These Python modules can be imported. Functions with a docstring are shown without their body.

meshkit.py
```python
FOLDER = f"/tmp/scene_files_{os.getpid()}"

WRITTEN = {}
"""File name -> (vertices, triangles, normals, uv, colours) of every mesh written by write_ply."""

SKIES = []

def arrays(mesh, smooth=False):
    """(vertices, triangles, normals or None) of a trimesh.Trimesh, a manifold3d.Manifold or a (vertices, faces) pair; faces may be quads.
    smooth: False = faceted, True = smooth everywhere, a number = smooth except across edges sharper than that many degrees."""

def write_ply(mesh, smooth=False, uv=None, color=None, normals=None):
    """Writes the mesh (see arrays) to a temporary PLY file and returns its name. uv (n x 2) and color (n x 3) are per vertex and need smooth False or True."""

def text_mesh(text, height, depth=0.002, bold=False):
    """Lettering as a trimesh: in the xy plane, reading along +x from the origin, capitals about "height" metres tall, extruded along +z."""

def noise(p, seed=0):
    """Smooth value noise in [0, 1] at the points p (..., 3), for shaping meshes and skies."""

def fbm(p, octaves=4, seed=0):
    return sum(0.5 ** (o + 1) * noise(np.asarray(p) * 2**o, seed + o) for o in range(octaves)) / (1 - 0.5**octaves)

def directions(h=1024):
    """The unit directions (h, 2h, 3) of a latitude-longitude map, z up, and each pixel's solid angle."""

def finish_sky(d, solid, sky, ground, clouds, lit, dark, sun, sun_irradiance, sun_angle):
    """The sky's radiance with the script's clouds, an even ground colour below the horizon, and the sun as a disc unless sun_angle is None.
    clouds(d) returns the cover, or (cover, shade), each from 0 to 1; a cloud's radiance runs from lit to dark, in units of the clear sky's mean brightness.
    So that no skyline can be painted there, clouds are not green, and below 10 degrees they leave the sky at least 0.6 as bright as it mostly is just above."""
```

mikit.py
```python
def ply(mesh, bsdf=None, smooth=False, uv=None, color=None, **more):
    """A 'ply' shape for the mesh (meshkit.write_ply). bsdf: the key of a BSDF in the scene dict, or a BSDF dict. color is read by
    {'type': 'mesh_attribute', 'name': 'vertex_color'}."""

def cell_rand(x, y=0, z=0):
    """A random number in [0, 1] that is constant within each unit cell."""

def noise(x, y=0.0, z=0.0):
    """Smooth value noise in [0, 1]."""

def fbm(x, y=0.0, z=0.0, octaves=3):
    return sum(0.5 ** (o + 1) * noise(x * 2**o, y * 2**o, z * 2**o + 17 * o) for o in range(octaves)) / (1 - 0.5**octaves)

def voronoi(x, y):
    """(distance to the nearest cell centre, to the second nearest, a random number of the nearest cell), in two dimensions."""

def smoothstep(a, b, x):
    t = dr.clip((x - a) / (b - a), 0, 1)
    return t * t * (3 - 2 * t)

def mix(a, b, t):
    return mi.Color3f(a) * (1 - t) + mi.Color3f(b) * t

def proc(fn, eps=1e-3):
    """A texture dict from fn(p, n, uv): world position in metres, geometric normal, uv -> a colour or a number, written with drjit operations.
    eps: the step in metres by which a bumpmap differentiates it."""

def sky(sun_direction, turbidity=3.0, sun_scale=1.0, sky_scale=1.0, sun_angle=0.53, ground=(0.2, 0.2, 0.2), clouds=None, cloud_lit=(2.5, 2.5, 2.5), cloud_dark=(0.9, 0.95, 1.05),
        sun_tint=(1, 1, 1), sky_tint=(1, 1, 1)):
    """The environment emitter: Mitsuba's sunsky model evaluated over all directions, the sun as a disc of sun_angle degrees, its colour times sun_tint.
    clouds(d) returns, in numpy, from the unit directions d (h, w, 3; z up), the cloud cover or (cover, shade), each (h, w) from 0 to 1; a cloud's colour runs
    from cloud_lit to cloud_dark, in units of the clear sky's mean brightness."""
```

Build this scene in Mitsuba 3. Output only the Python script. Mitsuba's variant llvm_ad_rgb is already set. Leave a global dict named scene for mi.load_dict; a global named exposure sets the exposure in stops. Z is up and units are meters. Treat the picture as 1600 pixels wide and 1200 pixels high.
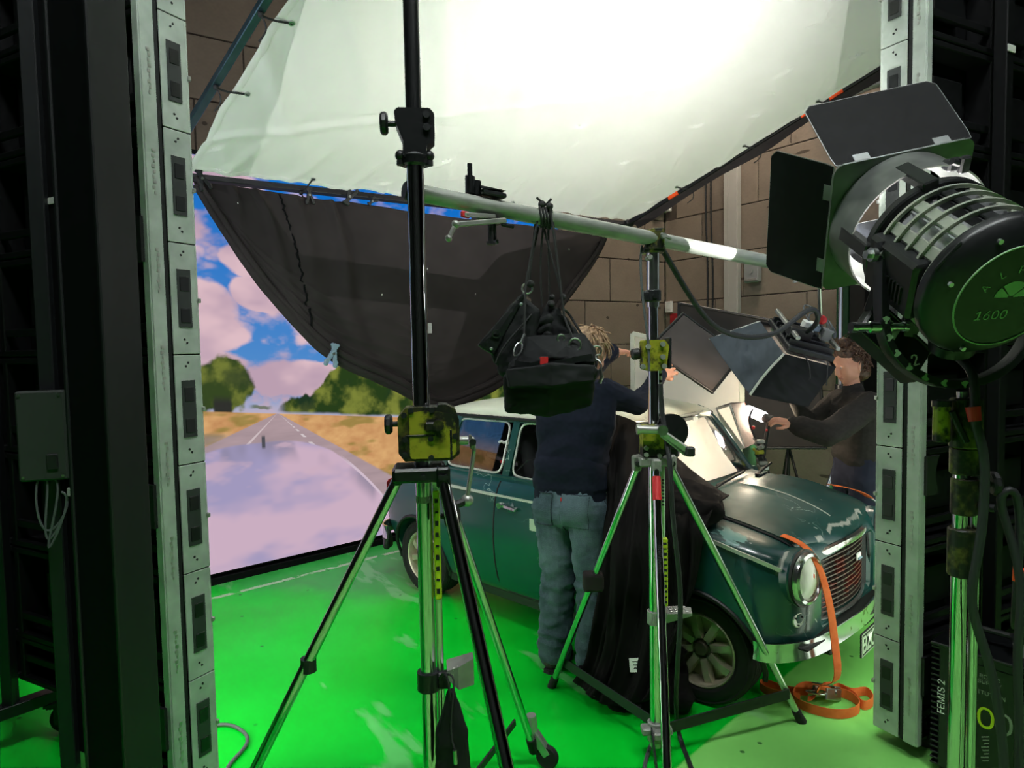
import math, random
import numpy as np, trimesh, drjit as dr, mitsuba as mi
import manifold3d as m3
import meshkit, mikit
from mikit import noise, fbm, smoothstep, mix, cell_rand, voronoi

# ---------------------------------------------------------------- camera, lights, exposure
T = mi.ScalarTransform4f
EYE = np.array([0, 0, 1.6434])
PITCH, ROLL, FOV = 0.0563, -0.0189, 73.86
_fw = np.array([0, math.cos(PITCH), -math.sin(PITCH)])
_up = np.array([-math.sin(ROLL), math.sin(PITCH) * math.cos(ROLL), math.cos(PITCH) * math.cos(ROLL)])
scene, labels = {}, {}
scene['camera'] = {'type': 'perspective', 'fov': FOV, 'fov_axis': 'x', 'near_clip': 0.05, 'far_clip': 60.0,
                   'to_world': T().look_at(origin=EYE.tolist(), target=(EYE + _fw).tolist(), up=_up.tolist())}
exposure = 1.3
LAMP_I = 10.0          # the big fresnel-style head that aims at the white cloth
LENS_L = 17.0          # radiance of its lens
SCREEN_L = 0.3        # road picture on the big LED wall
WING_L = 1.3           # LED wings: bright picture added on their unseen fronts
TUBE_L = 62.0          # bare white lamp beside the windscreen
BOXLIGHT_L = 0.4       # small soft box at the windscreen
SKIRT_L = 13.0          # LED panel inside the black skirt
NEAR_FILL_L = 50.0            # added fill lamps over the near end, out of view
FAR_FILL_L = 43.0           # added fill lamps over the far end, out of view

# ---------------------------------------------------------------- helpers
rng = np.random.default_rng(7)
V = lambda *a: np.array(a, float)
def nrm(a):
    a = np.asarray(a, float); return a / np.linalg.norm(a)
def lin(c):
    if isinstance(c, str):
        c = [int(c[i:i + 2], 16) / 255 for i in (1, 3, 5)]
        return [v / 12.92 if v < .04045 else ((v + .055) / 1.055) ** 2.4 for v in c]
    return list(c)
def rgb(c): return {'type': 'rgb', 'value': lin(c)}
def mat(key, col, rough=.5, metal=0., spec=.5, bump=None, two=True, **kw):
    b = {'type': 'principled', 'base_color': mikit.proc(col) if callable(col) else rgb(col), 'roughness': rough, 'metallic': metal, 'specular': spec, **kw}
    if bump: b = {'type': 'bumpmap', 'arbitrary': mikit.proc(bump[0], bump[2] if len(bump) > 2 else 1e-3), 'scale': bump[1], 'bsdf': b}
    scene['mat_' + key] = {'type': 'twosided', 'bsdf': b} if two else b
    return key
def named(name):
    if name not in scene and name not in labels: return name
    i = 1
    while f'{name}_{i:03d}' in scene or f'{name}_{i:03d}' in labels: i += 1
    return f'{name}_{i:03d}'
def thing(name, label, cat, group=None):
    k = named(name); labels[k] = {'label': label, 'category': cat}
    if group: labels[k]['group'] = group
    return k
def put(name, mesh, m, parent=None, label=None, cat=None, group=None, kind=None, smooth=35, **kw):
    if isinstance(mesh, (list, tuple)) and not (len(mesh) == 2 and isinstance(mesh[0], np.ndarray)): mesh = cat_(*mesh)
    k = named(parent + '__' + name if parent else name)
    scene[k] = mikit.ply(mesh, 'mat_' + m, smooth=smooth, **kw)
    d = {}
    if label: d['label'] = label
    if cat: d['category'] = cat
    if group: d['group'] = group
    if kind: d['kind'] = kind
    if d: labels[k] = d
    return k
def again(src, name, parent, M):
    """one more entry of an already built part under another matrix"""
    k = named(parent + '__' + name if parent else name)
    scene[k] = {**scene[src], 'to_world': T(np.asarray(M, float).tolist())}
    return k
def cat_(*ms):
    ms = [to_tm(m) for m in ms if m is not None]
    return trimesh.util.concatenate(ms)
def to_tm(m):
    if isinstance(m, trimesh.Trimesh): return m
    v, f, _ = meshkit.arrays(m); return trimesh.Trimesh(v, f, process=False)
def frame(ez, up=(0, 0, 1)):
    ez = nrm(ez); up = np.asarray(up, float)
    if abs(np.dot(ez, nrm(up))) > .999: up = V(0, 1, 0) if abs(ez[1]) < .9 else V(1, 0, 0)
    ex = nrm(np.cross(up, ez)); return np.stack([ex, np.cross(ez, ex), ez], 1)
def mat4(R, t):
    M = np.eye(4); M[:3, :3] = R; M[:3, 3] = t; return M
def xf(m, M):
    m = to_tm(m).copy(); m.apply_transform(M); return m
def move(m, t, rz=0., R=None):
    if R is None: c, s = math.cos(rz), math.sin(rz); R = np.array([[c, -s, 0], [s, c, 0], [0, 0, 1.]])
    return xf(m, mat4(R, t))
def box(sx, sy, sz, c=(0, 0, 0), b=0.0):
    """chamfered box"""
    if b <= 0: m = trimesh.creation.box((sx, sy, sz)); m.apply_translation(c); return m
    b = min(b, .45 * min(sx, sy, sz)); h = V(sx, sy, sz) / 2; p = []
    for s in np.ndindex(2, 2, 2):
        s = np.array(s) * 2 - 1
        for a in range(3):
            q = h - b; q = q.copy(); q[a] = h[a]; p.append(s * q)
    m = hull(np.array(p)); m.apply_translation(c); return m
def hull(p): return to_tm(m3.Manifold.hull_points(np.asarray(p, float)))
def obox(a, b, w, h, up=(0, 0, 1), bev=.003):
    """bar from a to b: w across, h along up"""
    a, b = V(*a), V(*b); L = np.linalg.norm(b - a)
    return xf(box(w, h, L, (0, 0, L / 2), bev), mat4(frame(b - a, up), a))
def cyl(a, b, r, n=20, r2=None, cap=True, chamfer=0.0):
    a, b = V(*a), V(*b); L = np.linalg.norm(b - a); r2 = r if r2 is None else r2
    if chamfer: prof = [(0, 0), (r - chamfer, 0), (r, chamfer), (r2, L - chamfer), (r2 - chamfer, L), (0, L)]
    else: prof = [(0, 0), (r, 0), (r2, L), (0, L)] if cap else [(r, 0), (r2, L)]
    return xf(lathe(prof, n), mat4(frame(b - a), a))
def lathe(prof, n=32):
    prof = np.asarray(prof, float); a = np.arange(n) * 2 * np.pi / n; k = len(prof)
    v = np.stack([prof[:, None, 0] * np.cos(a), prof[:, None, 0] * np.sin(a), np.repeat(prof[:, 1:2], n, 1)], -1).reshape(-1, 3)
    f = []
    for i in range(k - 1):
        for j in range(n):
            p, q, r, s = i * n + j, i * n + (j + 1) % n, (i + 1) * n + (j + 1) % n, (i + 1) * n + j
            if prof[i, 0] > 1e-9: f.append((p, q, r))
            if prof[i + 1, 0] > 1e-9: f.append((p, r, s))
    m = trimesh.Trimesh(v, np.array(f), process=False); m.remove_unreferenced_vertices()
    if m.volume < 0: m.invert()
    return m
def ring(r, t, w, n=40, c=0.0):
    """flat band ring around z: outer r, thickness t, width w from z=c"""
    return lathe([(r - t, c), (r, c), (r, c + w), (r - t, c + w), (r - t, c)], n)
def smooth_path(p, n=60, closed=False):
    from scipy.interpolate import CubicSpline
    p = np.asarray(p, float)
    if closed: p = np.vstack([p, p[:1]])
    d = np.r_[0, np.cumsum(np.maximum(np.linalg.norm(np.diff(p, axis=0), axis=1), 1e-6) ** .6)]
    cs = CubicSpline(d, p, bc_type='periodic' if closed else 'not-a-knot' if len(p) > 3 else 'natural')
    return cs(np.linspace(0, d[-1], n))
def frames_along(p, up=None):
    t = np.gradient(p, axis=0); t /= np.linalg.norm(t, axis=1, keepdims=True) + 1e-12
    a = np.zeros_like(p); u = nrm(np.cross(t[0], (0, 0, 1) if abs(t[0, 2]) < .9 else (1, 0, 0))) if up is None else None
    for i in range(len(p)):
        if up is not None: u = np.cross(t[i], np.asarray(up, float)); 
        u = u - t[i] * np.dot(u, t[i]); u = nrm(u); a[i] = u
    return t, a, np.cross(t, a)
def tube(p, r, n=10, sm=0):
    p = smooth_path(p, sm) if sm else np.asarray(p, float)
    _, a, b = frames_along(p); r = np.broadcast_to(r, (len(p),))[:, None, None]
    g = np.arange(n) * 2 * np.pi / n
    v = p[:, None] + r * (np.cos(g)[None, :, None] * a[:, None] + np.sin(g)[None, :, None] * b[:, None])
    return _skin(v, True)
def sweep(p, prof, up=(0, 0, 1)):
    """closed 2-D profile (side, up) swept along p"""
    p = np.asarray(p, float); t, a, b = frames_along(p, up); prof = np.asarray(prof, float)
    v = p[:, None] + prof[None, :, :1] * a[:, None] + prof[None, :, 1:] * b[:, None]
    return _skin(v, True)
def _skin(v, caps):
    """rings v (k,n,3) -> mesh"""
    k, n = v.shape[:2]; i, j = np.meshgrid(np.arange(k - 1), np.arange(n), indexing='ij')
    q = np.stack([i * n + j, i * n + (j + 1) % n, (i + 1) * n + (j + 1) % n, (i + 1) * n + j], -1).reshape(-1, 4)
    f = np.vstack([q[:, [0, 1, 2]], q[:, [0, 2, 3]]]); vv = v.reshape(-1, 3)
    if caps:
        vv = np.vstack([vv, v[0].mean(0), v[-1].mean(0)]); jj = np.arange(n); a = len(vv) - 2
        f = np.vstack([f, np.stack([jj * 0 + a, (jj + 1) % n, jj], 1), np.stack([jj * 0 + a + 1, (k - 1) * n + jj, (k - 1) * n + (jj + 1) % n], 1)])
    m = trimesh.Trimesh(vv, f, process=False)
    if m.volume < 0: m.invert()
    return m
def sheet(P, th=.004):
    """grid of points (nu,nv,3) -> thin closed sheet"""
    P = np.asarray(P, float); nu, nv = P.shape[:2]
    du, dv = np.gradient(P, axis=0), np.gradient(P, axis=1); n = np.cross(du, dv); n /= np.linalg.norm(n, axis=2, keepdims=True) + 1e-12
    A, B = P + n * th / 2, P - n * th / 2
    i, j = np.meshgrid(np.arange(nu - 1), np.arange(nv - 1), indexing='ij'); N = nu * nv
    q = np.stack([i * nv + j, (i + 1) * nv + j, (i + 1) * nv + j + 1, i * nv + j + 1], -1).reshape(-1, 4)
    f = [q, q[:, ::-1] + N]
    ed = np.r_[np.arange(nv - 1), (np.arange(nu - 1) * nv + nv - 1), (nu - 1) * nv + np.arange(nv - 1, 0, -1), np.arange(nu - 1, 0, -1) * nv]
    e2 = np.roll(ed, -1); f.append(np.stack([ed, ed + N, e2 + N, e2], 1)[:, ::-1])
    f = np.vstack(f)
    return trimesh.Trimesh(np.vstack([A.reshape(-1, 3), B.reshape(-1, 3)]), np.vstack([f[:, [0, 1, 2]], f[:, [0, 2, 3]]]), process=False)
def quad_grid(c, nu, nv):
    """bilinear grid of corners c00,c10,c11,c01"""
    a, b, c2, d = [V(*x) for x in c]; s = np.linspace(0, 1, nu)[:, None, None]; t = np.linspace(0, 1, nv)[None, :, None]
    return a * (1 - s) * (1 - t) + b * s * (1 - t) + c2 * s * t + d * (1 - s) * t
def plate(poly, th, b=0.0):
    """2-D polygon extruded along +z from 0"""
    cs = m3.CrossSection([np.asarray(poly, float)])
    if cs.area() <= 0: cs = m3.CrossSection([np.asarray(poly, float)[::-1]])
    if b: cs = cs.offset(-b, m3.JoinType.Round, 2, 12).offset(b, m3.JoinType.Round, 2, 12)
    return to_tm(m3.Manifold.extrude(cs, th))
def plate3(pts, th):
    """flat polygon in space (points in order) as a plate of that thickness, centred"""
    p = np.asarray(pts, float); n = nrm(np.cross(p[1] - p[0], p[2] - p[0])); R = np.stack([nrm(p[1] - p[0]), np.cross(n, nrm(p[1] - p[0])), n], 1)
    q = (p - p[0]) @ R
    return xf(move(plate(q[:, :2], th), (0, 0, -th / 2)), mat4(R, p[0]))
def ball(c, r, n=2, s=(1, 1, 1)):
    m = trimesh.creation.icosphere(n, r); m.apply_scale(s); m.apply_translation(c); return m
def sph(c, r, k=20):
    return m3.Manifold.sphere(r, k).translate([float(x) for x in c])
def chain(pts, k=20):
    """tapered limb through (x,y,z,r) points, as one manifold"""
    out = []
    for a, b in zip(pts[:-1], pts[1:]): out.append(m3.Manifold.batch_hull([sph(a[:3], a[3], k), sph(b[:3], b[3], k)]))
    return m3.Manifold.batch_boolean(out, m3.OpType.Add)
def blobs(items): return m3.Manifold.batch_hull([sph(i[:3], i[3]) for i in items])
def organic(parts, step=.012, it=12, disp=None):
    m = m3.Manifold.batch_boolean([p for p in parts], m3.OpType.Add).refine_to_length(step)
    t = to_tm(m); t.merge_vertices(); trimesh.smoothing.filter_taubin(t, lamb=.5, nu=.51, iterations=it)
    if disp is not None:
        v = np.array(t.vertices); n = np.array(t.vertex_normals); t = trimesh.Trimesh(v + n * disp(v)[:, None], t.faces, process=False)
    return t
def text(s, h, O, ex, ey, depth=.0015, bold=False, center=True):
    m = meshkit.text_mesh(s, h, depth, bold); ex = nrm(ex); ey = nrm(np.asarray(ey, float) - ex * np.dot(ex, ey)); ez = np.cross(ex, ey)
    if center: m.apply_translation((-m.bounds[:, 0].mean(), -m.bounds[:, 1].mean(), 0))
    return xf(m, mat4(np.stack([ex, ey, ez], 1), O))
def bolt(c, n, r=.006, h=.005):
    c, n = V(*c), nrm(n); return cyl(c, c + n * h, r, 6 if r < .008 else 8)
def emitter(shape_key, L):
    scene[shape_key]['emitter'] = {'type': 'area', 'radiance': mikit.proc(L) if callable(L) else rgb(L)}
def lit_rect(name, c, ex, ey, L, m, parent):
    """emitting rectangle: centre, half extents; it faces ex x ey"""
    k = named(parent + '__' + name); ex, ey = V(*ex), V(*ey); M = np.eye(4); M[:3, 0], M[:3, 1], M[:3, 2], M[:3, 3] = ex, ey, nrm(np.cross(ex, ey)), c
    scene[k] = {'type': 'rectangle', 'to_world': T(M.tolist()), 'bsdf': {'type': 'ref', 'id': 'mat_' + m}}; emitter(k, L); return k
fb = lambda p, s, o=3, seed=0: meshkit.fbm(np.asarray(p) * s, o, seed) - .5

# ---------------------------------------------------------------- materials
def grain(s, a, b, k=3): 
    ca, cb = lin(a), lin(b)
    return lambda p, n, uv: mix(ca, cb, fbm(p.x * s, p.y * s, p.z * s, k))
def wear_tint(base, edge, s=18., lo=.52, hi=.62):
    a, b = lin(base), lin(edge)
    return lambda p, n, uv: mix(a, b, smoothstep(lo, hi, fbm(p.x * s, p.y * s, p.z * s, 4)))
mat('black_metal', '#15171a', .45, 0, .5)
mat('black_satin', '#101214', .35, 0, .5)
mat('black_paint', '#06080a', .7, 0, .12)
mat('black_plastic', '#17181a', .5)
mat('rubber', grain(30, '#141516', '#262626'), .75, 0, .3)
mat('chrome', '#c9cdd0', .08, 1.)
mat('steel', grain(25, '#a9adad', '#c8ccca'), .28, 1.)
mat('galvanised', grain(14, '#98a19a', '#c4cdc5', 4), .42, .2)
mat('dull_alu', grain(22, '#9a9c98', '#c2c3bd'), .42, .8)
mat('grey_cast', grain(20, '#777a74', '#9d9f98'), .55, .4)
def paint_worn(dark, yellow, lo, hi):
    a, b = lin(dark), lin(yellow)
    def fn(p, n, uv):
        g = fbm(p.x * 9, p.y * 9, p.z * 9, 3); f = fbm(p.x * 60, p.y * 60, p.z * 45, 4)
        return mix(a, b, smoothstep(lo, hi, .62 * g + .38 * f))
    return fn
mat('yellow_black', paint_worn('#13140d', '#8c8c1e', .40, .58), .5)
mat('black_yellow', paint_worn('#0c0d09', '#5f5e18', .46, .74), .5)
mat('yellow_label', '#b6cf1c', .5)
mat('white_plastic', '#d8d8d4', .45)
mat('grey_plastic', '#8d8f8e', .5)
mat('red_tape', '#c4262a', .5)
mat('orange_tape', '#f0551e', .5)
mat('label_white', '#e4e6e0', .6)
mat('ink', '#16181a', .7)
mat('cable', '#202224', .55)
mat('grey_cable', '#54585a', .5)
mat('cord', '#2a2a2b', .8)
FD = nrm(V(.7375, .6753, 0))
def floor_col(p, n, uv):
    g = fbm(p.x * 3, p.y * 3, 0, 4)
    a = mix((.001, .50, .022), (.002, .62, .034), g); b = mix((.22, .66, .14), (.26, .75, .165), g)  # paler zone b: brighter light there put into the floor colour
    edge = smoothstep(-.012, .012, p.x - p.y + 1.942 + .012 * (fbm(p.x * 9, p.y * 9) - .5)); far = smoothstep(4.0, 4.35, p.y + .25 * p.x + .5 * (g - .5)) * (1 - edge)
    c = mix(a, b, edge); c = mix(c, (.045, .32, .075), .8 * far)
    d = -(p.x + 2.018) * FD[1] + (p.y - 4.452) * FD[0]
    line = smoothstep(.028, .018, dr.abs(d)) * smoothstep(.3, .45, fbm(p.x * 14, p.y * 14, 0, 3))
    c = mix(c, (.42, .55, .40), line * .75)
    scuff = smoothstep(.70, .78, fbm(p.x * 5 + 3 * p.y, p.y * 2.0, 0, 5))
    dots = smoothstep(.030, .018, voronoi(p.x * 2.6, p.y * 2.6)[0]) * smoothstep(.4, .6, noise(p.x * 3, p.y * 3, 4))
    return mix(mix(c, (.30, .55, .32), scuff * .35), (.01, .10, .02), dots * .8)
def floor_rough(p, n, uv): return .22 + .22 * fbm(p.x * 4, p.y * 4, 0, 4)
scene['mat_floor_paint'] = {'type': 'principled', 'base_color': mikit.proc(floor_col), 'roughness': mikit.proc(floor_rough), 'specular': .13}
def wall_col(p, n, uv):
    s = p.x * .84 + p.y * .3
    g = fbm(p.x * 2.2, p.y * 2.2, p.z * 2.2, 4); f = noise(p.x * 60, p.y * 60, p.z * 60)
    d, _, w = voronoi(s * 1.7 + 3., p.z * 1.9)
    return mix(mix(lin('#75695f'), lin('#8f8376'), g * .8 + f * .25), lin('#3b322c'), smoothstep(.040, .026, d) * .8)
mat('panel_board', wall_col, .75, 0, .2)
mat('panel_board_b', lambda p, n, uv: wall_col(p, n, uv) * .88, .75, 0, .2)
mat('panel_board_grey', lambda p, n, uv: mix(lin('#5d5b5a'), lin('#74716e'), fbm(p.x * 3, p.y * 3, p.z * 3, 4)), .8, 0, .2)
mat('joint_dark', '#544a42', .9)
mat('dark_hall', '#1c1c1d', .9)
mat('black_drape', '#0e0e0f', .9, 0, .2)
mat('white_trunk', '#a9a6a0', .6)
mat('green_frame', '#12401f', .5)

# ---------------------------------------------------------------- the hall
def slab(name, c, s, m): return put(name, box(*s, c), m, kind='structure', smooth=False)
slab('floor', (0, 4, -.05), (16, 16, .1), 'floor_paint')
slab('ceiling', (0, 4, 6.1), (16, 16, .2), 'dark_hall')
WC = V(2.095, 9.265, 0); WU = nrm(V(.825, .565, 0)); WR = nrm(V(.565, -.825, 0))
def wall(name, O, U, L, N, H=6.0):
    R = np.stack([U, np.cross((0, 0, 1.), U), V(0, 0, 1)], 1); s = 1 if np.dot(R[:, 1], N) > 0 else -1
    return put(name, move(box(L, .15, H, (L / 2, -s * .095, H / 2)), O, R=R), 'joint_dark', kind='structure', smooth=False), R, s
panel_meshes = {}
def panels(wk, R, O, s, ranges, mats, seed, dy=.545, dx=1.25):
    r = np.random.default_rng(seed)
    for k in range(11):
        off = -dx * .5 * (k % 2) + (.2 if k % 3 == 0 else 0)
        x = off
        while x < ranges[1]:
            w = dx; a, b = max(x, 0), min(x + w, ranges[1])
            if b - a > .15 and b > ranges[0]:
                m = move(box(b - a - .014, .02, dy - .012, ((a + b) / 2, -s * .01 + s * r.uniform(-.002, .003), k * dy + dy / 2), .003), O, R=R)
                put('panel', m, mats[int(r.integers(len(mats)))] if k < 7 else mats[-1] , wk, smooth=False)
            x += w
    return
bw, bR, bs = wall('wall_back', WC - WU * 8.5, WU, 8.5, V(.5, -.8, 0))
panels(bw, bR, WC - WU * 8.5, bs, (1.0, 8.5), ['panel_board', 'panel_board_b'], 3)
rw, rR, rs = wall('wall_right', WC, WR, 6.5, V(-.8, -.5, 0))
panels(rw, rR, WC, rs, (0, 5.2), ['panel_board', 'panel_board', 'panel_board_b'], 4)
slab('wall_left', (-7.0, 3, 3), (.2, 14, 6), 'dark_hall')
slab('wall_near', (0, -3.6, 3), (15, .2, 6), 'dark_hall')
def on_wall(O, U, s, z, off): 
    n = np.cross((0, 0, 1.), U); n = n if np.dot(n, EYE - O) > 0 else -n
    return O + U * s + n * off + V(0, 0, z), n
# trunking, cables, boxes, pipe, door on the right wall
P, NR = on_wall(WC, WR, 1.13, 0, .05)
RW = np.stack([WR, NR, V(0, 0, 1)], 1) if np.dot(np.cross(WR, NR), (0, 0, 1)) > 0 else np.stack([-WR, NR, V(0, 0, 1)], 1)
put('wall_trunking', [move(box(.20, .08, 5.2, (0, 0, 2.6), .008), P, R=RW), move(box(.008, .004, 5.2, (.03, .042, 2.6)), P, R=RW)], 'white_trunk', label='pale grey vertical trunking strip running up the brown panel wall', cat='trunking')
for d, z0 in ((.72, 1.0), (.80, .8)):
    P, _ = on_wall(WC, WR, d, 0, .022); zz = np.linspace(z0, 5.2, 24)
    put('wall_cable', tube(np.stack([P[0] + .012 * np.sin(zz * 3 + d), P[1] + 0 * zz, zz], 1), .011, 6), 'cable', label=('left' if d < .75 else 'right') + ' of two thin dark cables up the panel wall, left of the pale trunking', cat='cable', group='cables beside the trunking')
def wallbox(name, s, z, w, h, d, m, label, cat, extra=None, O=WC, U=WR):
    P, n = on_wall(O, U, s, z, 0.012); R = np.stack([np.cross(n, (0, 0, 1.)) * -1, n, V(0, 0, 1)], 1)
    if np.linalg.det(R) < 0: R[:, 0] *= -1
    t = thing(name, label, cat); put('case', move(box(w, d, h, (0, d / 2, 0), .008), P, R=R), m, t)
    if extra: extra(t, P, R, d)
    return t
def e1(t, P, R, d): put('button', xf(cyl((0, d, .01), (0, d + .012, .01), .035, 16), mat4(R, P)), 'grey_plastic', t); put('lower_edge', move(box(.18, .03, .03, (0, d, -.10), .004), P, R=R), 'dull_alu', t)
wallbox('wall_box', 1.42, 2.46, .19, .25, .08, 'grey_plastic', 'grey plastic wall box under the scaffold tube, right of the pale trunking', 'wall box', e1)
wallbox('wall_switch', .10, 2.12, .11, .15, .05, 'white_plastic', 'small white wall switch low in the room corner', 'switch', lambda t, P, R, d: put('rocker', move(box(.05, .012, .07, (0, d, 0), .003), P, R=R), 'white_plastic', t))
def e2(t, P, R, d):
    put('arm', xf(cyl((0, 0, .05), (0, .12, 0), .02), mat4(R, P)), 'white_plastic', t)
    put('lens', xf(lathe([(0, .20), (.05, .20), (.055, .1), (.06, 0), (0, 0)], 20), mat4(R @ frame(V(-.5, 1, -.45)), P + R @ V(0, .1, -.02))), 'black_satin', t)
wallbox('security_camera', .08, 3.52, .12, .28, .05, 'white_plastic', 'small security camera with black lens in the upper room corner', 'camera', e2)
def e3(t, P, R, d):
    put('pictogram', move(box(.14, .004, .07, (-.02, d, .0), .001), P, R=R), 'label_white', t)
mat('sign_red', '#a3232a', .5)
wallbox('safety_sign', .25, 1.93, .30, .20, .012, 'sign_red', 'red safety sign on the wall behind the grey flag', 'sign', e3)
P, n = on_wall(WC, WR, 3.05, 4.15, .09)
for dz in (0, .28):
    put('wall_pipe', [cyl(P - WR * .75 + V(0, 0, dz), P + WR * 1.6 + V(0, 0, dz), .045, 14)] + [cyl(P + WR * (k - .5) + V(0, 0, dz), P + WR * (k - .44) + V(0, 0, dz), .062, 14) for k in (0, 1)], 'dull_alu', label=['lower', 'upper'][dz > 0] + ' of two grey pipes on the upper panel wall', cat='pipe')
P, n = on_wall(WC, WR, 2.62, 3.93, .02); D = frame(n)
t = thing('cable_reel', 'round pale reel with a grey hub hanging high on the panel wall', 'reel')
put('flange', xf(lathe([(0, 0), (.17, 0), (.175, .01), (.175, .03), (.165, .04), (0, .04)], 32), mat4(D, P)), 'white_plastic', t)
put('hub', xf(lathe([(0, .12), (.05, .12), (.06, .1), (.06, .03), (0, .03)], 20), mat4(D, P)), 'grey_cast', t)
put('bracket', xf(box(.05, .30, .03, (0, .12, .06), .004), mat4(D, P)), 'grey_cast', t)
P, n = on_wall(WC, WR, 2.55, 0, .035)
sg = 1 if np.dot(RW[:, 0], WR) > 0 else -1
dk = put('door_1', move(box(1.15, .06, 2.35, (.62 * sg, 0, 1.175), .004), P, R=RW), 'dark_hall', kind='structure')
put('door_frame', [move(box(.13, .10, 2.5, (-.02 * sg, 0, 1.25), .006), P, R=RW), move(box(1.4, .10, .13, (.62 * sg, 0, 2.44), .006), P, R=RW)], 'green_frame', dk)
put('door_panel', move(box(.9, .02, 1.9, (.66 * sg, .035, 1.2), .004), P, R=RW), 'black_paint', dk)
put('baseboard_right', move(box(5.0, .02, .12, (2.5, .012, .06), .003), WC, R=rR), 'joint_dark', kind='structure')
put('baseboard_back', move(box(8.5, .02, .12, (4.25, bs * .012, .06), .003), WC - WU * 8.5, R=bR), 'joint_dark', kind='structure')
# added fill lights under the ceiling, all out of view
for i, (x, y, w, lb) in enumerate(((-.9, 7.4, .5, 'left of two added unseen fill lights over the back wall'), (2.6, 6.9, .5, 'added unseen fill light over the corner of the two panel walls'), (-.3, .3, .5, 'left of two added unseen fill lights over the near end of the hall'), (1.7, .2, .5, 'right of two added unseen fill lights over the near end of the hall'))):
    t = thing('fill_light', lb, 'added fill light', 'added fill lights under the ceiling')
    put('housing', box(1.3, w * .6, .10, (x, y, 5.9), .01), 'grey_plastic', t); k = put('diffuser', box(1.2, w * .5, .02, (x, y, 5.84)), 'white_plastic', t, smooth=False); emitter(k, (FAR_FILL_L, FAR_FILL_L * .84, FAR_FILL_L * .68) if i < 2 else (NEAR_FILL_L * .95, NEAR_FILL_L, NEAR_FILL_L * .98))

mat('screen_black', '#08080a', .9, 0, .1)
mat('latch_grey', '#303334', .5)
mat('wing_black', '#08090b', .6, 0, .25)
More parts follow.
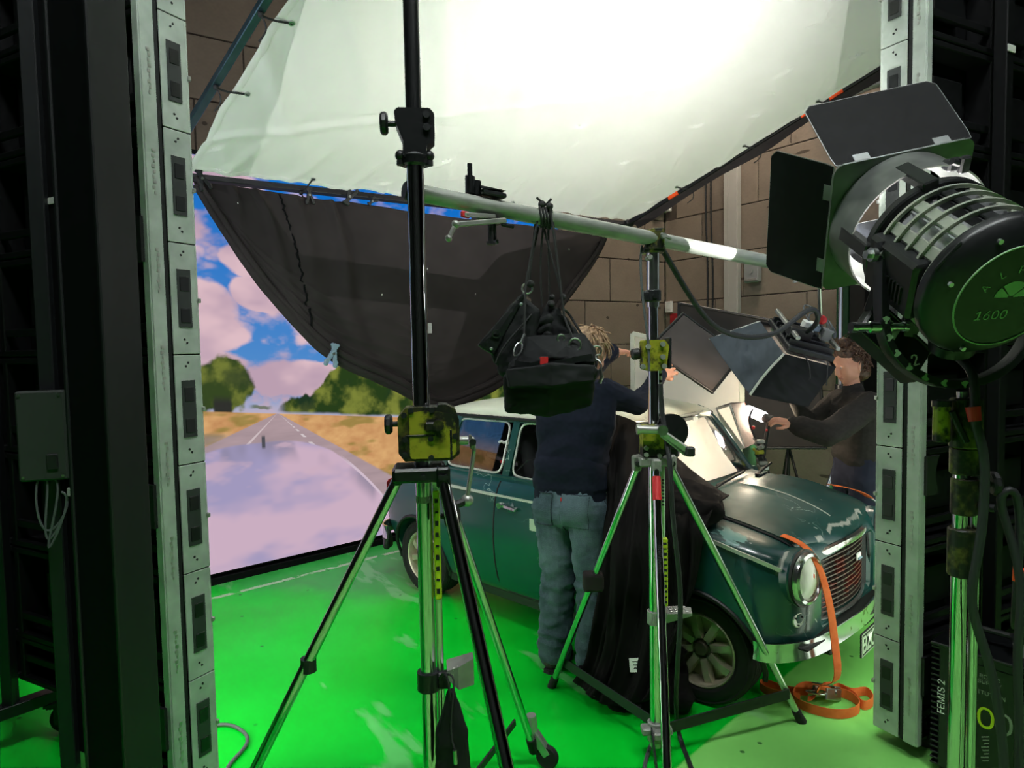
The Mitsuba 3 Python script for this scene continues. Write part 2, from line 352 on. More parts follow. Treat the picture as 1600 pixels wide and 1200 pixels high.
# ---------------------------------------------------------------- big LED wall with the road picture
SP = V(-2.115, 4.674, 0); SN = V(-FD[1], FD[0], 0)
def road_picture(p, n, uv):
    t = (p.x - SP[0]) * FD[0] + (p.y - SP[1]) * FD[1]; z = p.z - .045
    z0 = z
    n3 = lambda a, b, o=4, k=0.: fbm(t * a + k, z0 * b + k, k, o)
    h = 1.131; zr = z; z = z + .11 * (t - .526)
    up = dr.clip((z - h) / 1.7, 0, 1)
    sky = mix((.22, .50, .85), (.002, .20, .74), dr.power(dr.maximum(up, 1e-4), .40))
    def puff(ct, cz, a, b, k): 
        q = dr.square((t - ct) / a) + dr.square((z - cz) / b)
        return dr.maximum(0, 1 - q) * 1.15 + 1.45 * (n3(3.4, 4.8, 5, k) - .60)
    cl = dr.maximum(dr.maximum(puff(.02, 1.80, .42, .27, 3.), puff(.44, 2.00, .26, .14, 7.)), dr.maximum(puff(.33, 2.22, .22, .14, 9.), puff(.62, 1.38, .62, .19, 5.)))
    cl = dr.maximum(cl, dr.maximum(puff(-.1, 1.50, .5, .14, 2.), puff(2.9, 2.3, .8, .3, 4.))); cl = dr.maximum(cl, puff(1.5, 2.45, .5, .18, 8.)); cl = dr.maximum(cl, puff(.05, 2.78, .55, .12, 6.))
    cover = smoothstep(.06, .42, cl); shade = smoothstep(.35, .75, n3(2.4, 3.6, 4, 11.))
    c = mix(sky, mix((.98, .68, .74), (.66, .46, .58), shade), cover)
    c = mix(c, (.80, .62, .72), smoothstep(.16, 0, z - h) * .6)
    # trees
    leaf = mix((.025, .06, .012), (.26, .30, .05), smoothstep(.36, .74, n3(9, 9, 5, 1.))); leaf = mix(leaf, (.015, .04, .02), smoothstep(.5, .72, n3(4, 5, 4, 6.)) * .8)
    top = 1.165 + .42 * smoothstep(.56, 1.15, t) + .10 * smoothstep(1.1, 2.4, t) + .26 * (n3(7, 3.0, 5, 21.) - .48)
    line = smoothstep(.012, -.022, z - top) * smoothstep(.50, .60, t) * smoothstep(-.02, .012, z - h - .02 * n3(9, 1, 3, 2.))
    c = mix(c, leaf, line)
    q = dr.square((t - .15) / .20) + dr.square((z - 1.31) / .20) + dr.square((t - .0) / 9.)
    q2 = dr.square((t + .06) / .20) + dr.square((z - 1.27) / .17)
    tl = smoothstep(1.15, .75, dr.minimum(q, q2) + 1.2 * (n3(9, 9, 4, 31.) - .5)); c = mix(c, mix(leaf, (.10, .13, .03), .25), tl)
    c = mix(c, (.035, .035, .03), smoothstep(.075, .05, dr.abs(t - .13)) * smoothstep(1.09, 1.13, z) * smoothstep(1.26, 1.18, z))
    hedge = smoothstep(.018, .006, dr.abs(z - h - .03 - .02 * n3(20, 3, 3, 2.))) * smoothstep(.30, .36, t) * smoothstep(.50, .44, t); c = mix(c, (.12, .17, .06), hedge * .8)
    # ground
    g = mix((.66, .30, .12), (.98, .58, .24), n3(14, 22, 4, 41.)); g = mix(g, (.28, .24, .04), smoothstep(.5, .7, n3(4, 12, 3, 43.)) * .7)
    dn = dr.maximum(h - z, 1e-3); u = (t - .526) / dn
    road = smoothstep(-2.15, -2.0, u) * smoothstep(1.98, 1.86, u)
    rc = mix((.46, .34, .37), (.60, .44, .47), n3(5, 30, 4, 47.))
    rc = mix(rc, (.88, .74, .76), smoothstep(.07, .03, dr.abs(u + .98)) * .8)
    dash = smoothstep(-.1, .1, dr.sin(3.4 / dn)); rc = mix(rc, (.92, .82, .84), smoothstep(.10, .05, dr.abs(u - 1.2 + .25 * dn)) * dash * .8)
    gr = mix(g, rc, road); gr = mix(gr, mix((.34, .27, .30), (.5, .4, .42), n3(6, 20, 3, 4.)), smoothstep(-1.6, -2.4, u) * smoothstep(.14, .2, dn) * .6)
    c = mix(c, gr, smoothstep(.002, -.012, z - h + .05 * dr.maximum(t - .8, 0) * 0))
    # bonnet of the filming car mirrored sky
    z = zr
    bz = .925 - .20 * dr.square(dr.maximum(dr.abs(t - .36) - .12, 0)) / .36 - .19 * dr.maximum(t - .95, 0)
    m1 = n3(1.5, 3.4, 4, 51.); refl = mix((.47, .42, .68), (.80, .57, .72), smoothstep(.36, .62, m1 + .22 * (.6 - z)))
    refl = mix(refl, (.30, .27, .38), smoothstep(.20, .02, bz - z) * smoothstep(.42, .62, n3(4, 2, 3, 57.)) * .7)
    refl = mix(refl, (.80, .56, .68), smoothstep(.55, .75, n3(3.5, 9, 4, 63.)) * smoothstep(.4, .75, z) * .7)
    c = mix(c, refl, smoothstep(-.008, .012, bz - z)); c = mix(c, (.85, .68, .80), smoothstep(.02, .008, dr.abs(bz - z)) * smoothstep(1.0, 1.15, t))
    c = mix(c, (.10, .10, .12), smoothstep(.016, .010, dr.abs(t - .41)) * smoothstep(.06, .03, dr.abs(z - .925)))
    return c * SCREEN_L
t = thing('led_screen', 'tall LED wall behind the car showing a country road, trees and blue sky', 'screen')
RS = np.stack([FD, SN, V(0, 0, 1)], 1)
put('cabinet_back', move(box(4.6, .10, 2.95, (1.30, .085, 1.54), .004), SP, R=RS), 'black_paint', t)
k = lit_rect('display', SP + FD * 1.30 + V(0, 0, 1.53) + SN * .03, FD * 2.275, V(0, 0, 1.45), road_picture, 'screen_black', t)
put('base_rail', move(box(4.6, .16, .05, (1.30, .10, .025), .004), SP, R=RS), 'black_paint', t)

# ---------------------------------------------------------------- LED wings seen from behind
def wing_fill(p, n, uv):  # bright picture added on the unseen wing fronts as fill light
    g = fbm(p.x * 2, p.y * 2, p.z * 2, 4)
    low = mix((1.0, 1.25, .95), (1.4, 1.5, 1.25), g); sky = mix((.30, .40, .48), (.60, .52, .54), smoothstep(.4, .6, fbm(p.x * 1.2, p.y * 1.2, p.z * 1.6, 4)))
    return mix(low, sky, smoothstep(.95, 1.25, p.z + .2 * g)) * WING_L * dr.select(p.x > 0, .42, 1.)
MODH = .386
def caster(parent, P, rz):
    M = lambda m: move(m, P, rz)
    t = put('swivel_caster', [M(box(.06, .06, .02, (0, 0, .128), .003)), M(cyl((0, 0, .12), (0, 0, .15), .018, 12))], 'black_metal', parent)
    put('wheel', M(move(lathe([(0, -.022), (.045, -.022), (.058, -.014), (.06, 0), (.058, .014), (.045, .022), (0, .022)], 28), (.03, 0, .06), R=frame((0, 1, 0)))), 'rubber', t)
    put('fork', [M(box(.07, .006, .08, (.02, .03, .085), .002)), M(box(.07, .006, .08, (.02, -.03, .085), .002)), M(box(.08, .07, .012, (0, 0, .128), .003)), M(cyl((.03, -.036, .06), (.03, .036, .06), .01, 12))], 'black_metal', t)
    put('brake_pedal', M(box(.05, .045, .012, (.085, 0, .10), .004)), 'black_plastic', t)
    put('mount_plate', M(box(.10, .09, .016, (0, 0, .142), .003)), 'black_metal', t)
def wing(label, O, A, NB, z0, ncol, nrow, side):
    """O front edge at the gap; A runs away from the gap; NB points to the back"""
    t = thing('led_wing', label, 'LED wall'); R = np.stack([A, NB, V(0, 0, 1)], 1)
    if np.linalg.det(R) < 0:
        fix = lambda m: (lambda q: (q.invert(), q)[1])(xf(m, mat4(R, O)))
    else: fix = lambda m: xf(m, mat4(R, O))
    cw = .5
    ey = V(0, 0, nrow * MODH / 2); ex = A * ncol * cw / 2; ex = ex if np.dot(np.cross(ex, ey), NB) < 0 else -ex
    nc = min(ncol, 1) if side < 0 else ncol; ex = ex * nc / ncol
    lit_rect('lit_face', O + A * nc * cw / 2 + V(0, 0, z0 + nrow * MODH / 2) + NB * .004, ex, ey, wing_fill, 'screen_black', t)
    if nc < ncol: lit_rect('lit_face', O + A * (nc + ncol) * cw / 2 + V(0, 0, z0 + nrow * MODH / 2 + .105) + NB * .004, ex * (ncol - nc) / nc, ey - V(0, 0, .105), wing_fill, 'screen_black', t)
    cab = holder = None
    for r in range(nrow):
        z = z0 + r * MODH
        for c in range(ncol):
            x = c * cw; z = z0 + r * MODH; hh = MODH
            if side < 0 and c >= 1 and r == 0: z += .21; hh -= .21
            cb = put('cabinet', fix(cat_(box(cw - .004, .05, hh - .003, (x + cw / 2, .040, z + hh / 2), .004),
                 *[box(cw - .01, .10, .025, (x + cw / 2, .115, z + hh * q), .004) for q in (.04, .96)], *[box(.03, .10, hh - .01, (x + cw * q, .115, z + hh / 2), .004) for q in (.075, .93)])), 'wing_black', t, smooth=False)
            put('power_box', fix(box(.20, .05, .16, (x + cw * .5, .09, z + MODH * .52), .006)), 'wing_black', cb)
            put('cross_brace', fix(box(cw - .06, .02, .03, (x + cw / 2, .15, z + MODH * .25), .003)), 'wing_black', cb)
    for r in range(nrow):
        z = z0 + r * MODH
        e = put('edge_plate', fix(cat_(box(.006, .098, MODH - .004, (-.004, .062, z + MODH / 2), .001), box(.012, .010, MODH - .004, (-.002, .010, z + MODH / 2), .002))), 'galvanised', t, smooth=False)
        sp = put('latch_plate', fix(plate3([(-.008, .036, z + .095), (-.008, .088, z + .095), (-.008, .088, z + .295), (-.008, .036, z + .295)], .006)), 'latch_grey', e, smooth=False)
        for q in (.135, .245): put('latch_recess', fix(box(.004, .036, .050, (-.0112, .062, z + q), .001)), 'black_satin', e, smooth=False)
        for q in (.04, .052, .345, .357): put('screw_hole', fix(cyl((-.0085, .062 + (.006 if q in (.052, .345) else -.004), z + q), (-.0065, .062 + (.006 if q in (.052, .345) else -.004), z + q), .0042, 8)), 'ink', e, smooth=False)
        put('edge_clip', fix(box(.02, .012, .016, (-.006, .006, z + .19), .002)), 'dull_alu', e, smooth=False)
    put('shadow_gap', fix(box(.01, .016, nrow * MODH, (.004, .122, z0 + nrow * MODH / 2))), 'ink', t, smooth=False)
    fl = put('rear_flange', fix(cat_(box(.01, .050, nrow * MODH, (-.005, .158, z0 + nrow * MODH / 2), .002), box(.03, .006, nrow * MODH, (.010, .184, z0 + nrow * MODH / 2), .001))), 'galvanised', t, smooth=False)
    st = [box(.003, .006 + .003 * (i % 3), .010, (-.0112, .155 + .004 * (i % 2), z0 + .12 + i * .0175 + .17 * (i // 9)), 0) for i in range(int(nrow * MODH / .33) * 9) if z0 + .12 + i * .0175 + .17 * (i // 9) < z0 + nrow * MODH - .03]
    put('stamped_mark', fix(cat_(*st)), 'dull_alu', fl, kind='stuff', smooth=False)
    for z in (.34, 1.12, 2.02):
        a = np.linspace(-1, 1, 9); pr = [(.0, -.075), (.0, .075)] + [(.055 + .022 * (abs(q) ** 2), .075 * q) for q in a[::-1]]
        put('connector', fix(xf(plate([(x_, y_) for x_, y_ in pr], .012), mat4(np.stack([V(1, 0, 0), V(0, 0, 1), V(0, -1, 0)], 1), (.012, .20, z)))), 'black_plastic', t, smooth=False)
    return t, fix
AL, NL = nrm(V(-.886, .463, 0)), nrm(V(-.463, -.886, 0)); AR, NRr = nrm(V(.886, .463, 0)), nrm(V(.463, -.886, 0))
OL = V(*(-1.116, 2.450, 0.121)); OL[2] = 0; OR_ = V(*(1.459, 2.720, 0.063)); OR_[2] = 0
wl, fxl = wing('left black LED wall wing seen from behind, with slotted aluminium edge', OL, AL, NL, .09, 3, 8, -1)
wr, fxr = wing('right black LED wall wing seen from behind, with slotted aluminium edge', OR_, AR, NRr, .06, 4, 8, 1)
put('base_beam', fxr(box(.30, .14, .04, (.22, .26, .175), .004)), 'black_metal', wr)
for x in (.42, 1.22): put('back_upright', fxl(box(.05, .05, 2.9, (x, .225, 1.63), .004)), 'wing_black', wl)
for x in (.42, 1.0): put('back_upright', fxr(box(.05, .05, 2.9, (x, .225, 1.63), .004)), 'wing_black', wr)
put('maker_plate', fxl(box(.06, .004, .022, (.42, .253, 2.18))), 'white_plastic', wl, label='small pale label'); put('maker_plate', fxr(box(.05, .004, .026, (.42, .253, 2.75))), 'white_plastic', wr, label='small pale label')
put('maker_plate', fxr(box(.05, .004, .026, (1.0, .253, 2.35))), 'white_plastic', wr, label='small pale label')
cb0, cb1 = V(*(-2.185, 2.658, 0.175)), V(*(-1.976, 2.905, 0.175))
cart = thing('wheeled_cart', 'low black wheeled cart frame with a braked caster at the lower left edge', 'cart')
put('beam', obox(cb0, cb1, .06, .05), 'black_metal', cart); put('cross_beam', obox(cb1 + V(0, 0, 0), cb1 + V(-.35, .22, 0), .05, .045), 'black_metal', cart); put('upright', [obox(cb1 + (cb0 - cb1) * q + V(0, 0, .02), cb1 + (cb0 - cb1) * q + V(0, 0, .20 if q < .2 else 2.6), .045, .045, (1, 0, 0)) for q in (.02, .62)], 'black_metal', cart)
caster(cart, cb1 + (cb0 - cb1) * .12 - V(0, 0, .172), .6); caster(wr, V(*(1.613, 2.685, 0.000)), -.9)

# ---------------------------------------------------------------- overhead frame with the white cloth
mat('white_cloth', '#e9e9e4', .9, 0, .1)
mat('black_cloth', lambda p, n, uv: mix(lin('#2d292a'), lin('#393435'), fbm(p.x * 6, p.y * 6, p.z * 6, 4)), .9, 0, .1, sheen=.3)
mat('frame_tube', grain(9, '#33474f', '#4d636c'), .35, .7)
SU = nrm(V(.84, .542, 0)); SV = nrm(V(.722, -.692, .379)); SNn = nrm(np.cross(SU, SV)); SNn = SNn if SNn[2] < 0 else -SNn
S0 = V(-2.061, 4.10, 2.697); SL, SW = 3.70, 3.70
SP_ = lambda a, b, o=0.: S0 + SU * a + SV * b + SNn * o
t = thing('overhead_frame', 'large square tube frame tilted over the car, carrying the white cloth', 'frame')
for nm, a, b, m in (('lower_tube', SP_(-.02, 0), SP_(SL + .02, 0), 'black_metal'), ('side_tube', SP_(0, 0), SP_(0, SW), 'frame_tube'), ('side_tube', SP_(SL, 0), SP_(SL, SW), 'black_metal'), ('upper_tube', SP_(0, SW), SP_(SL, SW), 'frame_tube')):
    k = put(nm, obox(a, b, .040, .040, SNn, .004), m, t)
    if nm == 'side_tube' and m == 'black_metal':
        for q, w in ((.45, .10), (1.62, .09), (1.83, .10)): put('tape_band', obox(SP_(SL, q), SP_(SL, q + w), .044, .044, SNn), 'orange_tape', k, label='orange tape')
for a, b in ((0, 0), (SL, 0), (0, SW), (SL, SW)): put('corner_block', xf(box(.09, .09, .05, b=.006), mat4(np.stack([SU, nrm(np.cross(SNn, SU)), SNn], 1), SP_(a, b))), 'black_metal', t)
nu, nv = 200, 200
uu, vv = np.meshgrid(np.linspace(0, 1, nu), np.linspace(0, 1, nv), indexing='ij')
edge = np.minimum.reduce([uu, 1 - uu, vv, 1 - vv])
scal = lambda x, k: .05 * np.abs(np.sin(np.pi * k * x))
A_ = .085 + (SL - .15) * uu; B_ = .10 + (SW - .16) * vv
A_ = A_ + (1 - uu) ** 8 * .014 * np.abs(np.sin(np.pi * vv * 6)) + .045 * (1 - vv) ** 6 * (1 - 2 * uu); B_ = B_ + (1 - vv) ** 8 * .022 * np.abs(np.sin(np.pi * uu * 8))
g2 = np.stack([uu, vv, 0 * uu], -1)
O_ = .07 * np.sin(np.pi * uu) * np.sin(np.pi * vv) + .012 * fb(g2, 5, 4, 3) + .010 * (np.abs(fb(g2 * V(1, 1.6, 1), 9, 4, 12)) - .12)
th_ = uu * .8 + vv * .55
O_ += .012 * np.exp(-((np.mod(th_ * 9 + .25 * fb(g2, 3, 3, 5), 1) - .5) / .12) ** 2) * (meshkit.fbm(g2 * 6, 3, 9) > .47)
O_ += .020 * np.exp(-((vv - .55 * (uu + .05) - .06 + .02 * fb(g2, 8, 2, 1)) / .012) ** 2) * np.exp(-uu * 3.2) + .012 * np.exp(-((uu - .42 * (1 - vv) * .4 - .08) / .02) ** 2) * np.exp(-vv * 6)
for i in range(9):
    c0 = (i + .5) / 9; ang = math.atan(.6 * (c0 - .5) * 2)
    O_ += .016 * np.exp(-((uu - c0 + vv * np.tan(ang * .6)) / .012) ** 2) * np.exp(-vv * 9)
G = S0 + SU * A_[..., None] + SV * B_[..., None] + SNn * (O_ + .012)[..., None]
cl = thing('white_cloth', 'huge white diffusion cloth stretched in the tilted overhead frame, lit brightly', 'cloth')
put('fabric', sheet(G, .0025), 'white_cloth', cl, smooth=True)
# hem and eyelet cords along the visible sides
put('hem', [sweep(G[i], [(-.018, -.004), (.018, -.004), (.018, .004), (-.018, .004)], SNn) for i in (0, nu - 1)] + [sweep(G[:, 0], [(-.018, -.004), (.018, -.004), (.018, .004), (-.018, .004)], SNn)], 'white_cloth', cl, smooth=True)
def tie(G0, T0, s):
    k = put('tie_cord', [tube(smooth_path([G0, (G0 * .5 + T0 * .5) + V(0, 0, -.02), T0 + SNn * .028, T0 - SNn * .03], 14), .005, 6), tube(smooth_path([T0 + SNn * .03, T0 + SNn * .05 + V(.02, 0, -.05), T0 + SNn * .03 + V(-.02, .02, -.11)], 8), .004, 6), ball(T0 + SNn * .03, .014, 1)], 'cord', cl)
    put('eyelet', xf(lathe([(.006, -.004), (.014, -.004), (.014, .004), (.006, .004), (.006, -.004)], 14), mat4(frame(SNn), G0)), 'steel', k)
for q in (42, 72, 104, 138, 172): tie(G[3, q] + SNn * .006, SP_(0, B_[0, q] + .02), 1)
for q in (30, 64, 96, 128, 160): tie(G[-4, q] + SNn * .006, SP_(SL, B_[0, q] + .02), 1)
for q in (40, 88, 128): tie(G[q, 3] + SNn * .006, SP_(A_[q, 0], 0), 1)
t = thing('black_edge_strip', 'narrow black cloth strip hanging along the right edge of the white cloth', 'cloth')
e = np.linspace(.02, 1, 70); top = np.stack([SP_(SL - .02, SW * q, .03) for q in e]); low = np.stack([SP_(SL + .012 + .006 * math.sin(q * 40), SW * q, .075 + .012 * math.sin(q * 23)) for q in e])
put('fabric', sheet(np.stack([top, (top + low) / 2 + .006, low], 1), .003), 'black_cloth', t, smooth=True)

# ---------------------------------------------------------------- black cloth clipped under the frame
hemp = np.array([(-1.908, 4.198, 2.642), (-1.826, 4.251, 2.474), (-1.756, 4.297, 2.339), (-1.607, 4.393, 2.067), (-1.451, 4.494, 1.847), (-1.289, 4.598, 1.642), (-1.067, 4.741, 1.486), (-0.830, 4.894, 1.356), (-0.575, 5.059, 1.212), (-0.369, 5.192, 1.250), (-0.151, 5.333, 1.346), (0.108, 5.500, 1.600), (0.441, 5.714, 2.051), (0.628, 5.835, 2.283), (0.779, 5.932, 2.543)])
topp = np.array([(-1.916, 4.193, 2.664), (-1.779, 4.282, 2.662), (-1.675, 4.349, 2.656), (-1.538, 4.437, 2.649), (-1.374, 4.543, 2.636), (-1.224, 4.640, 2.629), (-1.093, 4.724, 2.635), (-0.879, 4.863, 2.619), (-0.714, 4.969, 2.610), (-0.498, 5.108, 2.600), (-0.246, 5.271, 2.596), (0.024, 5.445, 2.592), (0.339, 5.648, 2.586), (0.591, 5.811, 2.571), (0.798, 5.944, 2.561)])
CN = V(SU[1], -SU[0], 0)          # towards the viewer's side
def resample(p, n): 
    p = smooth_path(p, 400); d = np.r_[0, np.cumsum(np.linalg.norm(np.diff(p, axis=0), axis=1))]; q = np.linspace(0, d[-1], n)
    return np.stack([np.interp(q, d, p[:, k]) for k in range(3)], 1)
nu, nv = 220, 90
tp = np.stack([np.interp(np.linspace(0, 1, nu), np.linspace(0, 1, len(topp)), topp[:, k]) for k in range(3)], 1)
hp = smooth_path(hemp, nu); hp = np.stack([np.interp(np.linspace(0, 1, nu), np.linspace(0, 1, nu), hp[:, k]) for k in range(3)], 1)
w = np.linspace(0, 1, nv)[None, :, None]
D = tp[:, None] * (1 - w) + hp[:, None] * w
uu, vv = np.meshgrid(np.linspace(0, 1, nu), np.linspace(0, 1, nv), indexing='ij'); g2 = np.stack([uu * 4, vv * 2, 0 * uu], -1)
off = .05 + .07 * np.sin(np.pi * vv) ** .9 * np.sin(np.pi * np.clip(uu, 0, 1)) + .03 * fb(g2, 1.2, 3, 2)
for c0, wd, am, sl in ((.10, .012, .022, .05), (.17, .010, .03, .10), (.265, .016, .03, .06), (.36, .012, .045, .03), (.375, .01, -.02, .05), (.50, .03, .02, -.05), (.62, .02, .016, -.1), (.80, .02, .02, -.1)):
    off += am * np.exp(-((uu - c0 - sl * vv - .008 * np.sin(vv * 7)) / (wd * (1 + 1.2 * vv))) ** 2) * (1 - .6 * vv)
for k in range(5): off += .024 * np.exp(-((vv - .93 + .07 * k + .03 * np.sin(uu * 9 + k)) / .022) ** 2) * np.clip(1 - np.abs(uu - .34) / .4, 0, 1) * (1 - k * .15)
D = D + CN * off[..., None]
t = thing('black_hanging_cloth', 'wide black cloth clipped along the lower frame tube, its hem sagging over the car', 'cloth')
put('fabric', sheet(D, .004), 'black_cloth', t, smooth=True)
hem = D[:, -1] + CN * .012; rad = .022 + .016 * np.sin(np.linspace(0, np.pi, nu)) + .006 * fb(np.stack([np.linspace(0, 30, nu), 0 * np.zeros(nu), 0 * np.zeros(nu)], 1), 1, 2)
put('rolled_hem', [tube(hem, rad, 10), tube(hem + V(0, 0, .045) + CN * (.018 + .01 * np.sin(np.linspace(0, 20, nu)))[:, None], rad * .7, 8)], 'black_cloth', t, smooth=True)
sl_ = np.array([D[int(nu * (.235 + .055 * q)), int((nv - 1) * q * .93)] + CN * .006 for q in np.linspace(.02, 1, 50)])
put('torn_seam', tube(sl_ + .006 * rng.standard_normal((50, 3)), .006, 6), 'black_paint', t)
def on_cloth(i, j, o=.004): return D[int(i * (nu - 1)), int(j * (nv - 1))] + CN * o
R_ = np.stack([SU, V(0, 0, 1), CN], 1)
put('patch', move(box(.055, .075, .004, b=.001), on_cloth(.535, .60, .012), R=R_), 'grey_plastic', t, label='small grey patch')
lint = [move(box(.004, .011, .002), on_cloth(*q), R=R_) for q in ((.12, .3), (.57, .30), (.66, .45), (.88, .35), (.45, .5))]
put('lint', lint, 'label_white', t, kind='stuff', smooth=False)
def spring_clamp(P, n, up, sc, m, label, group=None, tip='black_plastic'):
    R = np.stack([np.cross(up, n), up, n], 1); M = lambda q: xf(q, mat4(R * sc, P)); t = thing('spring_clamp', label, 'clamp', group)
    for s in (-1, 1):
        h = hull([(s * .008 - .012, -.05, z) for z in (-.012, .012)] + [(s * .008 + .012, -.05, z) for z in (-.012, .012)] + [(s * -.030 - .010, .07, z) for z in (-.009, .009)] + [(s * -.030 + .010, .07, z) for z in (-.009, .009)] + [(0, -.005, z) for z in (-.013, .013)])
        k = put('handle', M(h), m, t); put('grip', M(ball((s * -.031, .068, 0), .013, 1, (1, 1, 1)) if False else box(.024, .04, .024, (s * -.028, .055, 0), .006)), tip, k)
    put('pivot', M(cyl((0, .0, -.016), (0, .0, .016), .009, 12)), 'steel', t); put('jaw', M(box(.05, .018, .026, (0, -.052, 0), .005)), tip, t)
mat('blue_grey', '#7d93a6', .4)
spring_clamp(V(*(-1.253, 4.621, 1.611)) + CN * .14, CN, nrm(V(-.25, -.1, -1)), 1.15, 'blue_grey', 'blue grey spring clamp pinching the lower hem of the black cloth', tip='blue_grey')
spring_clamp(V(*(-1.880, 4.217, 2.676)) + CN * .09, CN, nrm(SU * .35 + V(0, 0, -1)), .95, 'black_plastic', 'black spring clamp at the left end of the black cloth')
spring_clamp(V(*(-1.342, 4.564, 2.644)) + CN * .09, CN, nrm(SU * .1 + V(0, 0, -1)), .80, 'black_plastic', 'black spring clamp pointing down beside the seam of the black cloth')
spring_clamp(V(*(-1.119, 4.708, 2.658)) + CN * .10, nrm(CN), nrm(SU * .55 + V(0, 0, 1)), 1.0, 'black_plastic', 'black spring clamp standing up on the top edge of the black cloth')
spring_clamp(V(*(-0.977, 4.799, 2.648)) + CN * .08, nrm(CN), nrm(SU * .7 + V(0, 0, .6)), .6, 'black_plastic', 'small black spring clamp right of the upright clamp on the black cloth')

# ---------------------------------------------------------------- wind-up stands and the scaffold tube
Z3 = V(0, 0, 1)
def leg(t, a, b, r, tip='rubber', m='chrome'):
    a, b = V(*a), V(*b); d = nrm(b - a); k = put('leg', cyl(a, b - d * .03, r, 18), m, t); put('foot_tip', cyl(b - d * .07, b, r * 1.25, 14, r * 1.45), tip, k); return k
def knob(t, c, d, m='black_plastic', R=.03, L=.05):
    c, d = V(*c), nrm(d); put('knob', [cyl(c, c + d * L, .008, 10), cyl(c + d * L, c + d * (L + .022), R, 10, chamfer=.006)], m, t)
X0, Y0 = -.268, 2.0; B0 = V(X0, Y0, 0); up0 = lambda z: B0 + Z3 * z
vx = nrm(V(1, .12, 0)); vy = V(-vx[1], vx[0], 0); MS = np.stack([vx, vy, Z3], 1)       # stand axes: right, away, up
M0 = lambda m: xf(m, mat4(MS, B0))
ms = thing('wind_up_stand', 'foreground wind-up stand with black and yellow winch, before the road screen', 'stand')
put('column', [cyl(up0(.12), up0(1.30), .0235, 24)], 'chrome', ms); put('column', cyl(up0(1.28), up0(2.20), .0245, 24), 'chrome', ms); put('column', cyl(up0(2.18), up0(2.95), .0225, 24), 'black_satin', ms)
put('guide_tube', M0(cyl((.036, .0, .25), (.036, 0, 1.27), .0105, 14)), 'chrome', ms)
g = put('warning_strip', M0(box(.020, .022, .33, (.036, -.003, 1.055), .004)), 'yellow_label', ms, label='yellow green strip printed with small signs')
for i in range(9): put('print', M0(box(.010, .002, [.012, .006, .014][i % 3], (.036, -.0148, 1.19 - i * .034), 0)), 'ink', g, smooth=False)
put('paper_label', M0(box(.022, .024, .026, (.036, -.003, 1.243), .002)), 'label_white', ms)
put('band_label', cyl(up0(1.185), up0(1.205), .0242, 24), 'grey_plastic', ms)
# upper collar with knob
uc = put('upper_collar', M0(cat_(move(plate([(-.052, .045), (-.03, -.01), (-.03, -.055), (.03, -.055), (.035, -.02), (.058, .0), (.058, .07), (.045, .085), (-.045, .085), (-.055, .075)], .075, .008), (0, .040, 2.235), R=np.stack([V(1, 0, 0), Z3, V(0, -1, 0)], 1)), lathe([(.026, 2.165), (.042, 2.168), (.044, 2.19), (.034, 2.20), (.034, 2.235), (.026, 2.24)], 26))), 'black_satin', ms)
for s in (-1, 1): put('clamp_bolt', M0(cat_(ball((s * .040, -.012, 2.192), .016, 2), cyl((s * .040, -.012, 2.165), (s * .040, -.012, 2.178), .012, 8))), 'black_metal', uc)
for z in (2.265, 2.30): put('clamp_bolt', M0(cyl((.036, -.036, z), (.036, -.044, z), .011, 8)), 'black_metal', uc)
knob(uc, B0 + MS @ V(-.052, 0, 2.285), MS @ V(-1, 0, 0), 'black_plastic', .032, .022)
# winch housing
wp = [(-.068, -.045), (-.068, .058), (-.045, .085), (.045, .085), (.047, .092), (.07, .092), (.098, .078), (.108, .045), (.108, -.052), (.085, -.070), (-.05, -.070)]
RF = np.stack([V(1, 0, 0), Z3, V(0, -1, 0)], 1)
wh = put('winch_housing', M0(move(cat_(plate(wp, .095, .006)), (0, .045, 1.385), R=RF)), 'black_yellow', ms)
put('cover_plate', M0(cat_(move(plate([(-.035, -.062), (-.035, .07), (.02, .078), (.09, .065), (.098, .03), (.098, -.05), (.08, -.062)], .004, .01), (0, -.050, 1.385), R=RF))), 'yellow_black', wh, label='scratched yellow paint')
for x, z in ((-.05, .065), (-.05, -.05), (-.048, -.005), (.025, -.005), (.025, -.06), (.095, .0), (-.03, .078), (.03, .078)): put('bolt', M0(cyl((x, -.048, 1.385 + z), (x, -.060, 1.385 + z), .0085, 8)), 'black_metal', wh, smooth=False)
put('shaft_boss', M0(cat_(cyl((.048, -.05, 1.42), (.048, -.075, 1.42), .016, 14), box(.045, .012, .028, (.03, -.058, 1.415), .006))), 'black_yellow', wh)
put('ridge', M0(cat_(box(.006, .006, .09, (.083, -.054, 1.36), .002), box(.085, .005, .005, (-.005, -.054, 1.39), .001))), 'black_metal', wh)
knob(wh, B0 + MS @ V(-.068, 0, 1.42), MS @ V(-1, 0, 0), 'black_plastic', .030, .018)
cr = put('crank', M0(cat_(cyl((.10, .0, 1.365), (.135, 0, 1.365), .013, 14), hull([(.138, y, 1.365 + .017 * math.sin(a)) for y in (-.015, .008) for a in (1.2, -1.2)] + [(.154, y, 1.345) for y in (-.02, .012)] + [(.145, y, 1.38) for y in (-.02, .012)] + [(.142, y, 1.34) for y in (-.02, .012)]), obox(V(.148, -.004, 1.375), V(.152, -.004, 1.33), .030, .012, (1, 0, 0), .004), obox(V(.152, -.004, 1.335), V(.128, -.004, 1.19), .022, .012, (1, 0, 0), .004), ball((.128, -.004, 1.185), .019, 2))), 'dull_alu', ms)
put('crank_bolt', M0(cyl((.148, -.004, 1.362), (.148, -.026, 1.362), .010, 8)), 'black_metal', cr)
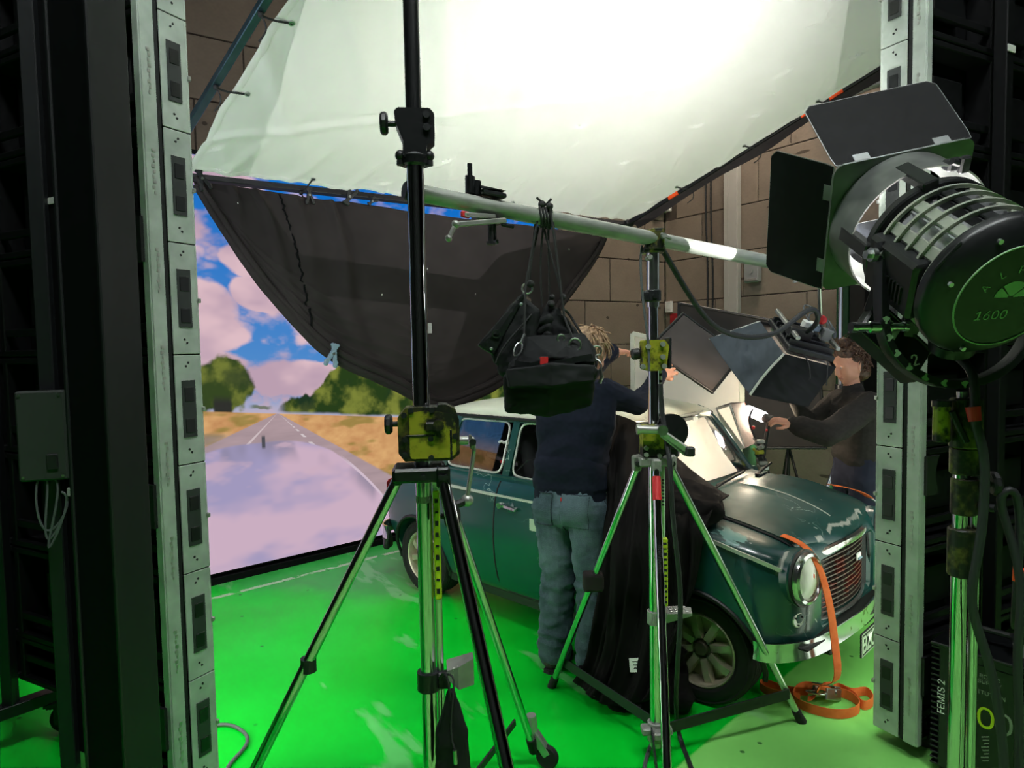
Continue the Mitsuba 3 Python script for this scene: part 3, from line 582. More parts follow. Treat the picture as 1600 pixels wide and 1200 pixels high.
put('handle_grip', M0(cat_(obox(V(.128, -.004, 1.185), V(.072, -.035, 1.172), .022, .022, Z3, .006))), 'black_plastic', cr)
put('locking_knob', M0(cat_(cyl((.068, -.05, 1.15), (.095, -.062, 1.15), .034, 18, chamfer=.006), cyl((.05, -.04, 1.15), (.07, -.05, 1.15), .008, 10))), 'black_plastic', ms)
sp = put('spreader_block', M0(cat_(box(.15, .13, .042, (-.012, 0, 1.275), .008), box(.04, .05, .060, (.058, -.05, 1.268), .006), box(.03, .05, .05, (-.075, .0, 1.266), .006), box(.04, .04, .05, (.045, .055, 1.27), .006))), 'black_satin', ms)
for x, y in ((-.076, -.03), (.05, -.078), (.064, -.078), (.0, -.068)): put('bolt', M0(cyl((x, y, 1.272), (x, y - .012, 1.272), .008, 8)), 'black_metal', sp, smooth=False)
f1, f2, f3 = V(-.995, 1.98, 0), V(.115, 1.42, 0), V(.06, 2.585, .06)
leg(ms, B0 + MS @ V(-.072, 0, 1.262), f1, .0165); l2 = leg(ms, B0 + MS @ V(.055, -.05, 1.27), f2, .0185, m='chrome'); l3 = leg(ms, B0 + MS @ V(.05, .06, 1.26), f3, .0150)
put('leg_clamp', [cyl(V(*(-0.323, 2.000, 1.275)) * .55 + f1 * .45 - .02 * Z3, V(*(-0.323, 2.000, 1.275)) * .55 + f1 * .45 + .02 * Z3, .024, 10)], 'black_metal', ms)
k = put('foot_caster', [move(lathe([(0, -.014), (.04, -.014), (.045, -.006), (.045, .006), (.04, .014), (0, .014)], 24), f3 + V(.05, -.02, -.015), R=frame((.4, 1, 0)))], 'rubber', ms)
put('caster_arm', [obox(f3 + V(-.005, 0, .075), f3 + V(.055, -.02, -.01), .035, .04, Z3, .006), cyl(f3 + V(-.012, 0, .14), f3 + V(-.004, 0, .06), .022, 14)], 'dull_alu', k)
for a, b in (((-.0, 0, .17), f3 * .78 + B0 * .22 + Z3 * .20), ((-.0, 0, .20), f2 * .75 + B0 * .25 + Z3 * .26), ((0, 0, .20), f1 * .75 + B0 * .25 + Z3 * .25)):
    put('brace', obox(B0 + V(*a), V(*b), .008, .028, Z3, .002), 'black_metal', ms)
put('brace_ring', cyl(up0(.15), up0(.22), .034, 20, chamfer=.004), 'black_metal', ms); put('base_cap', cyl(up0(.10), up0(.13), .03, 20), 'rubber', ms)
put('pedal_clamp', M0(cat_(ring(.034, .012, .055, 24, .615), box(.04, .03, .05, (.045, -.01, .645), .006))), 'black_metal', ms)
pd = put('foot_pedal', M0(hull([(.055, y, .675 + z) for y in (-.045, .03) for z in (-.012, .012)] + [(.088, -.055, z) for z in (.632, .70)] + [(.135, -.035, z) for z in (.635, .715)] + [(.135, .02, .71), (.12, .03, .64)])), 'grey_cast', ms)
for i in range(5):
    for j in range(4): put('tread', M0(box(.010, .008, .011, (.076 + .0125 * i, -.047 + .0035 * i, .645 + .0155 * j + .003 * i), .002)), 'dull_alu', pd, smooth=False)

# scaffold tube
A, B = V(*(-0.303, 2.120, 2.122)), V(*(0.542, 2.600, 2.036)); PD = nrm(B - A); PE = A + (B - A) * 2.35
mat('scaffold', grain(16, '#868983', '#b3b6af', 4), .45, .5)
pt = thing('scaffold_tube', 'long pale aluminium tube running level between the stands under the white cloth', 'tube')
put('tube', cyl(A + PD * .01, PE, .0275, 28), 'scaffold', pt); put('end_cap', cyl(A - PD * .018, A + PD * .03, .030, 24, chamfer=.006), 'black_plastic', pt); put('end_cap', cyl(PE - PD * .02, PE + PD * .01, .029, 24), 'black_plastic', pt)
put('tube_bracket', [obox(A + PD * .02 + V(0, 0, -.0), up0(A[2]) + V(0, 0, 0), .05, .06, Z3, .006)], 'black_metal', pt)
# grip clamps on the tube
P = A + (B - A) * .27; pn = nrm(np.cross(PD, Z3)); pn = pn if pn[1] < 0 else -pn; RP = np.stack([PD, -pn, Z3], 1); MC = lambda m: xf(m, mat4(RP, P))
gc = thing('tube_clamp', 'black grip clamp with a swinging arm on the scaffold tube, left of the hanging bags', 'clamp')
put('jaw', MC(cat_(box(.09, .06, .016, (.02, 0, .040), .004), hull([(-.03, -.03, .046), (.06, -.03, .055), (.075, .03, .07), (-.02, .03, .07), (-.03, -.03, .055), (.06, .03, .05)]), box(.03, .012, .08, (.05, .034, .0), .003))), 'black_metal', gc)
put('jaw', MC(cat_(box(.10, .06, .016, (.01, 0, -.042), .004), box(.03, .012, .08, (-.02, .034, .0), .003), cyl((.03, 0, -.04), (.03, 0, -.115), .007, 10), box(.012, .05, .014, (.03, 0, -.112), .004))), 'black_metal', gc)
put('spigot', MC(cat_(cyl((-.055, .0, .03), (-.055, 0, .125), .008, 12), cyl((-.055, 0, .03), (-.055, 0, .085), .016, 14), cyl((-.03, 0, .03), (-.03, 0, .075), .014, 14))), 'black_satin', gc)
put('swing_arm', MC(cat_(obox((.05, -.045, -.045), (-.135, -.06, -.090), .012, .016, Z3, .003), obox((.02, -.03, -.035), (-.10, -.05, -.052), .010, .014, Z3, .003), ball((-.138, -.06, -.090), .013, 2), cyl((-.138, -.06, -.09), (-.162, -.06, -.135), .007, 10), ball((-.163, -.06, -.137), .011, 2))), 'dull_alu', gc)
put('red_tab', MC(box(.03, .012, .02, (-.085, -.02, -.045), .003)), 'red_tape', gc)
put('wing_screw', MC(cat_(box(.05, .012, .012, (.07, -.02, -.055), .004), cyl((.0, -.03, -.05), (.0, -.03, -.12), .009, 10), cyl((.0, -.03, -.12), (.0, -.03, -.128), .015, 10))), 'black_metal', gc)

# ---------------------------------------------------------------- second wind-up stand
B1 = V(*(0.545, 2.618, 0.100)); B1[2] = 0; X1, Y1 = B1[0], B1[1]
v1 = lambda x, y, z: B1 + V(x, y, z); M1 = lambda m: move(m, B1)
zz = lambda y: EYE[2] + (EYE[2] - 0) * 0 + (V(*(0.547, 2.600, 2.036))[2] - EYE[2]) * ((y - 537.) / (373 - 537.))
rs_ = thing('wind_up_stand', 'chrome wind-up stand with red tape and yellow label, before the black drape', 'stand')
put('column', cyl(v1(0, 0, .08), v1(0, 0, 1.20), .0235, 22), 'chrome', rs_); put('column', cyl(v1(0, 0, 1.18), v1(0, 0, 1.60), .0215, 22), 'chrome', rs_); put('column', cyl(v1(0, 0, 1.55), v1(0, 0, 1.90), .0190, 22), 'chrome', rs_); put('column', cyl(v1(0, 0, 1.78), v1(0, 0, 1.99), .0245, 22), 'steel', rs_)
put('collar', M1(cat_(cyl((0, 0, 1.80), (0, 0, 1.845), .031, 20, chamfer=.004), box(.03, .03, .04, (-.03, -.01, 1.82), .006), cyl((0, -.02, 1.82), (0, -.05, 1.82), .010, 8))), 'black_metal', rs_)
tc = put('top_clamp', M1(cat_(box(.085, .075, .02, (0, 0, 1.995), .004), box(.075, .012, .075, (.0, -.036, 2.03), .004), box(.05, .08, .014, (.012, 0, 2.067), .004))), 'yellow_black', rs_)
put('clamp_bolt', M1(cat_(cyl((.03, -.04, 2.04), (.03, -.07, 2.04), .010, 8), cyl((-.02, 0, 1.965), (-.02, -.05, 1.965), .010, 8), obox((.02, -.05, 2.05), (.06, -.05, 2.03), .012, .012, Z3, .003))), 'grey_cast', tc)
w1 = put('upper_winch', M1(move(plate([(-.045, -.055), (-.045, .055), (.035, .055), (.052, .03), (.04, -.055), (.02, -.062), (-.03, -.062)], .085, .008), (0, .0425, 1.60), R=RF)), 'yellow_black', rs_)
for x, z in ((.025, .038), (-.03, .03), (.03, -.045), (-.05, -.045), (.025, -.01)): put('bolt', M1(cyl((x, -.045, 1.60 + z), (x, -.058, 1.60 + z), .010, 8)), 'grey_cast', w1, smooth=False)
put('side_plate', M1(box(.012, .08, .12, (.056, 0, 1.605), .004)), 'black_metal', w1); put('side_knob', M1(ball((-.068, -.01, 1.60), .022, 2, (1, 1, 1)) if False else cyl((-.05, 0, 1.605), (-.085, 0, 1.60), .022, 14, chamfer=.006)), 'black_plastic', w1)
w2 = put('main_winch', M1(cat_(move(plate([(-.05, -.065), (-.05, .055), (.03, .055), (.03, -.065)], .085, .006), (0, .0425, 1.275), R=RF))), 'yellow_black', rs_)
put('drum_cover', M1(move(lathe([(0, 0), (.062, 0), (.068, .008), (.068, .030), (0, .034)], 30), (.062, .02, 1.30), R=frame((.25, -1, .05)))), 'black_satin', w2)
put('drum_cover', M1(box(.075, .03, .10, (.065, .02, 1.245), .01)), 'black_satin', w2)
for x, z in ((-.04, .05), (-.04, -.03), (-.04, -.055), (.0, .052), (.01, -.06)): put('bolt', M1(cyl((x, -.045, 1.275 + z), (x, -.057, 1.275 + z), .009, 8)), 'grey_cast', w2, smooth=False)
cr = put('crank', M1(cat_(cyl((-.075, -.085, 1.322), (.015, -.085, 1.318), .016, 16), cyl((-.082, -.085, 1.322), (-.07, -.085, 1.322), .020, 12), obox((.0, -.09, 1.318), (.115, -.12, 1.235), .026, .012, (.3, 1, .4), .004), obox((.01, -.075, 1.300), (.10, -.10, 1.225), .012, .022, (.3, 1, .4), .004))), 'dull_alu', rs_)
put('crank_end', M1(box(.035, .028, .036, (.108, -.118, 1.24), .006)), 'black_plastic', cr); put('crank_hub', M1(cyl((.012, -.06, 1.318), (.012, -.105, 1.318), .020, 14)), 'steel', cr)
sb = put('spreader_block', M1(cat_(box(.13, .10, .035, (0, 0, 1.19), .006), box(.035, .035, .06, (-.068, .0, 1.18), .006), box(.035, .035, .06, (.066, 0, 1.18), .006), box(.035, .035, .05, (-.005, -.06, 1.18), .006))), 'grey_cast', rs_)
for x in (-.068, .066): put('bolt', M1(cyl((x, -.02, 1.18), (x, -.035, 1.18), .010, 8)), 'black_metal', sb, smooth=False)
g1, g2_, g3 = V(*(0.163, 3.193, 0.000)), V(*(1.222, 2.849, 0.000)), V(.455, 1.98, 0)
leg(rs_, v1(-.068, 0, 1.16), g1, .0145); leg(rs_, v1(.066, 0, 1.16), g2_, .0145); l3 = leg(rs_, v1(-.006, -.06, 1.17), g3, .0155)
a3 = v1(-.006, -.06, 1.17); d3 = nrm(g3 - a3)
put('red_tape', cyl(a3 + d3 * .035, a3 + d3 * .125, .0168, 18), 'red_tape', rs_, label='red tape')
n3_ = nrm(np.cross(nrm(np.cross(d3, Z3)), d3)); n3_ = n3_ if n3_[1] < 0 else -n3_
put('maker_lettering', text('manfrotto', .016, a3 + d3 * .34 + n3_ * .0157, -d3, np.cross(n3_, -d3)), 'ink', rs_, label='dark lettering running along the leg'); 
put('guide_tube', cyl(v1(.028, -.012, .52), v1(.028, -.012, 1.17), .011, 14), 'chrome', rs_); lb = put('warning_strip', M1(box(.030, .03, .27, (.030, -.014, .755), .004)), 'yellow_label', rs_, label='yellow green label strip with small print')
for i in range(12): put('print', M1(box(.020, .002, [.008, .005, .010][i % 3], (.030, -.0300, .87 - i * .021), 0)), 'ink', lb, smooth=False)
put('rack', [M1(box(.008, .010, .006, (.028, -.024, 1.02 + .014 * i))) for i in range(8)], 'ink', rs_, smooth=False)
put('rack_strip', [M1(box(.010, .016, .26, (.026, .0, 1.455), .002))], 'white_plastic', rs_)
put('rack', [M1(box(.013, .018, .013, (.0265, .0, 1.34 + .026 * i), .003)) for i in range(10)], 'black_metal', rs_)
pd = put('foot_pedal', M1(cat_(ring(.032, .010, .05, 22, .545), hull([(.02, -.03, .60), (.02, .03, .60), (.02, -.03, .55), (.02, .03, .55), (.13, -.055, .603), (.14, .0, .605), (.11, .03, .60), (.13, -.055, .593), (.14, .0, .595), (.11, .03, .59), (.04, -.05, .60)]))), 'grey_cast', rs_)
for i in range(4):
    for j in range(3): put('tread', M1(box(.012, .012, .006, (.055 + .02 * i, -.035 + .022 * j, .604), .002)), 'dull_alu', pd, smooth=False)
hb = put('brace_hub', M1(cat_(cyl((0, 0, .07), (0, 0, .15), .034, 18, chamfer=.004), box(.12, .05, .03, (0, -.01, .12), .006), box(.05, .12, .03, (0, -.01, .12), .006))), 'grey_cast', rs_)
put('base_cap', M1(cyl((0, 0, .05), (0, 0, .075), .026, 18)), 'dull_alu', rs_)
for g, tt in ((g2_, v1(.066, 0, 1.16)), (g1, v1(-.068, 0, 1.16)), (g3, a3)):
    q = g * .87 + tt * .13; s0 = nrm(np.cross(q - v1(0, 0, .12), Z3))
    for o in (-.012, .012): put('brace', obox(v1(0, 0, .12 + o * .9) + s0 * .02 + nrm(q - v1(0, 0, .12)) * .04, q + s0 * .018 + Z3 * o * .9, .006, .024, Z3, .001), 'black_metal', rs_)
put('leg_pouch', xf(organic([m3.Manifold.batch_hull([sph((x, y, z), .016) for x in (-.028, .028) for y in (-.015, .02) for z in (-.025, .025)])], .012, 8, lambda v: .006 * fb(v, 60, 3)), mat4(np.eye(3), v1(-.068, 0, 1.16) * .54 + g1 * .46 + V(0, -.01, 0))), 'black_cloth', rs_, smooth=True, label='small black pouch')

# ---------------------------------------------------------------- the big lamp head on its stand
mat('lamp_black', grain(20, '#0f1113', '#191b1d'), .40, .1)
mat('lamp_rib', '#a3a99c', .35, .5)
mat('lamp_inner', '#c4c6c9', .3, .6)
mat('door_black', wear_tint('#060709', '#111317', 9, .55, .75), .65, 0, .2)
mat('door_metal', grain(16, '#565958', '#868987'), .4, .6)
mat('dull_green', '#7d9a78', .6)
mat('glass_lens', '#f4f4f0', .3)
LC = V(*(1.260, 1.950, 1.866)); LZ = nrm(V(-.09, .84, .53)); LU = frame(LZ); _c, _s = math.cos(-.22), math.sin(-.22)
LR = LU @ np.array([[_c, -_s, 0], [_s, _c, 0], [0, 0, 1.]]); _c, _s = math.cos(-.06), math.sin(-.06); LXl, LYu = LU[:, 0] * _c + LU[:, 1] * _s, LU[:, 1] * _c - LU[:, 0] * _s; lu = lambda x, y, z: LC + LU @ V(x, y, z)
ML = lambda m: xf(m, mat4(LR, LC)); lp = lambda x, y, z: LC + LR @ V(x, y, z)
lamp = thing('spotlight', 'big black studio lamp head with barn doors, aimed up at the white cloth', 'lamp')
MLb = lambda m: ML(xf(m, np.diag([1.12, 1.12, 1.04, 1.])))
bd = put('housing', MLb(lathe([(0, -.15), (.128, -.15), (.132, -.10), (.132, .10), (.10, .12), (0, .12)], 40)), 'lamp_inner', lamp)
for z in (-.145, -.092, -.040, .012, .064): put('cage_ring', MLb(ring(.172, .010, .008, 48, z)), 'lamp_rib', bd)
for i in range(14):
    a = 2 * math.pi * (i + .35) / 14
    put('cooling_rib', MLb(xf(box(.032, .012, .215, (0, .157, -.04), .003), mat4(frame((0, 0, 1), (math.cos(a), math.sin(a), 0)) @ np.eye(3), (0, 0, 0)))), 'lamp_rib' if i % 3 else 'lamp_black', bd)
    put('fin_plate', MLb(xf(box(.004, .03, .21, (.02, .142, -.04), 0), mat4(frame((0, 0, 1), (math.cos(a), math.sin(a), 0)), (0, 0, 0)))), 'lamp_black' if i % 2 else 'lamp_inner', bd, smooth=False)
rc = put('rear_cap', MLb(lathe([(0, -.222), (.120, -.222), (.128, -.218), (.132, -.214), (.158, -.200), (.176, -.176), (.180, -.165), (.180, -.148), (.12, -.148), (0, -.15)], 56)), 'lamp_black', lamp)
put('rim_line', MLb(ring(.129, .003, .004, 56, -.2225)), 'dull_green', rc)  # green light on the cap's edge put into a coloured ring
TX, TY = -LXl, LYu
rp = lambda x, y, z: LC + LXl * x * 1.1 + LYu * y * 1.1 + LZ * z * 1.04
arc = lambda a, r: rp(-r * math.cos(a) + .0, r * math.sin(a) - .01, -.2222)
for ch, a in zip('ALPHA', np.radians([152, 121, 90, 59, 28])):
    put('letter', text(ch, .021, arc(a, .082), TX * math.cos(a - math.pi / 2) + TY * math.sin(a - math.pi / 2), TY * math.cos(a - math.pi / 2) - TX * math.sin(a - math.pi / 2)), 'dull_green', rc, smooth=False)
def seg(a0, a1, r0, r1): 
    q = np.linspace(a0, a1, 10); return [(r1 * math.cos(x), r1 * math.sin(x)) for x in q] + [(r0 * math.cos(x), r0 * math.sin(x)) for x in q[::-1]]
RT = np.stack([TX, TY, -LZ], 1)
for a0, a1, r0 in ((.04, .70, .004), (.82, 2.32, .001), (2.44, 3.10, .004)): put('sun_mark', xf(plate(seg(a0, a1, r0 + .012 * 0 + .004, .046), .0015), mat4(RT, rp(0, .0, -.2222))), 'dull_green', rc, smooth=False)
put('model_number', text('1600', .026, rp(.028, -.045, -.2222), TX, TY + TX * .18), 'dull_green', rc, smooth=False)
put('small_print', cat_(*[xf(box(.011, .006 + .004 * (i % 2), .001), mat4(RT, lp(.05 - .017 * i, -.098 + .001 * i, -.2224))) for i in range(5)]), 'dull_green', rc, smooth=False)
for a in (.4, 1.25, 2.1, 2.9, 3.9, 5.2): put('screw', MLb(cyl((.152 * math.cos(a), .152 * math.sin(a), -.204), (.152 * math.cos(a), .152 * math.sin(a), -.212), .006, 8)), 'steel', rc, smooth=False)
for a in (1.9, 2.6, .7): put('rim_slot', MLb(xf(box(.075, .008, .010, (0, .176, -.170), .003), mat4(frame((0, 0, 1), (math.cos(a), math.sin(a), 0)), (0, 0, 0)))), 'black_metal', rc)
put('front_flange', MLb(lathe([(.10, .10), (.170, .095), (.174, .10), (.174, .120), (.150, .128), (.132, .128), (.10, .11)], 48)), 'lamp_black', lamp)
ln = put('lens', ML(lathe([(0, .232), (.05, .222), (.09, .196), (.116, .160), (.128, .126), (0, .12)], 40)), 'glass_lens', lamp); emitter(ln, (LENS_L, LENS_L * .97, LENS_L * .90))
ah = put('accessory_ring', ML(cat_(ring(.212, .005, .126, 56, .174), lathe([(.166, .292), (.212, .284), (.212, .300), (.166, .300), (.166, .292)], 56))), 'door_metal', lamp)
for a in (.12, 1.35, math.pi - .1, 4.6): put('ring_bracket', ML(xf(box(.045, .03, .150, (0, .197, .165), .004), mat4(frame((0, 0, 1), (math.cos(a), math.sin(a), 0)), (0, 0, 0)))), 'lamp_black', ah)
put('ring_latch', ML(cat_(box(.05, .03, .04, (-.08, .195, .19), .006), box(.03, .05, .02, (-.095, .20, .165), .005), cyl((-.11, .19, .17), (-.06, .215, .17), .010, 10))), 'black_metal', ah)
fr = [(-.215, -.215), (.215, -.215), (.215, .215), (-.215, .215)]
cs = m3.CrossSection([np.array(fr)]).offset(-.03, m3.JoinType.Round, 2, 24).offset(.03, m3.JoinType.Round, 2, 24) - m3.CrossSection.circle(.172, 56)
put('door_frame', ML(move(to_tm(m3.Manifold.extrude(cs, .008)), (0, 0, .300))), 'door_metal', lamp)
def leaf(ang, flare, w0, w1, d, label):
    """ang: direction of the hinge side; a tapered leaf flaring outwards"""
    c, s = math.cos(ang), math.sin(ang); er = V(c, s, 0); et = V(-s, c, 0); f = er * math.sin(flare) + V(0, 0, 1) * math.cos(flare)
    R = np.stack([et, f, np.cross(et, f)], 1)
    p = [(-w0, 0), (w0, 0), (w0 * 1.02, .03), (w1, d - .02), (w1 - .02, d), (-w1 + .02, d), (-w1, d - .02), (-w0 * 1.02, .03)]
    k = put('barn_door', ML(xf(move(plate(p, .004), (0, 0, -.002)), mat4(R, er * .212 + V(0, 0, .311)))), 'door_black', lamp, label=label, smooth=False)
    put('hinge', ML(xf(cat_(cyl((-w0 * .9, -.004, 0), (w0 * .9, -.004, 0), .006, 10), *[box(.05, .03, .006, (q * w0 * .6, .012, 0), .001) for q in (-1, 1)]), mat4(R, er * .212 + V(0, 0, .311)))), 'door_metal', k)
    put('bright_rim', ML(xf(cat_(*[obox((a[0], a[1], 0), (b[0], b[1], 0), .005, .003, Z3, 0) for a, b in zip(p, p[1:] + p[:1])]), mat4(R, er * .212 + V(0, 0, .311)))), 'door_metal', k, smooth=False)
leaf(0, .45, .21, .22, .235, 'left leaf'); leaf(math.pi / 2, .46, .205, .21, .26, 'upper leaf'); leaf(math.pi, .35, .19, .13, .25, 'right leaf'); leaf(-math.pi / 2, -.35, .19, .15, .25, 'lower leaf')
put('vent_block', MLb(cat_(box(.05, .15, .22, (.155, .0, -.02), .01), *[box(.006, .05, .006, (.182, -.02, -.09 + .016 * i), 0) for i in range(5)])), 'lamp_black', lamp)
put('underside_box', ML(cat_(box(.18, .07, .24, (0, -.175, -.03), .02), cyl((.02, -.21, -.10), (.02, -.24, -.10), .06, 24), cyl((-.05, -.17, -.15), (-.05, -.2, -.17), .03, 16))), 'lamp_black', lamp)
# yoke
PLv, PRv = lu(.20, 0, .03), lu(-.272, 0, .03); BOT = (PLv + PRv) / 2 + V(0, 0, -.375); hx = nrm(PRv - PLv); hz = V(0, 0, 1); HW = np.linalg.norm(PRv - PLv) / 2
yp = smooth_path([PLv + V(0, 0, .035), PLv, PLv - hz * .16, PLv - hz * .255 + hx * .02, PLv - hz * .335 + hx * .095, BOT, PRv - hz * .335 - hx * .095, PRv - hz * .255 - hx * .02, PRv - hz * .16, PRv, PRv + V(0, 0, .035)], 60)
yn = nrm(np.cross(hx, hz)); _r = .006
yk = put('yoke', sweep(yp, [(-.010, -.021), (.010, -.021), (.013, -.016), (.013, .016), (.010, .021), (-.010, .021), (-.013, .016), (-.013, -.016)], yn), 'lamp_black', lamp)
for P, s in ((PLv, -1), (PRv, 1)):
    put('pivot_bolt', [cyl(P - hx * .02, P + hx * s * .035, .020, 16), cyl(P + hx * s * .03, P + hx * s * .05, .013, 6), cyl(P - yn * .02, P + yn * .022, .016, 6)], 'steel', yk)
    Q_ = P - hz * .205; put('grab_bar', [cyl(Q_ - hx * .085, Q_ + hx * .085, .012, 18, chamfer=.003), cyl(Q_ - hx * .04, Q_ + hx * .03, .018, 18, chamfer=.004), cyl(Q_ + hx * .068, Q_ + hx * .08, .015, 16), cyl(Q_ - hx * .092, Q_ - hx * .075, .015, 16)], 'chrome', yk)
for i in range(7):
    q = yp[12 + i * 3]; put('worn_patch', xf(plate([(.014 * math.cos(a) * (.6 + .4 * math.sin(3 * a + i)), .011 * math.sin(a)) for a in np.linspace(0, 6.2, 12, endpoint=False)], .001), mat4(np.stack([hx, hz, np.cross(hx, hz)], 1), q + np.cross(hx, hz) * .0205 * (1 if np.cross(hx, hz)[1] < 0 else -1))), 'dull_green', yk, smooth=False)
# added flat case standing in for the lower leaf's numbered back
IC = V(*(1.185, 2.130, 1.631)); IX = nrm(V(.72, .1, -.62)); IY = nrm(V(.60, .25, .72) - IX * np.dot(V(.60, .25, .72), IX)); RI = np.stack([IX, IY, np.cross(IX, IY)], 1); s_ = -1 if RI[1, 2] > 0 else 1
ic = put('numbered_case', [xf(box(.25, .125, .045, b=.008), mat4(RI, IC)), xf(box(.25, .012, .06, (0, .058, 0), .003), mat4(RI, IC)), xf(box(.25, .012, .06, (0, -.058, 0), .003), mat4(RI, IC)), obox(IC - IX * .115 + IY * .03, LC + LR @ V(.12, -.06, .12), .03, .03), obox(IC + IX * .03 + IY * .05, LC + LR @ V(.03, -.15, .05), .05, .04)], 'black_satin', lamp)
put('plate', xf(box(.09, .06, .003, (-.055, .01, s_ * .0245)), mat4(RI, IC)), 'galvanised', ic, smooth=False)
put('painted_number', text('2', .035, IC + RI @ V(.085, -.005, s_ * .0235), nrm(V(.95, .2, .25)), nrm(V(-.2, .1, 1)), .002), 'label_white', ic, smooth=False)
HB = lp(.06, -.17, -.04)
put('cable_gland', [cyl(HB + V(0, 0, -.03), HB + V(.055, -.02, -.085), .02, 16)] + [xf(ring(.022, .006, .005, 18), mat4(frame(V(.055, -.02, -.055)), HB + V(.055, -.02, -.055) * q + V(0, 0, -.03))) for q in np.linspace(.1, 1, 8)], 'black_plastic', lamp)
scene['lamp_beam'] = {'type': 'spot', 'intensity': rgb((LAMP_I, LAMP_I * .985, LAMP_I * .94)), 'cutoff_angle': 44.0, 'beam_width': 16.0, 'to_world': T().look_at(origin=lp(0, 0, .240).tolist(), target=lp(.27, .02, 1.24).tolist(), up=[0, 0, 1])}
# its stand
LS = V(BOT[0] + .018, BOT[1], 0); ls = lambda x, y, z: LS + V(x, y, z); MLs = lambda m: move(m, LS); zt = BOT[2]
st = thing('lamp_stand', 'worn black and yellow crank stand carrying the big lamp head', 'stand')
put('column', cyl(ls(0, 0, .10), ls(0, 0, .98), .021, 22), 'chrome', st); put('column', cyl(ls(0, 0, .95), ls(0, 0, zt - .1), .020, 20), 'chrome', st); put('guide_tube', cyl(ls(.045, .0, .25), ls(.045, 0, 1.32), .013, 14), 'chrome', st)
put('spigot', cyl(ls(0, 0, zt - .12), ls(0, 0, zt - .022), .014, 16), 'steel', st)
yz = lambda y: LS[2] + V(*(1.294, 1.980, 1.507))[2] - (y - 600) / 1064. * 1.98
for a, b, r, m in ((905, 828, .042, 'black_yellow'), (806, 748, .036, 'black_yellow'), (742, 700, .040, 'black_yellow'), (700, 622, .043, 'black_yellow')): put('sleeve', [cyl(ls(.012, 0, yz(a)), ls(.012, 0, yz(b)), r, 22, chamfer=.004)], m, st)
sd = put('side_socket', [cyl(ls(-.062, -.005, yz(690)), ls(-.062, -.005, yz(628)), .023, 18, chamfer=.003)], 'yellow_black', st); put('side_socket_rim', cyl(ls(-.062, -.005, yz(634)), ls(-.062, -.005, yz(625)), .026, 18), 'black_metal', sd)
put('strut', obox(ls(-.05, -.03, yz(640)), ls(-.01, -.04, yz(690)), .012, .016), 'black_metal', st)
knob(st, ls(.04, -.02, yz(757)), V(1, -.25, .1), 'black_plastic', .036, .03)
put('crank', [cyl(ls(.035, -.03, yz(790)), ls(.06, -.06, yz(790)), .012, 12)], 'black_metal', st)
for q in (V(1.02, 1.55, 0), V(1.60, 1.70, 0), V(1.27, 2.32, 0)): leg(st, ls(0, 0, .28) + nrm(q - LS * V(1, 1, 0)) * .05 * V(1, 1, 0), q, .016)
put('spreader_block', MLs(cat_(box(.13, .12, .05, (0, 0, .285), .006))), 'black_metal', st)
c0 = HB + V(.06, -.02, -.10)
kb = thing('lamp_cable', 'thick black cable with red collar hanging from the lamp head down its stand', 'cable')
put('sheath', tube([c0 - V(.05, -.02, -.045), c0, c0 + V(.015, -.06, -.06), ls(-.012, -.075, zt - .09), ls(.002, -.085, yz(690)), ls(.012, -.085, yz(760)), ls(-.002, -.082, yz(860)), ls(-.01, -.075, yz(935)), ls(.03, -.085, yz(1020)), ls(.06, -.12, .40), ls(.09, -.16, .02), ls(.25, -.2, .012)], .0125, 12, 70), 'cable', kb, smooth=True)
put('collar', cyl(ls(-.016, -.07, zt - .06), ls(-.012, -.075, zt - .10), .019, 14, .016), 'red_tape', kb, label='red collar')
k2 = thing('lamp_cable', 'black cable looped over the knob right of the lamp stand column', 'cable')
put('sheath', tube([ls(.155, -.02, yz(985)), ls(.135, -.05, yz(930)), ls(.135, -.055, yz(850)), ls(.128, -.06, yz(790)), ls(.105, -.06, yz(762)), ls(.085, -.055, yz(768)), ls(.092, -.05, yz(800)), ls(.125, -.075, yz(900)), ls(.12, -.08, yz(1000)), ls(.13, -.08, .5), ls(.17, -.12, .02), ls(.3, -.15, .012)], .0115, 10, 70), 'cable', k2, smooth=True)
put('tape_band', cyl(ls(.137, -.052, yz(905)), ls(.136, -.055, yz(885)), .015, 12), 'orange_tape', k2, label='orange tape')

# ---------------------------------------------------------------- ballast boxes beside the stand
def ballast(name, label, P0, P1, dep, H, writing):
    ux = nrm((P1 - P0) * V(1, 1, 0)); W = np.linalg.norm(P1 - P0); uy = np.cross(Z3, ux); uy = uy if uy[1] > 0 else -uy
    R = np.stack([ux, uy, Z3], 1); flip = np.linalg.det(R) < 0
    def M(m):
        m = xf(m, mat4(R, P0)); 
        if flip: m.invert()
        return m
    t = thing(name, label, 'ballast'); k = put('case', M(box(W - .04, dep - .02, H - .03, (W / 2, dep / 2, H / 2 + .01), .006)), 'black_metal', t)
    put('top_lid', M(box(W + .01, dep + .01, .014, (W / 2, dep / 2, H + .0), .004)), 'black_satin', t); put('foot', M(cat_(*[box(.04, .04, .02, (x, y, .01), .004) for x in (.04, W - .04) for y in (.05, dep - .05)])), 'rubber', t)
    for i in range(22):
        z = .03 + (H - .05) * i / 21
        for x, s in ((.008, -1), (W - .008, 1)): put('cooling_fin', M(box(.03, dep - .03, .007, (x, dep / 2, z), .001)), 'black_metal', t, smooth=False)
    put('handle', M(cat_(box(.02, .03, .06, (.05, dep * .5, H + .03), .005), box(.02, .03, .06, (W - .05, dep * .5, H + .03), .005), box(W - .08, .022, .02, (W / 2, dep * .5, H + .06), .006))), 'black_plastic', t)
    writing(t, P0, ux, uy, W, H); return t
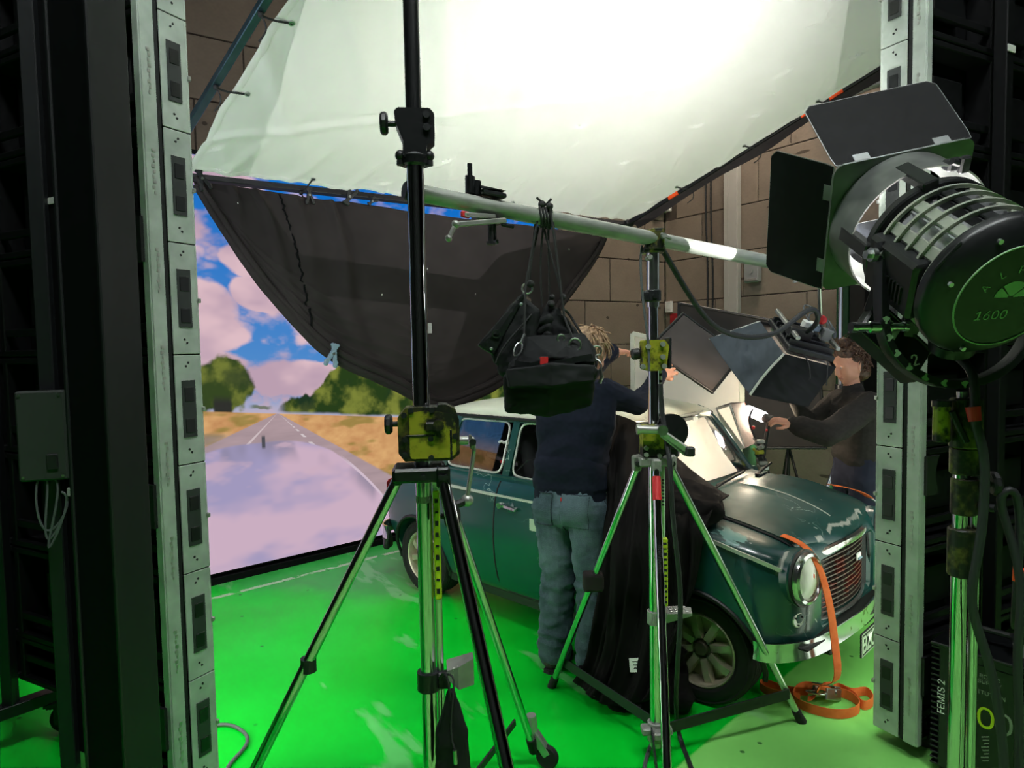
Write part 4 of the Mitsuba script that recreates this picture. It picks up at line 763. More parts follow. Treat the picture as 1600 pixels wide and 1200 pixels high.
def wr1(t, P, ux, uy, W, H):
    f = lambda x, z: P + ux * x + Z3 * z - uy * .0 + uy * .0095
    o = -1
    put('hand_lettering', text('FEMIS 2', .024, f(.030, H * .60), Z3, -ux, .0015), 'label_white', t, smooth=False)
    pn_ = put('front_panel', xf(box(.13, .004, H * .86, b=.001), mat4(np.stack([ux, uy, Z3], 1) if np.linalg.det(np.stack([ux, uy, Z3], 1)) > 0 else np.stack([-ux, uy, Z3], 1), f(W - .105, H * .5) - uy * .001)), 'black_satin', t, smooth=False)
    for s, z in (('RONIC', .86), ('SUPPLY', .82), ('TITUTION', .74)): put('print', text(s, .014, f(W - .115, H * z) - uy * .004, ux, Z3, .001), 'grey_cast', pn_, smooth=False)
    put('digit', text('0', .075, f(W - .125, H * .56) - uy * .004, ux, Z3, .001), 'yellow_label', pn_, smooth=False); put('digit', text('0', .075, f(W - .07, H * .56) - uy * .004, ux, Z3, .001), 'grey_cast', pn_, smooth=False)
    for i in range(8): put('print', cat_(xf(box(.05 - .01 * (i % 3), .001, .004), mat4(np.eye(3), f(W - .115, H * (.43 - .025 * i)) - uy * .0045))), 'grey_cast', pn_, smooth=False)
def wr2(t, P, ux, uy, W, H):
    put('hand_lettering', text('Femis', .03, P + ux * .028 + Z3 * H * .30 + uy * .0095, Z3, -ux, .0015), 'label_white', t, smooth=False)
    put('tape_mark', xf(plate([(-.008, -.03), (.006, -.025), (.008, .02), (-.002, .03)], .002), mat4(np.stack([ux, Z3, -uy], 1), P + ux * .05 + Z3 * H * .55 + uy * .008)), 'label_white', t, smooth=False)
b0 = V(1.560, 2.50, 0); b1 = b0 + nrm(V(.62, -.78, 0)) * .30
ballast('lamp_ballast', 'black finned ballast box lettered FEMIS 2, at the right edge beside the lamp stand', b0, b1, .24, .50, wr1)
b2 = b1 + nrm(V(.62, -.78, 0)) * .05; b3 = b2 + nrm(V(.75, -.66, 0)) * .26
ballast('lamp_ballast', 'second black finned ballast box, nearer and partly cut by the right edge', b2, b3, .34, .44, wr2)
t = thing('plug', 'grey cable plug standing on the ballast box at the right edge', 'plug')
tp_ = b1 + V(.06, .10, .46); put('shell', cyl(tp_ + V(0, 0, .0), tp_ + V(-.02, 0, .11), .020, 16, .024), 'grey_plastic', t); put('ring', cyl(tp_ + V(-.018, 0, .10), tp_ + V(-.021, 0, .118), .028, 16), 'black_plastic', t)

# ---------------------------------------------------------------- sandbags hanging from the tube
mat('bag_cloth', lambda p, n, uv: mix(lin('#0d0f10'), lin('#1b1e1f'), fbm(p.x * 25, p.y * 25, p.z * 25, 4)), .75, 0, .3)
mat('bag_leather', '#121616', .4)
HP = A + (B - A) * .507; HT = HP + V(0, 0, .03)
bq = lambda x, y, dy=0.: EYE + (V(*(0.187, 1.000, 1.393)) - EYE) * 0 + _bag(x, y, dy)
def _bag(x, y, dy):
    s = HP[1] / 1064.4; return V(HP[0] + (x - 833) * s, HP[1] + dy, HP[2] + (326 - y) * s)
crease = lambda f, a, s=0: (lambda v: a * fb(v, f, 4, s) + a * .8 * (np.abs(fb(v * V(1, 1, 2.2), f * .7, 3, s + 5)) * -2 + .25))
def cord(a, b, sag=0., r=.0042): 
    a, b = V(*a), V(*b); return tube(smooth_path([a, (a + b) / 2 + V(sag, 0, 0), b], 10), r, 6)
def dring(t, c, r=.020, n=(0, 1, 0)): put('d_ring', xf(tube(np.stack([r * np.cos(q_ := np.linspace(0, 2 * np.pi, 20)), r * np.sin(q_), 0 * q_], 1), .003, 8), mat4(frame(n), c)), 'steel', t)
def hook(t, a, b): 
    a, b = V(*a), V(*b); d = nrm(b - a); L = np.linalg.norm(b - a)
    put('snap_hook', [cyl(a, a + d * L * .4, .005, 8), tube(np.stack([a + d * L * (.4 + .3 * (1 - math.cos(q))) + nrm(np.cross(d, (0, 1, 0))) * .012 * math.sin(q) for q in np.linspace(0, 2 * np.pi, 18)]), .0028, 6)], 'steel', t)
grp = None
# front saddle bag
t = thing('sandbag', 'front black sandbag with a small red tab, hanging lowest from the tube', 'sandbag')
H_ = lambda l, r=.012: m3.Manifold.batch_hull([sph(_bag(x, y, d), r) for x, y, d in l])
low = [(774, 612, .02), (890, 606, .02), (771, 616, -.09), (890, 610, -.09), (776, 575, .05), (896, 570, .05), (770, 570, -.10), (898, 562, -.12), (830, 622, -.11), (830, 585, -.14)]
up = [(778, 556, -.07), (898, 545, -.08), (786, 530, .02), (900, 528, .0), (800, 515, -.03), (885, 512, -.04), (840, 540, -.12), (780, 570, .04), (896, 565, .03)]
put('pouch', organic([H_(low, .014)], .010, 6, crease(26, .012, 1)), 'bag_cloth', t, smooth=True)
put('upper_pouch', organic([H_(up, .014)], .010, 6, crease(22, .014, 2)), 'bag_cloth', t, smooth=True)
put('flap', organic([H_([(772, 560, -.13), (896, 556, -.145), (776, 580, -.135), (894, 573, -.15), (835, 552, -.155), (835, 580, -.16), (768, 585, -.05), (897, 560, -.05)], .008)], .010, 4, crease(30, .008, 3)), 'bag_cloth', t, smooth=True)
put('webbing', sweep(smooth_path([_bag(782, 548, -.10), _bag(812, 552, -.135), _bag(845, 549, -.14), _bag(896, 540, -.115)], 20), [(-.003, -.010), (.003, -.010), (.003, .010), (-.003, .010)], (0, 0, 1)), 'bag_leather', t)
put('red_tab', box(.026, .006, .030, _bag(824, 546, -.148), .001), 'red_tape', t, label='small red tab')
hook(t, _bag(797, 505, -.08), _bag(782, 537, -.11)); dring(t, _bag(872, 522, -.09)); dring(t, _bag(852, 512, -.07), .012)
put('cord', [cord(HT + V(-.02, -.03, 0), _bag(800, 430, -.05)), cord(_bag(800, 430, -.05), _bag(796, 508, -.08)), cord(HT + V(.015, -.03, 0), _bag(858, 480, -.05)), cord(_bag(858, 480, -.05), _bag(870, 515, -.09))], 'cord', t)
# left bag
t = thing('sandbag', 'left black sandbag with leather end flap, hanging tilted from the tube', 'sandbag')
put('pouch', organic([H_([(792, 452, .0), (815, 470, -.02), (770, 480, .02), (745, 520, .0), (762, 560, .0), (798, 562, -.03), (812, 500, .07), (775, 570, .06), (800, 560, .08)], .016)], .010, 6, crease(26, .012, 4)), 'bag_cloth', t, smooth=True)
put('end_flap', organic([H_([(797, 444, -.02), (806, 450, .03), (756, 500, -.03), (762, 505, .03), (728, 520, -.03), (734, 520, .03), (748, 533, -.03), (745, 528, .03)], .006)], .008, 4, crease(35, .005, 6)), 'bag_leather', t, smooth=True)
for x, y in ((793, 459), (746, 526)): put('rivet', ball(_bag(x, y, -.05 if x > 760 else -.042), .006, 2), 'steel', t)
dring(t, _bag(803, 434, -.01), .018); put('buckle', xf(ring(.015, .004, .004, 14), mat4(frame((0, 1, .2)), _bag(754, 504, -.045))), 'black_metal', t)
put('piping', tube(smooth_path([_bag(812, 470, -.03), _bag(790, 495, -.05), _bag(768, 520, -.05), _bag(752, 548, -.04)], 16), .003, 6), 'cord', t)
put('cord', [cord(HT + V(-.03, -.02, 0), _bag(806, 428, -.01)), cord(HT + V(-.01, .02, 0), _bag(801, 430, 0)), ball(_bag(808, 427, -.01), .014, 2)], 'cord', t)
# rear bag
t = thing('sandbag', 'rear black sandbag with pleated top and snap hook, behind the other two hanging bags', 'sandbag')
put('pouch', organic([H_([(838, 462, .05), (850, 470, .03), (812, 505, .02), (870, 500, .03), (888, 520, .06), (900, 555, .06), (815, 545, .02), (860, 548, .02), (880, 545, .14), (830, 540, .14)], .014)], .010, 5, crease(30, .014, 8)), 'bag_cloth', t, smooth=True)
put('pleat', [organic([chain([(*_bag(818 + 3 * i, 488 + 14 * i, -.012), .013), (*_bag(835 - 1 * i, 482 + 12 * i, -.02), .017), (*_bag(829 + 5 * i, 498 + 13 * i, -.015), .011)], 14)], .008, 4) for i in range(4)], 'bag_cloth', t, smooth=True)
put('side_strap', [sweep(smooth_path([_bag(861, 468, .0), _bag(872, 482, .0), _bag(888, 510, -.02), _bag(905, 535, -.02), _bag(905, 560, -.03)], 24), [(-.003, -.012), (.003, -.012), (.003, .012), (-.003, .012)], (0, 1, 0))], 'bag_leather', t)
put('cord', [cord(HT + V(.0, .0, 0), _bag(826, 462, .02), -.01), cord(HT + V(.01, .02, 0), _bag(838, 455, .03)), cord(HT + V(-.015, .0, -.03), _bag(857, 448, 0)), cord(HT + V(.02, -.01, 0), _bag(860, 478, 0))], 'cord', t)
put('knot', [ball(_bag(840, 458, .02), .014, 2), ball(_bag(858, 448, .0), .012, 2), ball(_bag(842, 447, .02), .010, 2)], 'cord', t)
hook(t, _bag(903, 535, -.04), _bag(910, 562, -.06)); dring(t, _bag(908, 532, -.03), .016)
put('key_clip', tube([_bag(911, 560, -.06) , _bag(914, 572, -.06), _bag(910, 582, -.06)], .006, 8), 'steel', t)
t = thing('hanging_loop', 'bundle of dark cord loops knotted around the scaffold tube above the bags', 'rope')
lp_ = [HP + pn * 0 + PD * (.012 * i - .02) for i in range(4)]
put('cord', [tube(np.stack([c + .034 * (np.cos(a) * V(0, 1, 0) * .95 + np.sin(a) * Z3) + PD * .004 * np.sin(2 * a) for a in np.linspace(0, 2 * np.pi, 22)]), .0045, 6) for c in lp_], 'cord', t)
put('knot', [ball(HT + V(-.012, -.02, .012), .013, 2), ball(HT + V(.014, -.025, .004), .012, 2), cyl(HT + V(.0, -.01, .01), HT + V(-.03, -.02, .035), .004, 6), cyl(HT + V(.0, -.01, .01), HT + V(.02, -.02, .03), .004, 6)], 'cord', t)

# ---------------------------------------------------------------- the green car
from scipy.interpolate import PchipInterpolator as PCI
CARM = mat4(np.array([[math.cos(-.7801), -math.sin(-.7801), 0], [math.sin(-.7801), math.cos(-.7801), 0], [0, 0, 1.]]), (1.2732, 3.4676, 0))
MK = lambda m: xf(m, CARM)
def cw_(x, y, z): return (CARM @ V(x, y, z, 1))[:3]
CD = CARM[:3, 0]; CLft = CARM[:3, 1]
def carxy(p):
    dx, dy = p.x - 1.2732, p.y - 3.4676; return dx * .7108 - dy * .7034, dx * .7034 + dy * .7108
def paint_col(p, n, uv):
    x, y = carxy(p); z = p.z
    c = mix((.004, .040, .036), (.007, .058, .050), fbm(x * 3, y * 3, z * 3, 3))
    fade = smoothstep(.78, .84, z) * smoothstep(.40, .66, fbm(x * 4, y * 4, z * 4, 4)) * smoothstep(-.5, -.1, x); c = mix(c, (.045, .075, .066), fade * .7)
    scr = smoothstep(.985, .997, 1 - dr.abs(fbm(x * 7 + 2 * z, y * 7, z * 7, 4) - .5) * 2.0) * smoothstep(.58, .68, fbm(x * 2.3, y * 2.3 + 5, z * 2.3, 3)); c = mix(c, (.24, .32, .29), scr * .8)
    wt = smoothstep(.60, .63, fbm(x * 6, y * 14, z * 9, 5)) * smoothstep(.745, .77, z) * smoothstep(.83, .81, z) * smoothstep(-.54, -.60, y) * smoothstep(.0, .08, x); c = mix(c, (.16, .36, .32), wt * .8)
    chips = smoothstep(.055, .035, voronoi(x * 9 + z * 4, y * 9 + z * 9)[0]) * smoothstep(.55, .7, noise(x * 5, y * 5, z * 5)) * smoothstep(-.2, .2, x); c = mix(c, (.38, .42, .40), chips * .8)
    nose = smoothstep(.012, .004, dr.abs(x - .385 + .05 * (fbm(y * 12, z * 6, 3., 4) - .5) + .10 * dr.square(y))) * smoothstep(.45, .6, noise(y * 16, 2.)) * smoothstep(.66, .70, z); c = mix(c, (.42, .42, .38), nose * .7)
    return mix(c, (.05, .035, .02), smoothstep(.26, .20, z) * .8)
def paint_rough(p, n, uv):
    x, y = carxy(p); return .16 + .16 * smoothstep(.74, .80, p.z) * smoothstep(-.5, -.2, x) + .10 * fbm(x * 8, y * 8, p.z * 8, 3)
scene['mat_car_paint'] = {'type': 'twosided', 'bsdf': {'type': 'principled', 'base_color': mikit.proc(paint_col), 'roughness': mikit.proc(paint_rough), 'specular': .6, 'clearcoat': .6, 'clearcoat_gloss': .85}}
mat('roof_white', grain(4, '#c9cdb8', '#dfe2d0'), .3, 0, .5, clearcoat=.4)
mat('car_chrome', wear_tint('#cfd1d2', '#8b7f74', 24, .60, .70), .14, .95)
mat('trim_pale', '#b9bdb4', .3, .4)
mat('dark_trim', '#101312', .5)
mat('interior', '#17181a', .8)
mat('seat_cloth', '#1d1e22', .9)
mat('board_white', '#e6e1d4', .8)
mat('drape_black', lambda p, n, uv: mix(lin('#0b0a0a'), lin('#171515'), fbm(p.x * 8, p.y * 8, p.z * 8, 4)), .88, 0, .15, sheen=.15)
mat('wheel_alloy', grain(18, '#a39b86', '#cfc6ae'), .4, .5)
mat('wheel_alloy_dark', grain(18, '#4d4a3f', '#6e6856'), .45, .5)
mat('tyre', lambda p, n, uv: mix(lin('#141415'), lin('#232322'), fbm(p.x * 15, p.y * 15, p.z * 15, 4)), .7, 0, .3)
mat('grille_metal', wear_tint('#4d413c', '#6b2f28', 10, .50, .64), .45, .35)  # red reflection put into the slats' dusty brown
scene['mat_car_glass'] = {'type': 'thindielectric', 'int_ior': 1.5}
scene['mat_lamp_glass'] = {'type': 'principled', 'base_color': rgb('#e9e6da'), 'roughness': .2, 'specular': .6, 'clearcoat': 1.0}
fw_ = PCI([-2.54, -2.50, -2.42, -2.2, -1.8, -1.2, -.5, 0, .2, .32, .39, .43], [.42, .55, .62, .665, .69, .70, .70, .695, .68, .65, .58, .48])
fzt = PCI([-2.54, -2.3, -1.9, -.3, 0, .2, .32, .39, .43], [.70, .80, .86, .86, .845, .805, .77, .725, .66]); fzc = PCI([-2.54, -2.3, -1.9, -.3, -.1, .1, .25, .36, .41, .43], [.72, .83, .885, .885, .88, .855, .815, .77, .725, .69])
fzb = PCI([-2.54, -2.4, -2.2, -1.9, -.3, .2, .36, .43], [.36, .30, .22, .20, .20, .22, .31, .35])
gz = PCI([.0, .2, .3, .45, .55, .70, .79, .84, .88, 1.0], [.88, .90, .955, .993, 1.0, .985, .958, .925, .88, .8])
def side_y(x, z): return float(fw_(x)) * float(gz(z))
def top_z(x, y):
    w = float(fw_(x)) - .17; a = np.clip(np.abs(y) / w, 0, 1.0); return float(fzt(x)) + (float(fzc(x)) - float(fzt(x))) * (1 - a ** 2.2)
def section(x):
    w, zb, zt = float(fw_(x)), float(fzb(x)), float(fzt(x)); cabin = -1.93 < x < -.305
    zl = np.array([.20, .225, .27, .34, .42, .50, .58, .66, .72, .765, .79]); zs = zb + (zl - .2) / .59 * (min(zt - .075, .79) - zb)
    half = [(0, zb), (w * .5, zb), (w * .84, zb)] + [(w * float(gz(a)), b) for a, b in zip(zl, zs)]
    if cabin: half += [(.655, .82), (.638, .85), (.618, .875), (.600, .886), (.575, .886), (.562, .86), (.555, .70), (.54, .58), (.45, .56), (.25, .56), (0, .56)]
    else:
        y0, z0 = half[-1]; ys, zz_ = w - .17, zt
        for q in (.3, .6, .9, 1.2): half.append((ys + (y0 - ys) * math.cos(q), z0 + (zt + .0 - z0) * math.sin(q)))
        for q in (1, .82, .64, .46, .30, .15, 0): half.append((ys * q, top_z(x, ys * q)))
    return np.array(half)
xs = np.r_[.43, .42, .405, .39, .37, .34, .30, .25, np.linspace(.2, -.29, 12), -.300, -.31, np.linspace(-.4, -1.85, 20), -1.925, -1.935, np.linspace(-2.0, -2.4, 8), -2.45, -2.50, -2.54]
rings = []
for x in xs:
    h_ = section(x); full = np.vstack([h_, (h_ * V(-1, 1))[-2:0:-1]]); rings.append(np.c_[np.full(len(full), x), full])
shell = _skin(np.array(rings), True); shell.merge_vertices(); 
if shell.volume < 0: shell.invert()
def mm(t):
    t = t.copy(); t.merge_vertices(digits_vertex=6); t.update_faces(t.nondegenerate_faces())
    if t.volume < 0: t.invert()
    return m3.Manifold(m3.Mesh(np.asarray(t.vertices, np.float32), np.asarray(t.faces, np.uint32)))
bodym = mm(shell)
for s in (-1, 1):
    pod = mm(move(lathe([(0, -.30), (.07, -.28), (.108, -.16), (.122, -.05), (.122, -.015), (.112, .0), (0, .0)], 36), (.415, s * .495, .640), R=frame((1, s * .12, .05)))); bodym = bodym + pod
for xw, s in ((0, -1), (0, 1), (-2.036, -1), (-2.036, 1)):
    arch = mm(cyl((xw, s * .44, .245), (xw, s * .85, .245), .292 if xw == 0 else .285, 48)); bodym = bodym - arch
bodym = bodym - mm(box(.10, .70, .30, (.445, 0, .53), .02))
car = thing('car', 'dark green small vintage car with white roof and scuffed paint, parked before the LED wall', 'car')
bk = put('body', MK(to_tm(bodym)), 'car_paint', car, smooth=28)
for s in (-1, 1):
    for xw, r in ((0, .292), (-2.036, .285)):
        q = np.linspace(-.18, math.pi + .18, 40); put('arch_lip', MK(tube(np.stack([xw + (r + .004) * np.cos(q), [s * (side_y(xw + r * math.cos(a), np.clip(.245 + r * math.sin(a), .2, .79)) + .002) for a in q], .245 + (r + .004) * np.sin(q)], 1), .012, 8)), 'dark_trim', bk)
    xx = np.linspace(.36, -2.35, 60); put('waist_trim', MK(sweep(np.stack([xx, [s * (side_y(x, min(.79, float(fzt(x)) - .055)) + .004) for x in xx], [min(.786, float(fzt(x)) - .058) for x in xx]], 1), [(-.005, -.008), (.005, -.008), (.005, .008), (-.005, .008)], (0, 0, 1))), 'trim_pale', bk)
    xx = np.linspace(-.32, -1.74, 40); put('sill_flange', MK(sweep(np.stack([xx, [s * (side_y(x, .2) - .005) for x in xx], 0 * xx + .195], 1), [(-.012, -.022), (.012, -.022), (.012, .022), (-.012, .022)], (0, 0, 1))), 'dark_trim', bk)
# doors
for s in (-1, 1):
    def dgrid(x0, x1, z0, z1, o): return np.array([[V(x, s * (side_y(x, z) + o), z) for z in np.linspace(z0, z1, 16)] for x in np.linspace(x0, x1, 16)])
    d = put('door', MK(sheet(dgrid(-.43, -1.262, .235, .862, .003), .006)), 'car_paint', car, smooth=28)
    edge = [V(-1.272 + .0 * z, s * (side_y(-1.27, z) + .002), z) for z in np.linspace(.862, .30, 16)] + [V(-1.255, s * (side_y(-1.255, .245) + .002), .245), V(-1.20, s * (side_y(-1.2, .228) + .002), .228)] + [V(x, s * (side_y(x, .228) + .002), .228) for x in np.linspace(-1.1, -.5, 8)]
    put('door_gap', MK(tube(np.array(edge), .0045, 6)), 'ink', d)
    hb_ = put('door_handle', MK(cat_(obox(V(-1.215, s * .700, .742), V(-1.075, s * .715, .735), .014, .020), cyl((-1.205, s * .685, .742), (-1.205, s * .722, .742), .017, 16), cyl((-1.095, s * .685, .736), (-1.095, s * .705, .736), .011, 12))), 'car_chrome', d)
    put('key_plate', MK(xf(lathe([(0, 0), (.032, 0), (.030, .006), (.012, .010), (0, .010)], 20), mat4(frame((0, s, .15)), (-1.14, s * (side_y(-1.14, .735) + .003), .738)))), 'car_paint', hb_)
    put('door_card', MK(cat_(box(.10, .004, .115, (-.935, s * (side_y(-.935, .66) + .006), .645), .001))), 'trim_pale', d)
# cabin: roof, pillars, glass
def cab_y(z, base=.600): return base - (z - .88) * .20
RX = np.r_[-.535, -.55, -.58, -.64, -.74, -.9, -1.1, -1.3, -1.5, -1.68, -1.80, -1.90, -1.955, -1.985]
rz = PCI([-1.985, -1.90, -1.7, -1.3, -1.0, -.7, -.58, -.535], [1.215, 1.268, 1.305, 1.325, 1.322, 1.293, 1.262, 1.232]); rw = PCI([-1.985, -1.9, -1.6, -1.1, -.7, -.56, -.535], [.40, .50, .535, .54, .53, .50, .47])
rr = []
for x in RX:
    Wd, zt_ = float(rw(x)), float(rz(x)); ze = 1.205 + .012 * math.cos((x + 1.25) * 1.6); q = np.linspace(-1, 1, 31)
    prof = np.c_[Wd * np.sin(q * math.pi / 2) * (1.0), ze + (zt_ - ze) * np.maximum(np.cos(q * math.pi / 2), 0) ** .55]
    low_ = np.c_[(prof[::-1, 0]) * .985, prof[::-1, 1] - .028]; low_[[0, -1], 1] = ze - .012
    rr.append(np.c_[np.full(62, x), np.vstack([prof, low_])])
put('roof', MK(_skin(np.array(rr), True)), 'roof_white', car, smooth=50)
for s in (-1, 1):
    xx = np.linspace(-.545, -1.95, 50); put('gutter', MK(tube(np.stack([xx, [s * (float(rw(x)) + .006) for x in xx], [1.203 + .012 * math.cos((x + 1.25) * 1.6) for x in xx]], 1), .011, 8)), 'dark_trim', car)
    pil = lambda x0, x1, w0, w1=None, yo=0.: hull([(x0 + a, s * (cab_y(.875) + yo + b), .872) for a in (-w0 / 2, w0 / 2) for b in (-.03, .008)] + [(x1 + a, s * (cab_y(1.215) + yo + b), 1.218) for a in (-(w1 or w0) / 2, (w1 or w0) / 2) for b in (-.03, .008)])
    put('pillar', MK(pil(-1.265, -1.215, .055, .05)), 'car_paint', car); put('pillar', MK(pil(-1.88, -1.80, .16, .22)), 'car_paint', car)
    ap = smooth_path([(-.325, s * .578, .855), (-.43, s * .560, 1.0), (-.52, s * .535, 1.13), (-.60, s * .505, 1.215), (-.70, s * .53, 1.222)], 24)
    put('pillar', MK(tube(ap, .020, 10)), 'car_paint', car); put('pillar_seam', MK(tube(ap + V(-.035, s * .012, 0), .010, 8)), 'trim_pale', car)
    put('window_rail', MK(cat_(obox(V(-.36, s * .602, .880), V(-1.92, s * .602, .880), .03, .018), obox(V(-.62, s * .528, 1.205), V(-1.93, s * .528, 1.205), .03, .022))), 'car_paint', car)
    def pane(nm, poly, y_off=0., trim=True):
        p = smooth_path([V(x, s * (cab_y(z) + y_off), z) for x, z in poly], 60, True)
        q2 = np.array([[a[0], a[2]] for a in p]); cs_ = to_tm(m3.Manifold.extrude(m3.CrossSection([q2 if m3.CrossSection([q2]).area() > 0 else q2[::-1]]), .004))
        v = np.array(cs_.vertices); v = np.c_[v[:, 0], s * (cab_y(v[:, 1]) + y_off + v[:, 2] - .002), v[:, 1]]
        g = put(nm, MK(trimesh.Trimesh(v, cs_.faces, process=False)), 'car_glass', car, smooth=False)
        if trim: put('trim', MK(tube(np.vstack([p, p[:1]]), .0075, 6)), 'trim_pale', g)
        return g
    def rpoly(c, r=.05):
        c = np.array(c, float); out = []
        for i in range(len(c)):
            a, b, d = c[i - 1], c[i], c[(i + 1) % len(c)]; out += [b + nrm(a - b) * r, b + (nrm(a - b) + nrm(d - b)) * r * .28, b + nrm(d - b) * r]
            out.append((b + d) / 2 if np.linalg.norm(d - b) > .2 else b + nrm(d - b) * r * 1.05)
        return out
    pane('quarter_window', rpoly([(-1.72, 1.19), (-1.27, 1.195), (-1.31, .895), (-1.80, .90)])); pane('door_window', rpoly([(-1.185, 1.195), (-.60, 1.20), (-.42, .895), (-1.215, .895)]))
    k = pane('sliding_pane', rpoly([(-1.12, 1.00), (-.60, 1.0), (-.50, .90), (-1.20, .90)], .04), -.02, False)
ws = []
for a in np.linspace(0, 1, 12):
    x0, x1 = np.array([-.325, .578, .860]), np.array([-.590, .505, 1.218]); P_ = x0 * (1 - a) + x1 * a
    ws.append([V(P_[0] + (.10 - .02 * a) * (1 - q ** 2), P_[1] * q, P_[2] + .012 * (1 - q ** 2) * (1 - a)) for q in np.linspace(-1, 1, 21)])
ws = np.array(ws); wsk = put('windscreen', MK(sheet(ws, .004)), 'car_glass', car, smooth=True)
put('rubber_seal', MK(cat_(tube(np.vstack([ws[0], ws[1:, -1], ws[-1, ::-1][1:], ws[::-1, 0][1:]]), .012, 8))), 'dark_trim', wsk)
put('seal_trim', MK(tube(ws[-1] + V(.012, 0, .006), .008, 8)), 'trim_pale', wsk); put('sticker', MK(move(lathe([(0, 0), (.022, 0), (.022, .002), (0, .002)], 18), ws[8, 5] + V(.012, 0, .006), R=frame((.8, 0, .6)))), 'label_white', wsk)
rwn = [[V(-1.99 - .14 * a + .0, .42 * q * (1 + .1 * a), 1.19 - .28 * a) for q in np.linspace(-1, 1, 9)] for a in np.linspace(0, 1, 5)]
put('rear_window', MK(sheet(np.array(rwn), .004)), 'car_glass', car, smooth=True)
put('rear_panel', MK(cat_(hull([(-1.93, s * .56, .87) for s in (-1, 1)] + [(-2.16, s * .50, .86) for s in (-1, 1)] + [(-2.13, s * .49, .90) for s in (-1, 1)] + [(-1.95, s * .55, .91) for s in (-1, 1)]), *[hull([(-1.90, s * .56, .88), (-2.14, s * .48, .90), (-1.97, s * .41, 1.21), (-1.88, s * .52, 1.21), (-2.12, s * .44, .90), (-1.97, s * .38, 1.20)]) for s in (-1, 1)])), 'car_paint', car)
# scuttle, wipers, bonnet
put('scuttle', MK(sheet(np.array([[V(x + .10 * (1 - q ** 2) - .02, .60 * q, .872 + .012 * (1 - q ** 2) - .02 * abs(q) ** 3 + (.004 if k_ else .014)) for q in np.linspace(-1, 1, 21)] for k_, x in enumerate(np.linspace(-.31, -.215, 5))]), .006)), 'car_paint', car, smooth=True)
for y0, y1 in ((-.22, .20), (.28, .55)):
    w_ = put('wiper', MK(cat_(tube(smooth_path([(-.155, y0, .895), (-.175, (y0 + y1) / 2, .912), (-.20, y1, .915)], 12), .007, 8), obox(V(-.165, y0 + .06, .905), V(-.205, y1 + .03, .918), .012, .014))), 'dark_trim', car); put('wiper_pivot', MK(cyl((-.15, y0, .865), (-.15, y0, .905), .014, 12)), 'dark_trim', w_)
bg = []
for x in np.r_[-.115, np.linspace(-.10, .36, 24), .385, .402, .414, .421]:
    yw = .515 - .05 * max(x, 0) / .42 - .035 * max(0, (x - .3) / .12) ** 2; bg.append([V(x + (-.055 * (q ** 2) if x > .35 else 0) * (x - .35) / .07 - .03 * (1 - q * q) * max(0, -x) / .115, yw * q, top_z(min(x, .43), yw * q) + .009 + .010 * math.exp(-(yw * q / .030) ** 2) * min(1, max(0, (.40 - x) / .15)) * min(1, max(0, (x + .12) / .1))) for q in np.linspace(-1, 1, 41)])
bonnet = put('bonnet', MK(sheet(np.array(bg), .010)), 'car_paint', car, smooth=40)
ga = np.array(bg); put('bonnet_gap', MK(cat_(tube(ga[:, 0] + V(0, -.006, -.005), .006, 6), tube(ga[:, -1] + V(0, .006, -.005), .006, 6), tube(ga[0] + V(-.006, 0, -.004), .006, 6))), 'ink', bonnet)
ri = ga[2:-5, 20]; put('ridge_strip', MK(sweep(ri + V(0, 0, .004), [(-.006, -.003), (.006, -.003), (.004, .003), (-.004, .003)], (0, 0, 1))), 'trim_pale', bonnet)
# grille
gx = lambda y: .436 - .055 * (y / .36) ** 2 - .02 * abs(y / .36) ** 6
gt = lambda y: .695 - .035 * abs(y / .36) ** 3; gb = lambda y: .400 + .01 * abs(y / .36) ** 2
gr = put('grille', MK(cat_(box(.02, .66, .29, (.392, 0, .54), .004))), 'ink', car)
ys = np.linspace(-.335, .335, 29)
for i in range(13):
    a = (i + .5) / 13; put('grille_slat', MK(sweep(np.array([V(gx(y) - .012, y, gb(y) + (gt(y) - gb(y)) * a) for y in ys]), [(-.010, -.0045), (.010, -.0075), (.010, -.0015), (-.010, .0035)], (0, 0, 1))), 'grille_metal', gr)
for y in np.linspace(-.30, .30, 11): put('grille_bar', MK(obox(V(gx(y) - .016, y, gb(y)), V(gx(y) - .020, y, gt(y)), .005, .014, (1, 0, 0), .001)), 'grille_metal', gr, smooth=False)
ys = np.linspace(-.375, .375, 41); prf = [(-.008, -.016), (.010, -.013), (.013, 0), (.010, .013), (-.008, .016)]
put('grille_top_trim', MK(sweep(np.array([V(gx(y) + .008, y, gt(y) + .016) for y in ys]), prf, (0, 0, 1))), 'car_chrome', gr, smooth=40)
put('grille_lower_trim', MK(sweep(np.array([V(gx(y) + .004, y, gb(y) - .008) for y in ys]), [(-.006, -.008), (.007, -.006), (.007, .006), (-.006, .008)], (0, 0, 1))), 'car_chrome', gr, smooth=40)
for s in (-1, 1):
    wp_ = smooth_path([V(.408, s * .345, .665), V(.412, s * .352, .60), V(.408, s * .372, .52), V(.395, s * .41, .44), V(.385, s * .425, .395)], 24)
    put('grille_side_trim', MK(sweep(wp_, [(-.03, -.006), (.03, -.006), (.026, .006), (-.026, .006)], (1, 0, 0))), 'car_chrome', gr, smooth=40)
put('badge', MK(box(.012, .05, .035, (.438, .10, .60), .004)), 'label_white', gr, label='small blue and white badge'); put('badge_bar', MK(box(.004, .046, .010, (.446, .10, .592))), 'blue_grey', gr)
put('torn_mesh', MK(hull([(.440, -.06, .655), (.440, -.03, .66), (.442, -.04, .64), (.436, -.065, .642)])), 'ink', gr)
